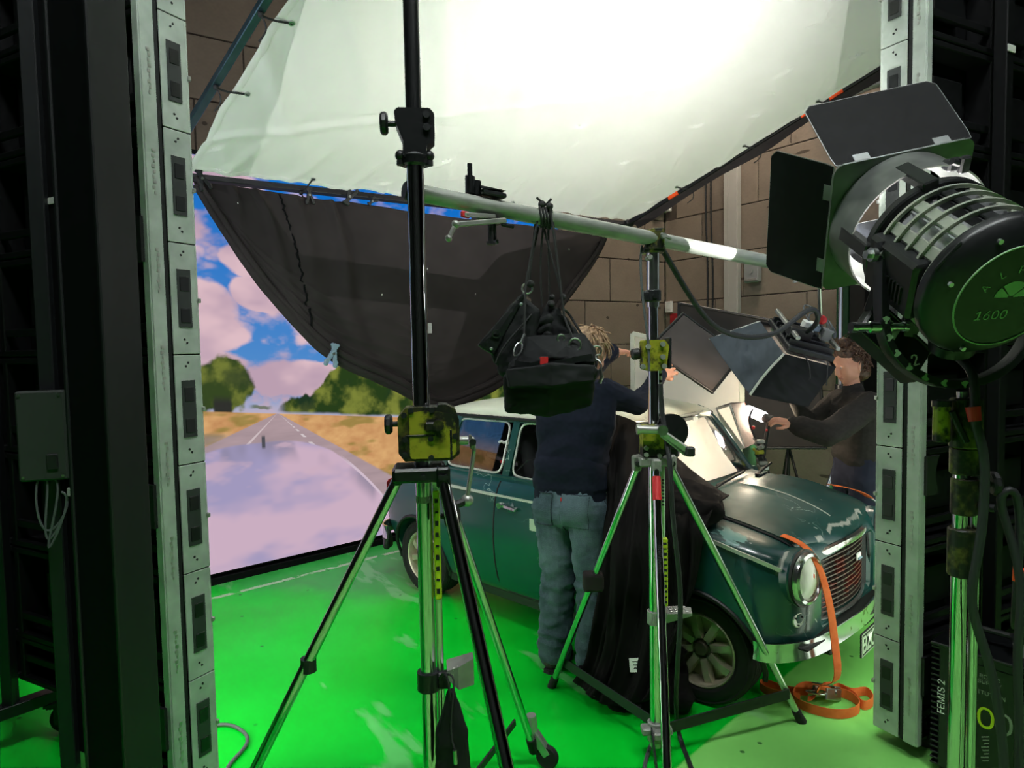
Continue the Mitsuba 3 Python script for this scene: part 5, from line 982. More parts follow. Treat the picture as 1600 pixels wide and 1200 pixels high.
# lights
for s in (-1, 1):
    RHL = frame((1, s * .12, .05)); at_ = lambda m: MK(xf(m, mat4(RHL, (.413, s * .495, .640)))); hl = put('headlight', at_(lathe([(.085, .0), (.112, .0), (.113, .010), (.106, .026), (.094, .032), (.088, .026), (.085, .012), (.085, 0)], 40)), 'car_chrome', car)
    ck = 'mat_lens_' + ('r' if s < 0 else 'l'); put('lens', at_(lathe([(0, .034), (.03, .0325), (.06, .027), (.088, .014), (.088, .004), (0, .004)], 36)), 'lamp_glass', hl)
    for i in range(0): put('lens_flute', at_(sweep(np.array([V(-.068 + .017 * i, y, .0275 + .006 - .006 * ((-.068 + .017 * i) ** 2 + y * y) / .005 * .62) for y in np.linspace(-1, 1, 9) * math.sqrt(max(.08 ** 2 - (-.068 + .017 * i) ** 2, 1e-4))]), [(-.0015, -.001), (.0015, -.001), (0, .0002)], (0, 0, 1))), 'lamp_glass', hl, smooth=False)
    put('bulb_glow', at_(ball((-.02 * s, .01, .030), .008, 2, (1, 1.6, .6))), 'orange_tape', hl, label='small amber spot') if s < 0 else None
    put('lamp_gasket', at_(ring(.121, .012, .012, 40, -.004)), 'dark_trim', hl)
    RSL = frame((1, s * .35, 0)); sl2 = put('side_lamp', MK(xf(lathe([(.0, -.05), (.055, -.05), (.052, -.005), (.046, .004), (.040, .0), (0, .0)], 28), mat4(RSL, (.398, s * .535, .470)))), 'dark_trim', car)
    put('side_lamp_plate', MK(xf(lathe([(.012, .002), (.032, .002), (.034, .008), (.030, .012), (.012, .010), (.012, .002)], 24), mat4(RSL, (.398, s * .535, .470)))), 'trim_pale', sl2)
    for a in (.5, 2.6, 4.6): put('screw', MK(xf(cyl((.022 * math.cos(a), .022 * math.sin(a), .010), (.022 * math.cos(a), .022 * math.sin(a), .016), .004, 8)), ) if False else MK(xf(cyl((.022 * math.cos(a), .022 * math.sin(a), .010), (.022 * math.cos(a), .022 * math.sin(a), .016), .004, 8), mat4(RSL, (.398, s * .535, .470)))), 'ink', sl2, smooth=False)
# bumper, valance, plate
bp = smooth_path([(.27, -.678, .345), (.34, -.665, .345), (.41, -.59, .345), (.465, -.45, .345), (.495, -.2, .345), (.505, 0, .345), (.495, .2, .345), (.465, .45, .345), (.41, .59, .345), (.34, .665, .345), (.27, .678, .345)], 70)
bm = put('front_bumper', MK(sweep(bp, [(-.016, -.038), (-.028, -.026), (-.034, -.008), (-.034, .008), (-.028, .026), (-.016, .038), (-.006, .040), (-.012, .0), (-.006, -.040)], (0, 0, 1))), 'car_chrome', car, smooth=50)
put('bumper_bracket', MK(cat_(box(.12, .10, .05, (.41, -.28, .285), .01), box(.12, .10, .05, (.41, .28, .285), .01))), 'dark_trim', bm)
put('valance', MK(sheet(np.array([[V(.28 + .17 * a + .03 * (1 - (y / .6) ** 2) * a, y * (1 - .08 * a), .395 - .03 * a - .02 * abs(y)) for y in np.linspace(-.60, .60, 25)] for a in np.linspace(0, 1, 5)]), .008)), 'dark_trim', car, smooth=True)
pl = put('number_plate', MK(box(.008, .52, .115, (.500, .205, .222), .003)), 'black_satin', car)
put('plate_border', MK(cat_(box(.010, .51, .004, (.501, .205, .274)), box(.010, .51, .004, (.501, .205, .170)), box(.010, .004, .108, (.501, -.048, .222)), box(.010, .004, .108, (.501, .458, .222)))), 'trim_pale', pl, smooth=False)
for ch, y in zip('BZCN1R', (-.015, .045, .105, .20, .28, .36)): put('plate_letter', MK(text(ch, .075, V(.5045, y, .222), V(0, 1, 0), V(0, 0, 1), .002, True)), 'trim_pale', pl, smooth=False)
put('torn_sticker', MK(hull([(.506, .03, .25), (.512, .075, .262), (.506, .07, .225), (.509, .045, .215), (.508, .08, .24)])), 'label_white', pl)
put('plate_holder', MK(obox(V(.48, .205, .28), V(.49, .205, .33), .30, .008, (1, 0, 0))), 'dark_trim', pl)
put('rear_bumper', MK(sweep(smooth_path([(-2.36, -.69, .37), (-2.46, -.66, .37), (-2.55, -.5, .37), (-2.58, 0, .37), (-2.55, .5, .37), (-2.46, .66, .37), (-2.36, .69, .37)], 50), [(.020, -.045), (.034, .0), (.020, .045), (.008, .045), (.014, 0), (.008, -.045)], (0, 0, 1))), 'car_chrome', car, smooth=50)
put('rear_lamp', MK(hull([(-2.44, s_ * .60, z) for s_ in (-1,) for z in (.55, .72)] + [(-2.47, -.55, z) for z in (.55, .72)] + [(-2.40, -.645, z) for z in (.56, .71)])), 'sign_red', car)
put('bumper_corner', MK(organic([H_b for H_b in [m3.Manifold.batch_hull([sph((-2.38, -.655, .36), .02), sph((-2.46, -.63, .33), .018), sph((-2.40, -.66, .26), .022), sph((-2.44, -.60, .26), .02)])]], .012, 3, lambda v: .01 * fb(v, 60, 3))), 'dark_trim', car)
# wheels
def wheel(x, y, s, steer=0., first=[None]):
    R = np.array([[math.cos(steer), -math.sin(steer), 0], [math.sin(steer), math.cos(steer), 0], [0, 0, 1.]]) @ frame((0, s, 0), (0, 0, 1)); M = lambda m: MK(xf(m, mat4(R, (x, y, .2505))))
    ty = put('tyre', M(lathe([(.165, -.150), (.178, -.162), (.205, -.166), (.232, -.158), (.247, -.142), (.2505, -.12), (.2505, -.03), (.247, -.008), (.236, .008), (.228, .006), (.222, .010), (.205, .016), (.184, .014), (.170, .004), (.166, -.01), (.16, -.08), (.165, -.150)], 72)), 'tyre', car, smooth=30)
    put('tread', M(cat_(*[xf(box(.022, .010, .004, (0, 0, 0)), mat4(frame((math.cos(a), math.sin(a), 0), (0, 0, 1)), (.2495 * math.cos(a), .2495 * math.sin(a), o))) for o in (-.03, -.055, -.075, -.095, -.118) for a in np.linspace(0, 2 * math.pi, 60, endpoint=False) + o * 9])), 'rubber', ty, kind='stuff', smooth=False)
    rm = put('rim', M(cat_(lathe([(.150, -.14), (.160, -.14), (.168, -.02), (.172, .004), (.166, .010), (.158, .004), (.150, -.03), (.150, -.14)], 56), lathe([(0, -.075), (.150, -.075), (.150, -.060), (0, -.060)], 40))), 'wheel_alloy', car, smooth=35)
    for i in range(8):
        a = 2 * math.pi * i / 8 + .25; put('spoke', M(xf(hull([(.045, -.020, -.045), (.045, .020, -.045), (.045, -.016, -.018), (.045, .016, -.018), (.100, -.015, -.004), (.100, .015, -.004), (.102, -.019, -.03), (.102, .019, -.03), (.155, -.022, -.040), (.155, .022, -.040), (.152, -.018, -.012), (.152, .018, -.012)]), mat4(np.array([[math.cos(a), -math.sin(a), 0], [math.sin(a), math.cos(a), 0], [0, 0, 1.]]), (0, 0, 0)))), 'wheel_alloy', rm)
    hbk = put('hub', M(lathe([(0, -.008), (.028, -.008), (.032, -.014), (.034, -.03), (.062, -.034), (.064, -.06), (0, -.06)], 28)), 'wheel_alloy_dark', rm)
    for i in range(4): a = math.pi / 4 + math.pi / 2 * i; put('wheel_nut', M(cyl((.048 * math.cos(a), .048 * math.sin(a), -.036), (.048 * math.cos(a), .048 * math.sin(a), -.018), .009, 6)), 'steel', rm, smooth=False)
for x, y, s, st_ in ((0, -.635, -1, .06), (0, .635, 1, .06), (-2.036, -.615, -1, 0), (-2.036, .615, 1, 0)): wheel(x, y, s, st_)
put('inner_tray', MK(cat_(box(2.3, .80, .10, (-1.05, 0, .26), .02), box(.7, .40, .40, (0, 0, .42), .04))), 'ink', car)
# inside
for s in (-1, 1):
    put('front_seat', MK(organic([m3.Manifold.batch_hull([sph((-1.05, s * .30 + q * .17, .62), .06) for q in (-1, 1)] + [sph((-.70, s * .30 + q * .17, .64), .06) for q in (-1, 1)]), m3.Manifold.batch_hull([sph((-1.10, s * .30 + q * .17, .66), .05) for q in (-1, 1)] + [sph((-1.24, s * .30 + q * .15, 1.08), .045) for q in (-1, 1)])], .03, 6)), 'seat_cloth', car, smooth=True)
put('rear_seat', MK(cat_(box(.35, 1.0, .14, (-1.62, 0, .66), .04), obox(V(-1.76, 0, .66), V(-1.92, 0, 1.02), 1.0, .10, (1, 0, 0), .03))), 'seat_cloth', car)
put('dashboard', MK(box(.14, 1.10, .10, (-.40, 0, .83), .03)), 'interior', car)
put('steering_wheel', MK(cat_(tube(np.stack([-.62 + .04 * np.sin(q_ := np.linspace(0, 2 * np.pi, 40)), -.30 + .17 * np.cos(q_), .90 + .165 * np.sin(q_)], 1), .011, 8), obox(V(-.62, -.30, .90), V(-.42, -.30, .80), .03, .03), obox(V(-.62, -.45, .90), V(-.62, -.15, .90), .02, .012))), 'interior', car)
bo = thing('blackout_cloth', 'black cloth lining the far windows inside the car', 'cloth')
put('cloth', MK(cat_(sheet(np.array([[V(x, .50 - .02 * math.sin(x * 30) - (z - .62) * .12, z) for z in np.linspace(.62, 1.19, 10)] for x in np.linspace(-.75, -1.9, 40)]), .004), sheet(np.array([[V(-1.90 + (z - .62) * .02 + .015 * math.sin(y * 30), y, z) for z in np.linspace(.62, 1.17, 8)] for y in np.linspace(-.42, .48, 30)]), .004))), 'drape_black', bo, smooth=True)
ds = thing('diffusion_sheet', 'cream diffusion sheet taped over the windscreen', 'sheet')
gd = ws[1:11, 1:17] + V(.022, 0, .012); gd = np.array([[gd[i, j] for j in range(16)] for i in range(10)]); gd[:, -1, 1] -= np.linspace(.12, 0, 10); gd[:, -2, 1] -= np.linspace(.08, 0, 10)
put('sheet', MK(sheet(gd, .002)), 'board_white', ds, smooth=True); put('tape', MK(cat_(*[box(.004, .05, .03, gd[-1, j] + V(.006, 0, 0)) for j in (2, 12)])), 'label_white', ds)
rg = thing('camera_rig', 'dark camera rig clamped inside the car, seen through the side windows', 'camera rig')
put('camera_body', MK(box(.22, .14, .16, (-1.35, -.10, 1.02), .02)), 'black_plastic', rg); put('lens', MK(cat_(cyl((-1.24, -.10, 1.03), (-1.08, -.10, 1.05), .055, 24, .065), cyl((-1.10, -.10, 1.05), (-1.05, -.10, 1.055), .07, 24))), 'black_satin', rg)
put('monitor', MK(move(box(.02, .18, .11, b=.006), (-1.48, -.33, 1.02), .5)), 'black_satin', rg); put('bracket', MK(cat_(obox(V(-1.5, -.45, .7), V(-1.42, -.2, .95), .03, .03), obox(V(-1.62, -.4, .95), V(-1.3, -.45, .93), .025, .025), obox(V(-1.35, -.1, .6), V(-1.35, -.1, .95), .04, .04))), 'steel', rg)
for i in range(5): put('lamp_bead', MK(ball((-1.44 + .018 * i, -.47, 1.055 + .006 * (i % 2)), .010, 1)), 'label_white', rg)
put('red_switch', MK(box(.03, .01, .015, (-1.42, -.47, .935))), 'red_tape', rg)

# ---------------------------------------------------------------- people
def skin_col(p, n, uv): return mix(lin('#b97f68'), lin('#d09a82'), fbm(p.x * 18, p.y * 18, p.z * 18, 3))
mat('skin', skin_col, .55, 0, .4)
mat('hair_fair', lambda p, n, uv: mix(lin('#4f3b2c'), lin('#a58868'), noise(p.x * 160, p.y * 160, p.z * 30)), .5, 0, .4)
mat('hair_brown', lambda p, n, uv: mix(lin('#23160f'), lin('#5e4231'), noise(p.x * 150, p.y * 150, p.z * 60)), .5, 0, .4)
mat('navy_wool', lambda p, n, uv: mix(lin('#11141f'), lin('#1a1f2c'), fbm(p.x * 70, p.y * 70, p.z * 70, 3)), .95, 0, .15, sheen=.4)
mat('grey_wool', lambda p, n, uv: mix(lin('#262422'), lin('#34312f'), fbm(p.x * 70, p.y * 70, p.z * 70, 3)), .95, 0, .15, sheen=.4)
mat('denim', lambda p, n, uv: mix(lin('#33424a'), lin('#5d6f76'), smoothstep(.3, .75, fbm(p.x * 9, p.y * 9, p.z * 5, 4)) * .7 + .3 * noise(p.x * 220, p.y * 220, p.z * 220)), .9, 0, .15)
mat('denim_dark', '#2a363d', .9)
mat('navy_cloth', lambda p, n, uv: mix(lin('#20222f'), lin('#2c2f3d'), fbm(p.x * 20, p.y * 20, p.z * 20, 3)), .9, 0, .15)
mat('shoe', '#2a2522', .6)
mat('eye_white', '#d8d4cc', .3)
mat('lip', '#9a5a50', .5)
def hand(w, d, n, side, curl=.6, s=1.0):
    """wrist, direction of the fingers, normal of the back of the hand, +1/-1 thumb side"""
    d, n = nrm(d), nrm(n - nrm(d) * np.dot(nrm(d), n)); l = np.cross(n, d) * side; P = lambda a, b, c: w + (d * a + l * b + n * c) * s
    out = [m3.Manifold.batch_hull([sph(P(0, q * .018, 0), .019 * s, 14) for q in (-1, 1)] + [sph(P(.075, q, -.002), .012 * s, 14) for q in (-.030, -.010, .012, .032)])]
    for i, (b, L) in enumerate(((.033, .070), (.012, .078), (-.010, .073), (-.030, .058))):
        a = curl * (1 + .12 * i); pts = [(*P(.074, b, -.002), .0098 * s)]; x, z, t = .074, -.002, .25 * a
        for k, f in enumerate((.45, .32, .23)): x += L * f * math.cos(t); z -= L * f * math.sin(t); pts.append((*P(x, b * (1 + .12 * (k + 1)), z), (.0090 - .0008 * k) * s)); t += a
        out.append(chain(pts, 12))
    out.append(chain([(*P(.018, .020, -.006), .014 * s), (*P(.048, .046, -.018), .0115 * s), (*P(.070, .052, -.030), .0100 * s), (*P(.090, .046, -.038), .0088 * s)], 12))
    return out
def head(c, fwd, up, s=1.0):
    z = nrm(fwd); y = nrm(up - z * np.dot(z, up)); x = np.cross(y, z); P = lambda a, b, d: c + (x * a + y * b + z * d) * s
    S = lambda a, b, d, r: sph(P(a, b, d), r * s, 22)
    skull = m3.Manifold.batch_hull([S(0, .035, -.025, .082), S(0, .045, .015, .075), S(-.012, .0, .0, .07), S(.012, 0, 0, .07)])
    face = m3.Manifold.batch_hull([S(-.035, .02, .045, .036), S(.035, .02, .045, .036), S(-.032, -.03, .042, .034), S(.032, -.03, .042, .034), S(0, -.088, .052, .022), S(-.018, -.078, .045, .022), S(.018, -.078, .045, .022), S(-.045, -.055, .0, .022), S(.045, -.055, .0, .022)])
    nose = m3.Manifold.batch_hull([S(0, .022, .080, .009), S(0, -.018, .102, .011), S(-.012, -.022, .088, .009), S(.012, -.022, .088, .009)])
    brow = m3.Manifold.batch_hull([S(-.035, .035, .072, .010), S(.035, .035, .072, .010)])
    lips = m3.Manifold.batch_hull([S(-.018, -.052, .077, .007), S(.018, -.052, .077, .007), S(0, -.051, .083, .008)])
    ears = [m3.Manifold.batch_hull([S(q * .078, .012, -.008, .010), S(q * .084, .022, -.020, .009), S(q * .080, -.020, -.008, .008)]) for q in (-1, 1)]
    return [skull, face, nose, brow, lips, *ears], P
def face_parts(t, body, P, z, s=1.0):
    for q in (-1, 1):
        e = put('eye', ball(P(q * .031, .018, .070), .0125 * s, 2), 'eye_white', body, smooth=True); put('eyebrow', tube(np.array([P(q * (.015 + .012 * k), .040 + .003 * k - .004 * (k == 3), .083 - .006 * k) for k in range(4)]), .0032, 6), 'hair_brown', body)
    put('mouth', tube(np.array([P(.011 * k, -.053 - .002 * abs(k), .089 - .003 * k * k) for k in np.linspace(-2, 2, 7)]), .0028, 6), 'lip', body)
    for q in (-1, 1): put('pupil', ball(P(q * .031, .017, .0785), .0052 * s, 2), 'ink', body, smooth=True)
def strands(n, root, flow, L, r, seed, wob=.02, down=.6, curl=0.):
    rg_ = np.random.default_rng(seed); out = []
    for i in range(n):
        a, nn = root(rg_); d = nrm(flow(a, nn, rg_)); p = [a]; l = L * rg_.uniform(.6, 1.15)
        for k in range(7): 
            d = nrm(d + V(0, 0, -down * .18) + rg_.normal(0, wob * 3, 3) + nn * (-.10) + curl * np.cross(d, nn) * math.sin(k + i)); p.append(p[-1] + d * l / 7)
        out.append(tube(np.array(p), r * np.array([.7, 1, 1, .95, .85, .7, .5, .2]), 5))
    return cat_(*out)
def cloth(step_parts, step, it, amp, f, seed, extra=None, hem=None):
    def disp(v):
        amp_ = amp * (1 if hem is None else np.clip((v[:, 2] - hem) / .10, .05, 1)); d = amp_ * fb(v * V(1, 1, .8), f, 4, seed) + amp_ * .9 * (.22 - np.abs(fb(v * V(1, 1, 1.7), f * .6, 3, seed + 3)) * 2)
        return d + (extra(v) if extra else 0)
    return organic(step_parts, step, it, disp)
def on_surface(mesh, O, ex, ey, n, w, h, nu, nv, off=.003, rad=.016):
    v = np.array(mesh.vertices); n = nrm(n); ex, ey = nrm(ex), nrm(ey); g = np.zeros((nu, nv, 3)); a, b = (v - O) @ ex, (v - O) @ ey; c = (v - O) @ n
    for i, x in enumerate(np.linspace(-w / 2, w / 2, nu)):
        for j, y in enumerate(np.linspace(-h / 2, h / 2, nv)):
            q = (a - x) ** 2 + (b - y) ** 2; k = np.where(q < rad ** 2)[0]
            z = c[k].max() if len(k) else 0.; kk = k[c[k] > z - .03] if len(k) else []
            z = np.average(c[kk], weights=1 / (q[kk] + 1e-5)) if len(kk) else 0.
            g[i, j] = O + ex * x + ey * y + n * (z + off)
    return g
# --- the person in the navy sweater, seen from behind
p1 = thing('person', 'person in navy sweater and jeans seen from behind, holding the small grey flag', 'person')
hipC = V(.270, 3.295, .93); R1 = nrm(V(.90, -.44, 0)); F1 = V(.44, .90, 0)
hl_, hr_ = hipC - R1 * .09, hipC + R1 * .09
kl, kr = V(.215, 3.345, .50), V(.375, 3.240, .50); al, ar = V(.190, 3.385, .10), V(.372, 3.215, .10)
chest = V(.305, 3.335, 1.30); neck = V(.345, 3.385, 1.475); hc = V(.385, 3.43, 1.595)
sl1, sr1 = V(.185, 3.455, 1.405), V(.440, 3.290, 1.405); el1, er1 = V(.385, 3.62, 1.47), V(.625, 3.44, 1.335); wl1, wr1 = V(.555, 3.755, 1.598), V(.795, 3.630, 1.475)
hd, P_h = head(hc, V(.84, .40, -.45), V(.25, .1, 1), .98)
limb = lambda pts: chain([(*p, r) for p, r in pts])
skel = [limb([(hipC + V(0, 0, .05), .065), (chest, .065), (neck - V(0, 0, .09), .055), (neck, .055), (hc - V(0, 0, .03), .056)]), limb([(hl_, .055), (kl, .045), (al, .034)]), limb([(hr_, .055), (kr, .045), (ar, .034)]),
        limb([(chest, .06), (sl1, .036), (el1, .032), (wl1, .025)]), limb([(chest, .06), (sr1, .036), (er1, .032), (wr1, .025)]), *hd,
        *hand(wl1, V(.62, .42, .06), V(-.2, -.3, 1), 1, .45), *hand(wr1, V(.40, .30, .20), V(.5, -.75, .5), -1, .55),
        limb([(al, .036), (al + F1 * .08 - V(0, 0, .055), .032), (al + F1 * .15 - V(0, 0, .065), .026)]), limb([(ar, .036), (ar + F1 * .08 - V(0, 0, .055), .032), (ar + F1 * .15 - V(0, 0, .065), .026)])]
b1 = put('body', organic(skel, .009, 5), 'skin', p1, smooth=True); face_parts(p1, b1, P_h, 0)
sw = [m3.Manifold.batch_hull([sph(hipC + V(0, 0, .075) + R1 * .085 * q + F1 * .01, .085) for q in (-1, 1)] + [sph(chest + R1 * .105 * q - V(0, 0, .05), .095) for q in (-1, 1)]), m3.Manifold.batch_hull([sph(chest + R1 * .105 * q - V(0, 0, .05), .095) for q in (-1, 1)] + [sph(sl1 - V(0, 0, .01), .068), sph(sr1 - V(0, 0, .01), .068), sph(neck - V(0, 0, .045), .062)]),
      m3.Manifold.batch_hull([sph(hipC + V(0, 0, -.03) + R1 * .088 * q, .098) for q in (-1, 1)] + [sph(hipC + V(0, 0, .10) + R1 * .09 * q, .096) for q in (-1, 1)]), limb([(neck - V(0, 0, .05), .066), (neck - V(-.005, -.005, .015), .060)]),
      limb([(sl1, .066), (el1, .056), (wl1 - nrm(wl1 - el1) * .03, .043), (wl1 - nrm(wl1 - el1) * .005, .040)]), limb([(sr1, .070), (er1, .058), (wr1 - nrm(wr1 - er1) * .03, .043), (wr1 - nrm(wr1 - er1) * .005, .040)])]
cut = m3.Manifold.cube([2, 2, 1], True).translate([.3, 3.3, hipC[2] - .5 - .045])
for i in (0, 2): sw[i] = sw[i] - cut
swm = cloth(sw, .011, 6, .024, 9, 3, lambda v: np.where(v[:, 2] < hipC[2] + .015, .0015 * np.sin(np.arctan2(v[:, 1] - hipC[1], v[:, 0] - hipC[0]) * 60) - .006, 0) + .006 * np.sin(v[:, 2] * 42 + 9 * fb(v, 4, 3)) * np.exp(-((v[:, 2] - 1.12) / .12) ** 2), hipC[2] - .045)
s1 = put('sweater', swm, 'navy_wool', p1, smooth=True)
jn = [m3.Manifold.batch_hull([sph(hipC + V(0, 0, .01) + R1 * .078 * q, .084) for q in (-1, 1)] + [sph(hipC - V(0, 0, .085) + R1 * .082 * q - F1 * .02, .098) for q in (-1, 1)]),
      limb([(hl_ - V(0, 0, .08), .106), (hl_ * .5 + kl * .5, .098), (kl, .086), (kl * .4 + al * .6, .088), (al + V(0, 0, -.005), .086), (al - V(0, 0, .03), .074)]), limb([(hr_ - V(0, 0, .08), .106), (hr_ * .5 + kr * .5, .098), (kr, .086), (kr * .4 + ar * .6, .088), (ar + V(0, 0, -.005), .086), (ar - V(0, 0, .03), .074)])]
jm = cloth(jn, .011, 6, .018, 13, 8, lambda v: .006 * np.sin(v[:, 2] * 95 + 14 * fb(v, 7, 3)) * (np.exp(-((v[:, 2] - .47) / .09) ** 2) + .8 * np.exp(-((v[:, 2] - .20) / .12) ** 2)))
j1 = put('jeans', jm, 'denim', p1, smooth=True)
Ob = hipC + R1 * .065 - F1 * .05 + V(0, 0, -.075); pg = on_surface(jm, Ob, R1, V(0, 0, 1), -F1, .135, .155, 12, 14, .004)
put('back_pocket', sheet(pg, .004), 'denim', j1, smooth=True); put('pocket_seam', cat_(tube(pg[0], .0022, 5), tube(pg[-1], .0022, 5), tube(pg[:, 0], .0022, 5), tube(pg[:, -1], .003, 5), tube(pg[:, -2], .0018, 5)), 'denim_dark', j1)
put('red_tab', box(.006, .004, .016, pg[0, -3] - F1 * .004), 'red_tape', j1, label='tiny red tab')
Oc = hipC - R1 * .10 - F1 * .05 + V(0, 0, -.075); pg = on_surface(jm, Oc, R1, V(0, 0, 1), -F1, .10, .155, 10, 14, .004); put('pocket_seam', cat_(tube(pg[-1], .0022, 5), tube(pg[:, 0], .0022, 5), tube(pg[:, -1], .003, 5)), 'denim_dark', j1)
pg = on_surface(jm, hipC - F1 * .05 + V(0, 0, -.10), R1, V(0, 0, 1), -F1, .02, .22, 3, 16, .003); put('seat_seam', tube(pg[1], .0025, 5), 'denim_dark', j1)
for k, (a, b, c) in enumerate(((hr_, kr, ar),)): put('side_seam', tube(on_surface(jm, (a + c) / 2 + R1 * .05, -F1, V(0, 0, 1), R1, .01, .80, 2, 40, .002)[0], .0025, 5), 'denim_dark', j1)
wb = None if True else on_surface(jm, hipC - F1 * .06 + V(0, 0, .035), R1, V(0, 0, 1), -F1, .26, .02, 16, 2, .004); 0
for q in (): put('belt_loop', box(.012, .006, .035, wb[q, 0] - F1 * .003 + V(0, 0, .015), .002), 'denim', j1)
for a, nm in ((al, 0), (ar, 1)):
    sk = put('shoe', organic([m3.Manifold.batch_hull([sph(a + F1 * x + R1 * y + V(0, 0, z), r) for x, y, z, r in ((-.03, 0, -.05, .045), (.02, 0, -.03, .045), (.10, .012, -.058, .038), (.10, -.012, -.058, .038), (.175, 0, -.068, .030))])], .01, 4), 'shoe', p1, smooth=True)
    put('sole', plate3([a + F1 * x + R1 * y - V(0, 0, .090) for x, y in ((-.07, -.03), (-.08, 0), (-.07, .03), (.05, .035), (.12, .05), (.19, .03), (.205, 0), (.19, -.03), (.12, -.05), (.05, -.035))], .02), 'rubber', sk)
zf = nrm(V(.84, .40, -.45)); yu = nrm(V(.25, .1, 1) - zf * np.dot(zf, V(.25, .1, 1))); xr = np.cross(yu, zf)
def root1(r):
    while True:
        n = nrm(r.normal(0, 1, 3)); 
        if np.dot(n, yu) > -.55 and np.dot(n, zf) < .62 - .5 * max(0, -np.dot(n, yu)) and not (np.dot(n, zf) > .1 and np.dot(n, yu) < .1): return hc + yu * .038 + n * V(.093, .093, .093) - zf * .012, n
crown = hc + yu * .13 - zf * .05
flow1 = lambda a, n, r: (a - crown) / .12 + r.normal(0, .25, 3) - n * np.dot(n, (a - crown) / .12) * .7
hcap = organic([m3.Manifold.batch_hull([sph(hc + yu * .045 - zf * .03, .088), sph(hc + yu * .058 + zf * .012, .080), sph(hc - yu * .03 - zf * .045, .070)])], .012, 2, lambda v: .012 * fb(v, 50, 3))
put('hair', [hcap, strands(420, root1, flow1, .085, .0042, 5, .05, .7)], 'hair_fair', p1, smooth=True, label='tousled fair brown hair')

# --- the person in the grey sweater
p2 = thing('person', 'person in grey sweater with brown hair bun, reaching towards a lamp', 'person')
h2 = V(2.145, 4.22, .86); F2 = nrm(V(-1, -.12, 0)); L2 = V(.12, -1, 0); L2 = nrm(L2)
ch2 = V(2.125, 4.20, 1.16); nk2 = V(2.10, 4.19, 1.335); hc2 = V(2.075, 4.185, 1.475)
s2l, s2r = ch2 + L2 * .155 + V(-.01, 0, .095), ch2 - L2 * .155 + V(-.01, 0, .095); e2l, w2l = V(1.84, 3.955, 1.09), V(1.655, 4.02, 1.150); e2r, w2r = V(1.92, 4.40, 1.10), V(1.80, 4.30, 1.26)
hd2, P2 = head(hc2, V(-1, -.18, -.30), V(-.15, 0, 1), .95)
fl, fr_ = h2 + L2 * .09, h2 - L2 * .09; k2l, k2r = fl * V(1, 1, 0) + V(0, 0, .47), fr_ * V(1, 1, 0) + V(0.03, 0, .47); a2l, a2r = fl * V(1, 1, 0) + V(.01, -.02, .095), fr_ * V(1, 1, 0) + V(.05, 0, .095)
sk2 = [limb([(h2, .065), (ch2, .06), (nk2 - V(0, 0, .08), .05), (nk2, .048), (hc2 - V(0, 0, .02), .050)]), limb([(fl, .055), (k2l, .045), (a2l, .034)]), limb([(fr_, .055), (k2r, .045), (a2r, .034)]), limb([(ch2, .055), (s2l, .034), (e2l, .030), (w2l, .023)]), limb([(ch2, .055), (s2r, .034), (e2r, .030), (w2r, .023)]), *hd2,
       *hand(w2l, V(-.9, .05, .25), V(-.1, -.3, 1), 1, .50, .95), *hand(w2r, V(-.7, -.1, .5), V(.2, .2, 1), -1, .6, .95), limb([(a2l, .034), (a2l + F2 * .14 - V(0, 0, .06), .028)]), limb([(a2r, .034), (a2r + F2 * .14 - V(0, 0, .06), .028)])]
b2_ = put('body', organic(sk2, .009, 5), 'skin', p2, smooth=True); face_parts(p2, b2_, P2, 0, .95)
for q in (-.002, .012): put('earring', ball(P2(-.083 if np.dot(P2(-1, 0, 0) - hc2, V(0, -1, 0)) > 0 else .083, -.024 + q, -.010), .004, 1), 'steel', b2_)
sw2 = [m3.Manifold.batch_hull([sph(h2 + V(0, 0, .06) + L2 * .08 * q, .10) for q in (-1, 1)] + [sph(ch2 + L2 * .10 * q, .098) for q in (-1, 1)]), m3.Manifold.batch_hull([sph(ch2 + L2 * .10 * q, .098) for q in (-1, 1)] + [sph(s2l, .064), sph(s2r, .064), sph(nk2 - V(0, 0, .055), .060)]), limb([(nk2 - V(0, 0, .06), .062), (nk2 - V(0, 0, .005), .060)]),
       limb([(s2l, .078), (e2l, .074), (w2l + nrm(e2l - w2l) * .06, .058), (w2l + nrm(e2l - w2l) * .03, .046), (w2l + nrm(e2l - w2l) * .008, .038)]), limb([(s2r, .068), (e2r, .060), (w2r + nrm(e2r - w2r) * .01, .040)])]
put('sweater', cloth(sw2, .012, 6, .024, 9, 21), 'grey_wool', p2, smooth=True)
tr = [m3.Manifold.batch_hull([sph(h2 + V(0, 0, .04) + L2 * .085 * q, .088) for q in (-1, 1)] + [sph(h2 - V(0, 0, .09) + L2 * .09 * q, .095) for q in (-1, 1)]), limb([(fl - V(0, 0, .08), .10), (k2l, .088), (a2l, .085)]), limb([(fr_ - V(0, 0, .08), .10), (k2r, .088), (a2r, .085)])]
put('trousers', cloth(tr, .014, 8, .016, 8, 31), 'navy_cloth', p2, smooth=True)
for a in (a2l, a2r): put('shoe', organic([m3.Manifold.batch_hull([sph(a + F2 * x + V(0, 0, z), r) for x, z, r in ((-.03, -.048, .045), (.03, -.03, .042), (.10, -.058, .036), (.17, -.066, .028))])], .012, 4), 'shoe', p2, smooth=True)
z2 = nrm(V(-1, -.18, -.30)); y2 = nrm(V(-.15, 0, 1) - z2 * np.dot(z2, V(-.15, 0, 1)))
def root2(r):
    while True:
        n = nrm(r.normal(0, 1, 3))
        if np.dot(n, y2) > -.62 and np.dot(n, z2) < .30 and not (np.dot(n, z2) > -.30 and np.dot(n, y2) < .38): return hc2 + y2 * .038 + n * .090 - z2 * .018, n
cr2 = hc2 + y2 * .15 - z2 * .03
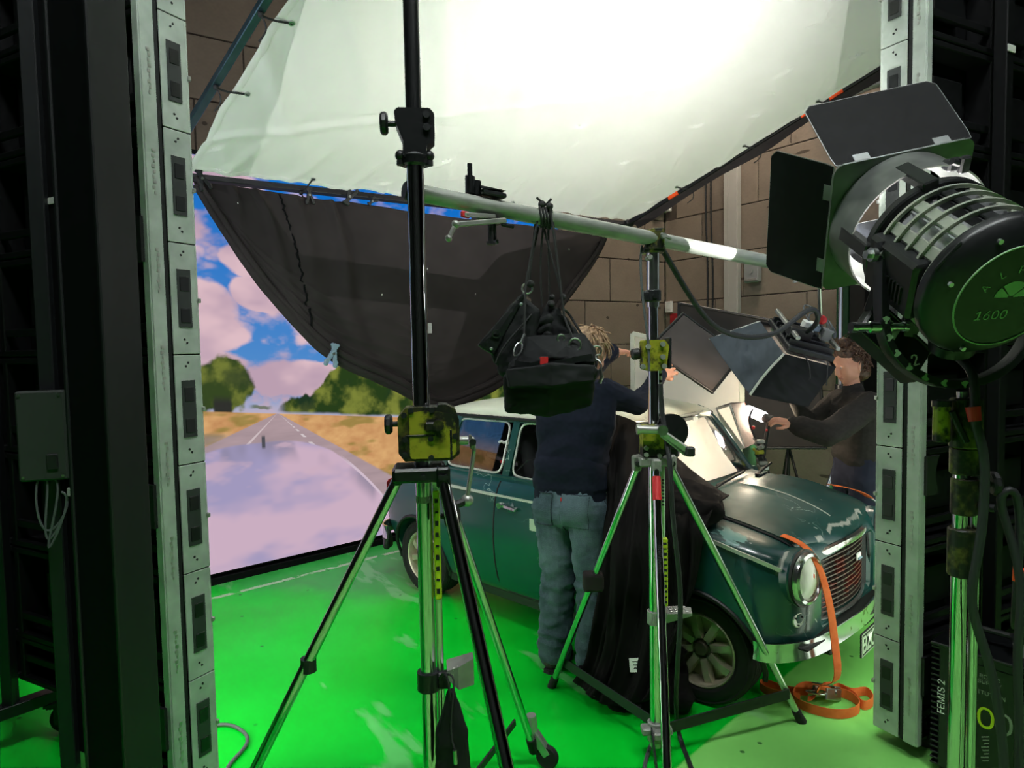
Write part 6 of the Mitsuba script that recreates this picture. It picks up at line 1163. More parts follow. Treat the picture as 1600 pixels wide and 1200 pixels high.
flow2 = lambda a, n, r: (a - cr2) / .12 + r.normal(0, .5, 3) - n * np.dot(n, (a - cr2) / .12) * .6
cap2 = organic([m3.Manifold.batch_hull([sph(hc2 + y2 * .045 - z2 * .035, .086), sph(hc2 + y2 * .064 + z2 * .000, .074), sph(hc2 - y2 * .05 - z2 * .060, .062)])], .012, 2, lambda v: .016 * fb(v, 45, 3))
hk = put('hair', [cap2, strands(420, root2, flow2, .07, .0045, 9, .10, .5, .5)], 'hair_brown', p2, smooth=True, label='curly brown hair')
bc = hc2 + y2 * .150 - z2 * .005
put('hair_bun', [organic([sph(bc, .034)], .008, 2, lambda v: .012 * fb(v, 70, 3)), strands(60, lambda r: ((lambda n: (bc + n * .034, n))(nrm(r.normal(0, 1, 3)))), lambda a, n, r: np.cross(n, y2) + r.normal(0, .3, 3), .06, .004, 12, .08, .1, .4)], 'hair_brown', hk, smooth=True)

# ---------------------------------------------------------------- black drape over the car's windscreen side and down to the floor
nu, nv = 130, 90
K = np.array([  # per column: rows of (x, y, z) in the car's axes from the top edge down to the floor
 [(-.60, -.46, 1.27), (-.52, -.62, 1.16), (-.42, -.74, .93), (-.37, -.81, .70), (-.36, -.86, .35), (-.46, -.90, .03)],
 [(-.54, -.40, 1.24), (-.46, -.60, 1.13), (-.34, -.75, .92), (-.28, -.83, .70), (-.28, -.88, .35), (-.36, -.95, .03)],
 [(-.44, -.34, 1.17), (-.36, -.57, 1.06), (-.24, -.75, .89), (-.17, -.84, .68), (-.18, -.89, .34), (-.25, -.97, .03)],
 [(-.32, -.30, 1.05), (-.24, -.53, .98), (-.13, -.74, .86), (-.08, -.83, .66), (-.09, -.88, .34), (-.16, -.95, .06)],
 [(-.16, -.30, .95), (-.09, -.51, .92), (-.02, -.73, .83), (.0, -.79, .64), (-.02, -.84, .36), (-.08, -.92, .10)],
 [(.0, -.36, .90), (.05, -.52, .885), (.08, -.71, .815), (.06, -.76, .62), (.03, -.82, .40), (-.02, -.88, .16)]], float)
from scipy.interpolate import RectBivariateSpline as RBS
D = np.stack([RBS(np.linspace(0, 1, 6), np.linspace(0, 1, 6), K[..., k], kx=3, ky=3)(np.linspace(0, 1, nu), np.linspace(0, 1, nv)) for k in range(3)], -1)
uu, vv = np.meshgrid(np.linspace(0, 1, nu), np.linspace(0, 1, nv), indexing='ij'); g2 = np.stack([uu * 5, vv * 2.2, 0 * uu], -1)
nr = np.cross(np.gradient(D, axis=0), np.gradient(D, axis=1)); nr /= np.linalg.norm(nr, axis=2, keepdims=True); nr *= np.where((nr[..., 1:2].mean() < 0), 1, -1)
fold = np.sin(uu * 34 + 5 * fb(g2, 1.0, 3, 4) + 4 * vv * (uu - .4)); amp = .010 + .032 * np.clip(vv * 1.3, 0, 1)
q2 = np.stack([uu * 6 + 1.2 * fb(g2, .8, 3, 4) + 1.1 * vv * (uu - .35), vv * .9 + uu * .8, 0 * uu], -1); q3 = np.stack([uu * 11 - 2.5 * vv, vv * 2.4 + uu * 3, 0 * uu + 7], -1)
rid = lambda q, s: .5 - 2.2 * np.abs(fb(q, 1.0, 2, s))
off = amp * (2.0 * rid(q2, 4) + .35 * fold) + .020 * rid(q3, 6) * np.clip(vv * 3, 0, 1) + .04 * fb(g2, 2.2, 3, 8) + .012 + .035 * np.exp(-((vv - .33 - .1 * uu) / .05) ** 2) * np.sin(uu * 15) ** 2
off *= np.clip(vv * 7 + .35, 0, 1); off = np.where((vv < .45), np.maximum(off, .006), off)
D = D + nr * off[..., None]; D[..., 2] = np.maximum(D[..., 2], .012)
dt = thing('black_drape', 'heavy black drape hanging over the car windscreen side and bundled on the green floor', 'drape')
put('hanging_cloth', MK(sheet(D, .006)), 'drape_black', dt, smooth=True)
fold_n = lambda seed, a=.05, f=5.5: (lambda v: a * (.30 - np.abs(fb(v * V(1.0, 1.0, 1.4), f, 3, seed)) * 2.6) + .018 * fb(v, 22, 3, seed))
heap = m3.Manifold.batch_hull([sph(F_, r) for F_, r in [(V(*(0.353, 3.155, 0.000)) + V(0, 0, .07), .06), (V(*(0.402, 3.299, 0.000)) + V(0, 0, .16), .07), (V(*(0.590, 3.464, 0.000)) + V(0, 0, .22), .09), (V(*(0.662, 3.102, 0.000)) + V(0, 0, .10), .09), (V(*(0.694, 2.961, 0.000)) + V(0, 0, .06), .06), (V(*(0.436, 2.997, 0.000)) + V(0, 0, .06), .06), (V(*(0.772, 3.252, 0.000)) + V(0, 0, .10), .08)]])
heap2 = m3.Manifold.batch_hull([sph(V(*(0.546, 2.966, 0.000)) + V(0, 0, .06), .06), sph(V(*(0.710, 2.934, 0.000)) + V(0, 0, .07), .065), sph(V(*(0.714, 3.071, 0.000)) + V(0, 0, .20), .06), sph(V(*(0.449, 3.081, 0.000)) + V(0, 0, .10), .07)])
hm = organic([heap, heap2], .011, 6, fold_n(5)); v = np.array(hm.vertices); v[:, 2] = np.maximum(v[:, 2], .004 + .004 * fb(v, 9, 2)); hm = trimesh.Trimesh(v, hm.faces, process=False)
put('floor_heap', hm, 'drape_black', dt, smooth=True)
lump = [m3.Manifold.batch_hull([sph(p, r) for p, r in [((-.36, -.42, 1.02), .05), ((-.30, -.56, .99), .06), ((-.26, -.40, .93), .05), ((-.22, -.60, .93), .06)]]), m3.Manifold.batch_hull([sph(p, r) for p, r in [((-.22, -.50, .93), .06), ((-.02, -.50, .925), .05), ((.05, -.60, .895), .045), ((-.20, -.66, .88), .06), ((.0, -.68, .845), .045)]])]
put('bunched_fold', MK(organic(lump, .011, 6, fold_n(9, .040, 7.0))), 'drape_black', dt, smooth=True)
tg = V(*(0.748, 2.931, 0.300)); Rt = np.stack([nrm(V(.9, -.2, .1)), nrm(np.cross(V(.2, .9, .35), V(.9, -.2, .1)) * 0 + V(-.05, .15, 1)), V(0, 0, 0)], 1); Rt[:, 2] = np.cross(Rt[:, 0], Rt[:, 1])
tagp = cw_(-.145, -.925, .235)
tk = put('paper_tag', xf(box(.055, .06, .002, b=0), mat4(Rt, tagp)), 'label_white', dt, label='white paper tag', smooth=False)
for i in range(3): put('scribble', xf(box(.030 - .006 * i, .004, .001, (0, .015 - .014 * i, -.0016 if Rt[1, 2] > 0 else .0016)), mat4(Rt, tagp)), 'ink', tk, smooth=False)

# ---------------------------------------------------------------- flags, bounce board, soft boxes, stands behind the car
mat('flag_cloth', lambda p, n, uv: mix(lin('#4b4644'), lin('#575150'), fbm(p.x * 9, p.y * 9, p.z * 9, 3)), .9, 0, .1)
mat('flag_dark', lambda p, n, uv: mix(lin('#343233'), lin('#3e3b3b'), fbm(p.x * 9, p.y * 9, p.z * 9, 3)), .9, 0, .1)
mat('skirt_cloth', lambda p, n, uv: mix(lin('#3a4046'), lin('#4c535a'), fbm(p.x * 12, p.y * 12, p.z * 12, 3)), .9, 0, .1)
mat('skirt_dark', lambda p, n, uv: mix(lin('#1f2022'), lin('#2a2b2d'), fbm(p.x * 12, p.y * 12, p.z * 12, 3)), .9, 0, .1)
mat('piping', '#c9c9c4', .6)
mat('fabric_brown', '#4a4140', .85)
mat('tube_white', '#f2f0e8', .4)
mat('dark_box', '#2f3331', .5)
def flagged(name, label, c, m, r=.009, cat='flag', cloth_off=.004, edge='black_metal', sag=.0):
    c = [V(*q) for q in c]; t = thing(name, label, cat); g = quad_grid(c, 24, 24); n = nrm(np.cross(c[1] - c[0], c[3] - c[0])); a, b = np.meshgrid(np.linspace(0, 1, 24), np.linspace(0, 1, 24), indexing='ij')
    g = g + n * (sag * np.sin(np.pi * a) * np.sin(np.pi * b) + .004 * fb(np.stack([a * 4, b * 4, 0 * a], -1), 2, 3, 1))[..., None]
    put('cloth', sheet(g, .003), m, t, smooth=True); put('frame', [tube([c[i], c[(i + 1) % 4]], r, 10) for i in range(4)] + [ball(q, r * 1.1, 1) for q in c], edge, t); return t
flagged('flag', 'small grey flag on a thin black frame, held by the person in the navy sweater', [(0.760, 3.800, 1.611), (1.045, 4.150, 1.818), (1.398, 4.150, 1.555), (1.119, 3.800, 1.361)], 'flag_cloth')
flagged('flag', 'large dark grey flag standing behind the small grey flag and the skirted light', [(1.354, 5.500, 1.957), (2.322, 5.200, 1.731), (2.402, 5.200, 0.812), (1.333, 5.500, 0.787)], 'flag_dark', .012)
bw_ = [(0.955, 5.350, 1.721), (1.677, 4.950, 1.510)]; c0, c1 = V(*bw_[0]), V(*bw_[1])
t = thing('bounce_board', 'white bounce board with pale frame standing on the far side of the car', 'board')
put('sheet', plate3([c0, c1, c1 * V(1, 1, 0) + V(0, 0, .04), c0 * V(1, 1, 0) + V(0, 0, .04)], .012), 'board_white', t, smooth=False)
nb = nrm(np.cross(c1 - c0, Z3)); nb = nb if nb[1] < 0 else -nb
put('frame', [obox(a + nb * .012, b + nb * .012, .035, .02, nb, .003) for a, b in ((c0, c1), (c0, c0 * V(1, 1, 0)), (c1, c1 * V(1, 1, 0)), (c0 * V(1, 1, 0) + V(0, 0, .05), c1 * V(1, 1, 0) + V(0, 0, .05)))], 'roof_white', t)
put('clip', [obox(c0 + (c1 - c0) * .15 + nb * .03 + V(0, 0, -.30), c0 + (c1 - c0) * .20 + nb * .05 + V(0, 0, -.36), .02, .02)], 'steel', t)
# skirted LED light hanging over the bonnet
yn_, yf_ = 3.22, 3.62
E_, Dp, Hh, Kk = [V(*q) for q in ((1.321, 3.620, 1.747), (1.288, 3.220, 1.580), (1.533, 3.220, 1.512), (1.607, 3.620, 1.684))]
Aa, Cc, Gg, Ll = [V(*q) for q in ((1.050, 3.620, 1.658), (1.127, 3.220, 1.389), (1.401, 3.220, 1.326), (1.380, 3.620, 1.563))]
sk = thing('skirted_light', 'LED panel light in a dark cloth skirt with white piping, hanging over the bonnet', 'light')
def skirt(c, m, seed, amp=.012):
    g = quad_grid(c, 36, 36); n = nrm(np.cross(V(*c[1]) - V(*c[0]), V(*c[3]) - V(*c[0]))); a, b = np.meshgrid(np.linspace(0, 1, 36), np.linspace(0, 1, 36), indexing='ij')
    q = np.stack([a * 3 + b * 2, b * 1.2 - a, 0 * a], -1); g = g + n * (amp * np.sin(7 * (a * .7 + b) + 5 * fb(q, 1.5, 3, seed)) * np.sin(np.pi * a) ** .5 * np.sin(np.pi * b) ** .5 + amp * 1.2 * fb(q, 2, 3, seed))[..., None]
    return put('skirt', sheet(g, .003), m, sk, smooth=True)
skirt([Aa, E_, Dp, Cc], 'skirt_cloth', 3, .014); skirt([Cc, Dp, Hh, Gg], 'skirt_dark', 5, .008); skirt([Gg, Hh, Kk, Ll], 'skirt_dark', 7, .006); skirt([Ll, Kk, E_, Aa], 'skirt_dark', 9, .006)
put('piping', [tube([Aa, E_], .005, 6), tube(smooth_path([Cc, (Cc + Dp) / 2 + V(-.01, 0, 0), Dp], 8), .006, 6)], 'piping', sk)
pc = (E_ + Dp + Hh + Kk) / 4; px_ = nrm(Hh - Dp); py_ = nrm(E_ - Dp - px_ * np.dot(E_ - Dp, px_)); pz_ = np.cross(px_, py_); pz_ = pz_ if pz_[2] > 0 else -pz_; RPn = np.stack([px_, py_, pz_], 1)
if np.linalg.det(RPn) < 0: RPn[:, 0] *= -1
MP = lambda m: xf(m, mat4(RPn, pc + pz_ * .02)); wx, wy = np.linalg.norm(Hh - Dp), np.linalg.norm(E_ - Dp)
pn2 = put('panel', MP(cat_(box(wx * .9, wy * .9, .03, b=.006), *[box(wx * .86, .012, .03, (0, wy * q, .025), .003) for q in (-.36, -.22, -.08, .06, .2, .34)])), 'black_metal', sk)
lit_rect('led_face', pc - pz_ * .012, RPn[:, 0] * wx * .40, (RPn[:, 1] if np.dot(np.cross(RPn[:, 0], RPn[:, 1]), pz_) < 0 else -RPn[:, 1]) * wy * .40, (SKIRT_L, SKIRT_L * .78, SKIRT_L * .55), 'tube_white', sk)
for nm, b, c, m in (('white_plug', (.06, .05, .05), (.02, .02, .07), 'label_white'), ('connector', (.05, .04, .06), (.09, -.05, .07), 'grey_plastic'), ('dimmer', (.11, .07, .05), (-.05, -.08, .055), 'black_plastic'), ('teal_connector', (.05, .02, .03), (.03, -.04, .085), 'blue_grey'), ('rail', (.02, .40, .02), (-.09, .0, .06), 'dull_alu'), ('rail', (.02, .34, .02), (.12, .0, .05), 'dull_alu')):
    put(nm, MP(box(*b, c, .004)), m, pn2)
put('wire', [MP(tube(smooth_path([(.02, .02, .09), (.0 + .05 * i, .10, .15 - .03 * i), (.10, .02 * i, .12), (.12, -.08, .07)], 16), .004, 6)) for i in range(4)], 'grey_cable', pn2)
put('tie_cord', [tube(smooth_path([Dp * .6 + Hh * .4 + V(0, 0, .02), Dp * .55 + Hh * .45 + V(0, -.02, -.03), Dp * .55 + Hh * .45 + V(.004, -.02, -.09)], 8), .003, 6), tube(smooth_path([Dp * .15 + Hh * .85 + V(0, 0, .02), Dp * .2 + Hh * .8 + V(0, -.02, -.04), Dp * .22 + Hh * .78 + V(.0, -.02, -.10)], 8), .003, 6)], 'cord', sk)
HG = A + (B - A) * 2.0; arm0 = pc + pz_ * .05 + px_ * .10
put('hanger_rod', [tube([HG + V(0, 0, -.03), HG * .4 + arm0 * .6, arm0], .009, 10)], 'steel', sk); put('hanger_clamp', [box(.07, .06, .075, HG, .008), cyl(HG + V(-.03, -.03, -.02), HG + V(-.14, -.06, -.05), .006, 8), cyl(HG + V(.0, -.02, -.03), HG + V(0, -.05, -.035), .030, 16)], 'dull_alu', sk)
put('red_knob', ball(HG * .3 + arm0 * .7 + V(.0, -.015, 0), .022, 2), 'red_tape', sk, label='red knob')
# small soft box at the far windscreen pillar
sb_ = thing('soft_box', 'small lit soft box with brown fabric sides beyond the far windscreen pillar', 'light')
f0, f1_, f2_, f3_ = [V(*q) for q in ((1.336, 4.450, 1.212), (1.384, 4.300, 1.245), (1.473, 4.300, 0.966), (1.449, 4.450, 0.918))]; r0_, r1_ = V(*(1.520, 4.450, 1.242)), V(*(1.592, 4.450, 0.974)); r2_, r3_ = V(*(1.485, 4.600, 1.230)), V(*(1.580, 4.600, 0.962))
fn = nrm(np.cross(f1_ - f0, f3_ - f0)); fn = fn if fn[0] < 0 or fn[1] < -.5 else -fn
put('diffuser', plate3([f0, f1_, f2_, f3_], .008), 'tube_white', sb_, smooth=False); 
fc = (f0 + f1_ + f2_ + f3_) / 4 + fn * .008; ex_, ey_ = (f1_ + f2_ - f0 - f3_) / 4 * .92, (f0 + f1_ - f2_ - f3_) / 4 * .92; ey_ = ey_ if np.dot(np.cross(ex_, ey_), fn) > 0 else -ey_
lit_rect('lit_face', fc, ex_, ey_ - ex_ * 0, (BOXLIGHT_L, BOXLIGHT_L * .78, BOXLIGHT_L * .55), 'tube_white', sb_)
for c_ in ([f1_, r0_, r1_, f2_], [f0, r2_, r0_, f1_], [f3_, f2_, r1_, r3_], [r0_, r2_, r3_, r1_]): put('fabric_side', sheet(quad_grid(c_, 8, 8), .004), 'fabric_brown', sb_)
put('zip', tube([r0_, r1_], .004, 6), 'sign_red', sb_)
tl = thing('tube_lamp', 'short bright white lamp tube beside the small soft box', 'lamp')
a_, b_ = V(*(1.550, 4.500, 1.190)), V(*(1.622, 4.350, 1.150)); k = put('bulb', [cyl(a_, b_, .034, 20, chamfer=.012)], 'tube_white', tl); emitter(k, (TUBE_L, TUBE_L * .84, TUBE_L * .62))
put('socket', [cyl(b_ - nrm(b_ - a_) * .005, b_ + nrm(b_ - a_) * .06, .030, 16)], 'black_plastic', tl); put('bracket', [obox(b_ + nrm(b_ - a_) * .03, b_ + V(-.03, .05, -.5), .02, .02)], 'black_metal', tl)
# stand carrying them with a bundle of connectors, green board
gs = thing('green_board', 'narrow dark green board standing beside the far windscreen pillar', 'board'); p0 = V(*(1.589, 4.550, 0.969)); put('panel', box(.085, .03, p0[2] - .02, (p0[0], p0[1], p0[2] / 2 + .01), .003), 'green_frame', gs)
gs = thing('connector_strand', 'bundle of cable connectors hanging in a strand right of the small soft box', 'cable'); p0, p1_ = V(*(1.551, 4.300, 1.005)), V(*(1.581, 4.250, 0.719)); r = np.random.default_rng(4)
put('cable', [tube(smooth_path([V(*(1.540, 4.350, 1.205)), V(*(1.506, 4.300, 1.108)), p0, (p0 + p1_) / 2 + V(.02 * i, 0, 0), p1_ + V(.01 * i, 0, 0)], 20), .006, 6) for i in range(3)], 'cable', gs)
for i in range(9):
    q = p0 + (p1_ - p0) * i / 8.5 + V(r.uniform(-.02, .02), 0, 0); put('connector', [xf(box(.055, .035, .026, b=.005), mat4(frame(V(r.uniform(-.4, .4), .2, 1)), q)), xf(cyl((.02, 0, 0), (.045, 0, .02), .009, 8), mat4(frame(V(.2, .2, 1)), q))], ['grey_cast', 'dull_alu', 'yellow_black', 'black_plastic'][i % 4], gs)
put('indicator', [ball(V(*(1.519, 4.280, 1.098)), .012, 1), ball(V(*(1.604, 4.280, 1.080)), .008, 1)], 'red_tape', gs)
def tripod(label, P, h, feet, r, m, riser=None, spread=.42):
    t = thing('light_stand', label, 'stand'); P = V(*P)
    put('column', [cyl(P + V(0, 0, .15), P + V(0, 0, h), r, 14)] + ([cyl(P + V(0, 0, h), P + V(0, 0, riser), r * .75, 14)] if riser else []), m, t); put('collar', [cyl(P + V(0, 0, h - .03), P + V(0, 0, h + .02), r * 1.8, 14)], 'black_metal', t)
    for f in feet: f = P + V(*f); k = put('leg', cyl(P + V(0, 0, h * .62), f, r * .8, 12), m, t); put('foot_tip', ball(f + V(0, 0, .012), r * 1.2, 1), 'rubber', k); put('brace', tube([P + V(0, 0, .22), P * .45 + f * .55 + V(0, 0, h * .62 * .45 - 0)], r * .45, 6), 'black_metal', t)
    return t
q = V(*(2.363, 4.900, 1.691)); tripod('tall chrome light stand behind the person in the grey sweater', (q[0], q[1], 0), 1.3, [(-.42, -.25, 0), (.35, -.3, 0), (.05, .5, 0)], .019, 'chrome', 3.2)
q = V(*(2.279, 5.600, 0.754)); tripod('thin black tripod standing on the far floor behind the bonnet', (q[0], q[1], 0), 1.25, [(-.16, -.2, 0), (.14, -.2, 0), (.0, .3, 0)], .013, 'black_metal', 1.35)
t = thing('equipment_case', 'low dark equipment case on the far floor behind the bonnet', 'case'); q = V(*(3.548, 8.860, -0.000)); put('shell', box(.8, .4, .22, (q[0] + .2, q[1] + .9, .13), .02), 'black_paint', t); put('lid_band', box(.81, .41, .02, (q[0] + .2, q[1] + .9, .19), .004), 'black_metal', t); put('latch', [box(.05, .02, .04, (q[0] + x, q[1] + .69, .18), .003) for x in (0, .4)], 'dull_alu', t); put('wheel', [cyl((q[0] + x, q[1] + .72, .03), (q[0] + x, q[1] + .78, .03), .03, 14) for x in (-.1, .5)], 'rubber', t)
t = thing('equipment_rack', 'dark equipment rack against the far wall, behind the navy sweater', 'rack'); q = V(*(1.129, 7.600, 1.108))
put('carcass', box(.65, .40, q[2], (q[0], q[1], q[2] / 2), .01), 'black_paint', t); put('shelf', [box(.6, .02, .03, (q[0], q[1] - .205, z)) for z in np.linspace(.2, q[2] - .1, 6)], 'black_metal', t); put('front_unit', [box(.55, .02, .10, (q[0], q[1] - .207, z + .08), .004) for z in np.linspace(.2, q[2] - .2, 5)], 'dark_hall', t)

# ---------------------------------------------------------------- orange ratchet strap
mat('strap_orange', lambda p, n, uv: mix(lin('#d05a28'), lin('#e27a44'), fbm(p.x * 40, p.y * 40, p.z * 40, 3)), .8, 0, .15)
def strap(pts, w=.024, up=(0, 0, 1), n=60): return sweep(smooth_path(pts, n), [(-.0015, -w), (.0015, -w), (.0015, w), (-.0015, w)], up)
def ribbon(pts, side, w=.024, n=60):
    p = smooth_path(pts, n); s = np.array([np.interp(np.linspace(0, 1, n), np.linspace(0, 1, len(side)), np.array(side)[:, k]) for k in range(3)]).T; s /= np.linalg.norm(s, axis=1, keepdims=True)
    t_ = np.gradient(p, axis=0); nn = np.cross(t_, s); nn /= np.linalg.norm(nn, axis=1, keepdims=True)
    return _skin(np.stack([p - s * w - nn * .0015, p + s * w - nn * .0015, p + s * w + nn * .0015, p - s * w + nn * .0015], 1), True)
st = thing('ratchet_strap', 'orange ratchet strap hooked at the near headlight, coiled on the floor with its buckle', 'strap')
cl_ = CLft
put('webbing', ribbon([cw_(.30, -.455, .795), cw_(.36, -.448, .778), cw_(.41, -.440, .745), cw_(.445, -.432, .69), cw_(.470, -.428, .62), cw_(.50, -.425, .48), cw_(.515, -.425, .36), cw_(.525, -.43, .22), V(*(1.351, 2.951, 0.110)), V(*(1.352, 2.997, 0.045)), V(*(1.305, 2.982, 0.030))], [cl_, cl_, cl_ + CD * .1, cl_ + CD * .2, cl_ + CD * .3, cl_ + CD * .3, cl_ + CD * .2, cl_, cl_ - CD * .3], .023), 'strap_orange', st)
put('webbing', strap([(V(*(1.405, 3.075, 0.000)) + V(0, 0, .024)), (V(*(1.338, 3.107, 0.000)) + V(0, 0, .024)), (V(*(1.265, 3.040, 0.000)) + V(0, 0, .024)), (V(*(1.247, 2.974, 0.000)) + V(0, 0, .024)), (V(*(1.305, 2.897, 0.000)) + V(0, 0, .024)), (V(*(1.400, 2.863, 0.000)) + V(0, 0, .024)), (V(*(1.486, 2.896, 0.000)) + V(0, 0, .024)), (V(*(1.518, 2.953, 0.000)) + V(0, 0, .024)), (V(*(1.505, 3.020, 0.000)) + V(0, 0, .024)), (V(*(1.449, 3.056, 0.000)) + V(0, 0, .024)), (V(*(1.382, 3.070, 0.000)) + V(0, 0, .024))], .021), 'strap_orange', st)
put('webbing', strap([(V(*(1.449, 3.056, 0.000)) + V(0, 0, .024)), (V(*(1.507, 3.077, 0.000)) + V(0, 0, .024)), (V(*(1.536, 3.041, 0.000)) + V(0, 0, .024)), (V(*(1.600, 3.050, 0.000)) + V(0, 0, .024)), (V(*(1.605, 3.005, 0.000)) + V(0, 0, .024)), (V(*(1.577, 2.951, 0.000)) + V(0, 0, .024)), (V(*(1.532, 2.931, 0.000)) + V(0, 0, .024)), (V(*(1.526, 2.975, 0.000)) + V(0, 0, .024)), (V(*(1.519, 3.030, 0.000)) + V(0, 0, .024))], .021), 'strap_orange', st)
put('webbing', strap([(V(*(1.285, 3.016, 0.000)) + V(0, 0, .024)), (V(*(1.209, 3.030, 0.000)) + V(0, 0, .024)), (V(*(1.158, 3.067, 0.000)) + V(0, 0, .024)), (V(*(1.140, 3.114, 0.000)) + V(0, 0, .024)), (V(*(1.156, 3.143, 0.000)) + V(0, 0, .024)), (V(*(1.191, 3.130, 0.000)) + V(0, 0, .024)), (V(*(1.240, 3.087, 0.000)) + V(0, 0, .024)), (V(*(1.339, 3.060, 0.000)) + V(0, 0, .024))], .019), 'strap_orange', st)
bk_ = (V(*(1.405, 3.012, 0.000)) + V(0, 0, .04)); Rb = frame(V(.2, .35, 1), nrm(V(.8, .6, 0))); Mb = lambda m: xf(m, mat4(Rb, bk_))
rb = put('ratchet_buckle', Mb(cat_(box(.012, .12, .05, (-.03, 0, 0), .003), box(.012, .12, .05, (.03, 0, 0), .003), cyl((-.04, .02, .01), (.04, .02, .01), .012, 14), box(.055, .07, .006, (0, -.05, .035), .003), box(.055, .05, .006, (0, .045, .03), .003))), 'steel', st)
put('wire_hook', Mb(cat_(tube(smooth_path([(-.022, -.06, .0), (-.024, -.12, -.005), (.024, -.12, -.005), (.022, -.06, 0)], 20), .005, 8))), 'steel', st)
put('webbing', ribbon([(V(*(1.329, 3.037, 0.000)) + V(0, 0, .05)), bk_ + V(-.03, .02, .02), bk_ + V(.02, .0, .01)], [V(.3, .9, .2)] * 2, .021, 14), 'strap_orange', st)
t = thing('ratchet_strap', 'short orange strap end tucked under the far edge of the bonnet', 'strap')
put('webbing', ribbon([cw_(.185, .44, .858), cw_(.245, .49, .845), cw_(.30, .535, .822), cw_(.345, .56, .79)], [CD * .9 - CLft * .5] * 2, .030, 16), 'strap_orange', t); put('hook', tube(smooth_path([cw_(.345, .56, .79), cw_(.375, .585, .76), cw_(.385, .60, .71)], 10), .006, 8), 'steel', t)

# ---------------------------------------------------------------- cables, net bag, small things
t = thing('power_cable', 'thick black cable drooping from the tube stand to the skirted light', 'cable')
put('sheath', tube([(0.580, 2.620, 2.003), (0.628, 2.660, 1.941), (0.721, 2.750, 1.830), (0.837, 2.850, 1.721), (0.972, 2.950, 1.669), (1.101, 3.000, 1.662), (1.228, 3.050, 1.706), (1.335, 3.100, 1.772), (1.384, 3.120, 1.781), (1.415, 3.150, 1.746), (1.424, 3.250, 1.693), (1.418, 3.350, 1.670)], .0115, 10, 80), 'cable', t, smooth=True)
t = thing('power_cable', 'black cable hanging down beside the red taped leg of the chrome stand to the floor', 'cable')
put('sheath', tube([V(*(0.563, 2.580, 1.487)), (0.577, 2.560, 1.294), (0.582, 2.520, 1.203), (0.586, 2.500, 1.039), (0.604, 2.500, 0.845), (0.620, 2.520, 0.667), (0.614, 2.540, 0.435), V(*(0.645, 2.696, 0.120)), V(*(0.665, 2.728, 0.020)), V(*(0.660, 2.527, 0.012)), V(*(0.644, 2.378, 0.012))], .0095, 10, 70), 'cable', t, smooth=True)
t = thing('power_cable', 'short grey cable curling from the foot of the chrome stand', 'cable')
put('sheath', tube([V(*(0.555, 2.681, 0.050)), V(*(0.544, 2.679, 0.030)), V(*(0.501, 2.593, 0.012)), V(*(0.471, 2.419, 0.012))], .008, 8, 24), 'grey_cable', t, smooth=True)
t = thing('power_cable', 'thin cable running up the left side of the chrome stand', 'cable')
put('sheath', tube([(0.501, 2.600, 2.011), (0.492, 2.580, 1.946), (0.498, 2.570, 1.802), (0.512, 2.570, 1.682), (0.518, 2.570, 1.537)], .005, 8, 30), 'grey_cable', t, smooth=True)
t = thing('floor_cable', 'grey cable curling on the green floor beside the left LED wing', 'cable')
put('sheath', tube([V(*(-1.338, 2.879, 0.010)), V(*(-1.284, 2.897, 0.010)), V(*(-1.215, 2.865, 0.010)), V(*(-1.149, 2.795, 0.010)), V(*(-1.131, 2.721, 0.010)), V(*(-1.142, 2.643, 0.010)), V(*(-1.128, 2.525, 0.010))], .0075, 8, 50), 'grey_cable', t, smooth=True)
t = thing('net_bag', 'small black net bag hanging from the foreground stand column', 'bag')
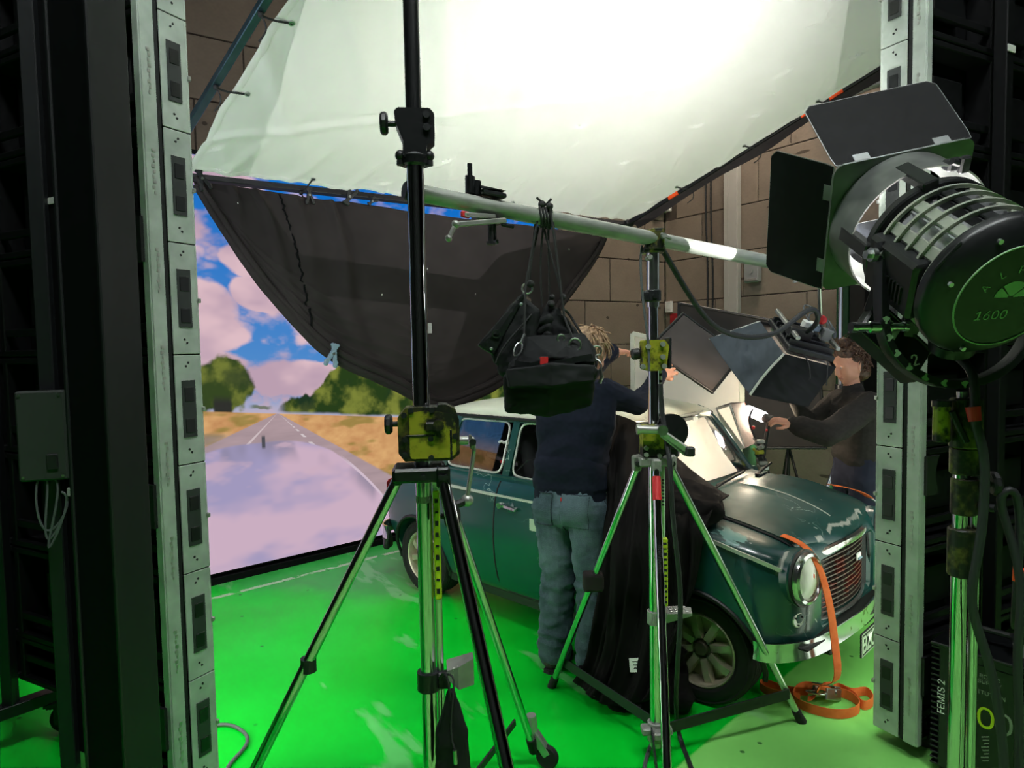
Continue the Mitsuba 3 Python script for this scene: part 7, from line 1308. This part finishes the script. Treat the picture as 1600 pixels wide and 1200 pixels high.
nbp = V(*(-0.194, 1.920, 0.542)); put('pouch', organic([m3.Manifold.batch_hull([sph(nbp + V(x, y, z), r) for x, y, z, r in ((0, 0, .10, .012), (-.028, 0, -.02, .02), (.028, 0, -.02, .02), (-.03, .0, -.16, .022), (.032, 0, -.16, .022), (0, .03, -.1, .02))])], .008, 4, lambda v: .010 * fb(v * V(1, 1, .5), 40, 3)), 'bag_cloth', t, smooth=True)
put('drawstring', [tube(smooth_path([up0(.66) + V(.035, -.03, 0), nbp + V(-.012, -.01, .16), nbp + V(.0, -.01, .08)], 12), .004, 6), tube(smooth_path([up0(.66) + V(.04, -.02, 0), nbp + V(.01, -.01, .14), nbp + V(.004, -.02, .06), nbp + V(.01, -.03, -.05)], 14), .003, 6)], 'cord', t); put('clip', cyl(nbp + V(.01, -.035, -.05), nbp + V(.012, -.035, -.09), .006, 8), 'steel', t)
# left edge: upright, power box, cables
t = thing('upright_post', 'black square upright post at the left, in front of the LED wing back', 'post'); q = V(*(-1.030, 1.720, 0.904))
put('post', move(box(.13, .10, 3.4, (0, 0, 1.7), .004), (q[0], q[1], 0), -.35), 'black_paint', t); put('edge_rail', move(cat_(box(.012, .11, 3.4, (.066, 0, 1.7), .003), box(.012, .11, 3.4, (-.066, 0, 1.7), .003)), (q[0], q[1], 0), -.35), 'black_metal', t); put('base_plate', move(box(.3, .3, .012, (0, 0, .006), .003), (q[0], q[1], 0), -.35), 'black_metal', t)
t = thing('power_box', 'grey power box with cables below it, fixed at the far left', 'box'); q = V(*(-1.623, 2.350, 1.364)); Mq = lambda m: move(m, q, .25)
put('case', Mq(box(.15, .06, .31, b=.006)), 'dark_box', t); put('socket', Mq(box(.035, .012, .055, (.03, -.032, -.09), .003)), 'black_plastic', t); put('screw', [Mq(cyl((x, -.03, z), (x, -.034, z), .005, 8)) for x in (-.06, .06) for z in (-.14, .14)], 'steel', t); put('mounting_post', Mq(cat_(box(.05, .05, 2.9, (0, .06, 1.45 - q[2]), .004))), 'black_metal', t)
put('cable', [Mq(tube(smooth_path([(-.02 + .02 * i, -.01, -.15), (-.03 + .03 * i, -.02, -.24), (.0, -.02, -.33 - .03 * i), (.05, -.015, -.28), (.045, -.01, -.20)], 24), .004, 6)) for i in range(3)], 'grey_cable', t); put('plug', Mq(box(.018, .015, .03, (.075, -.02, -.20), .003)), 'grey_plastic', t)
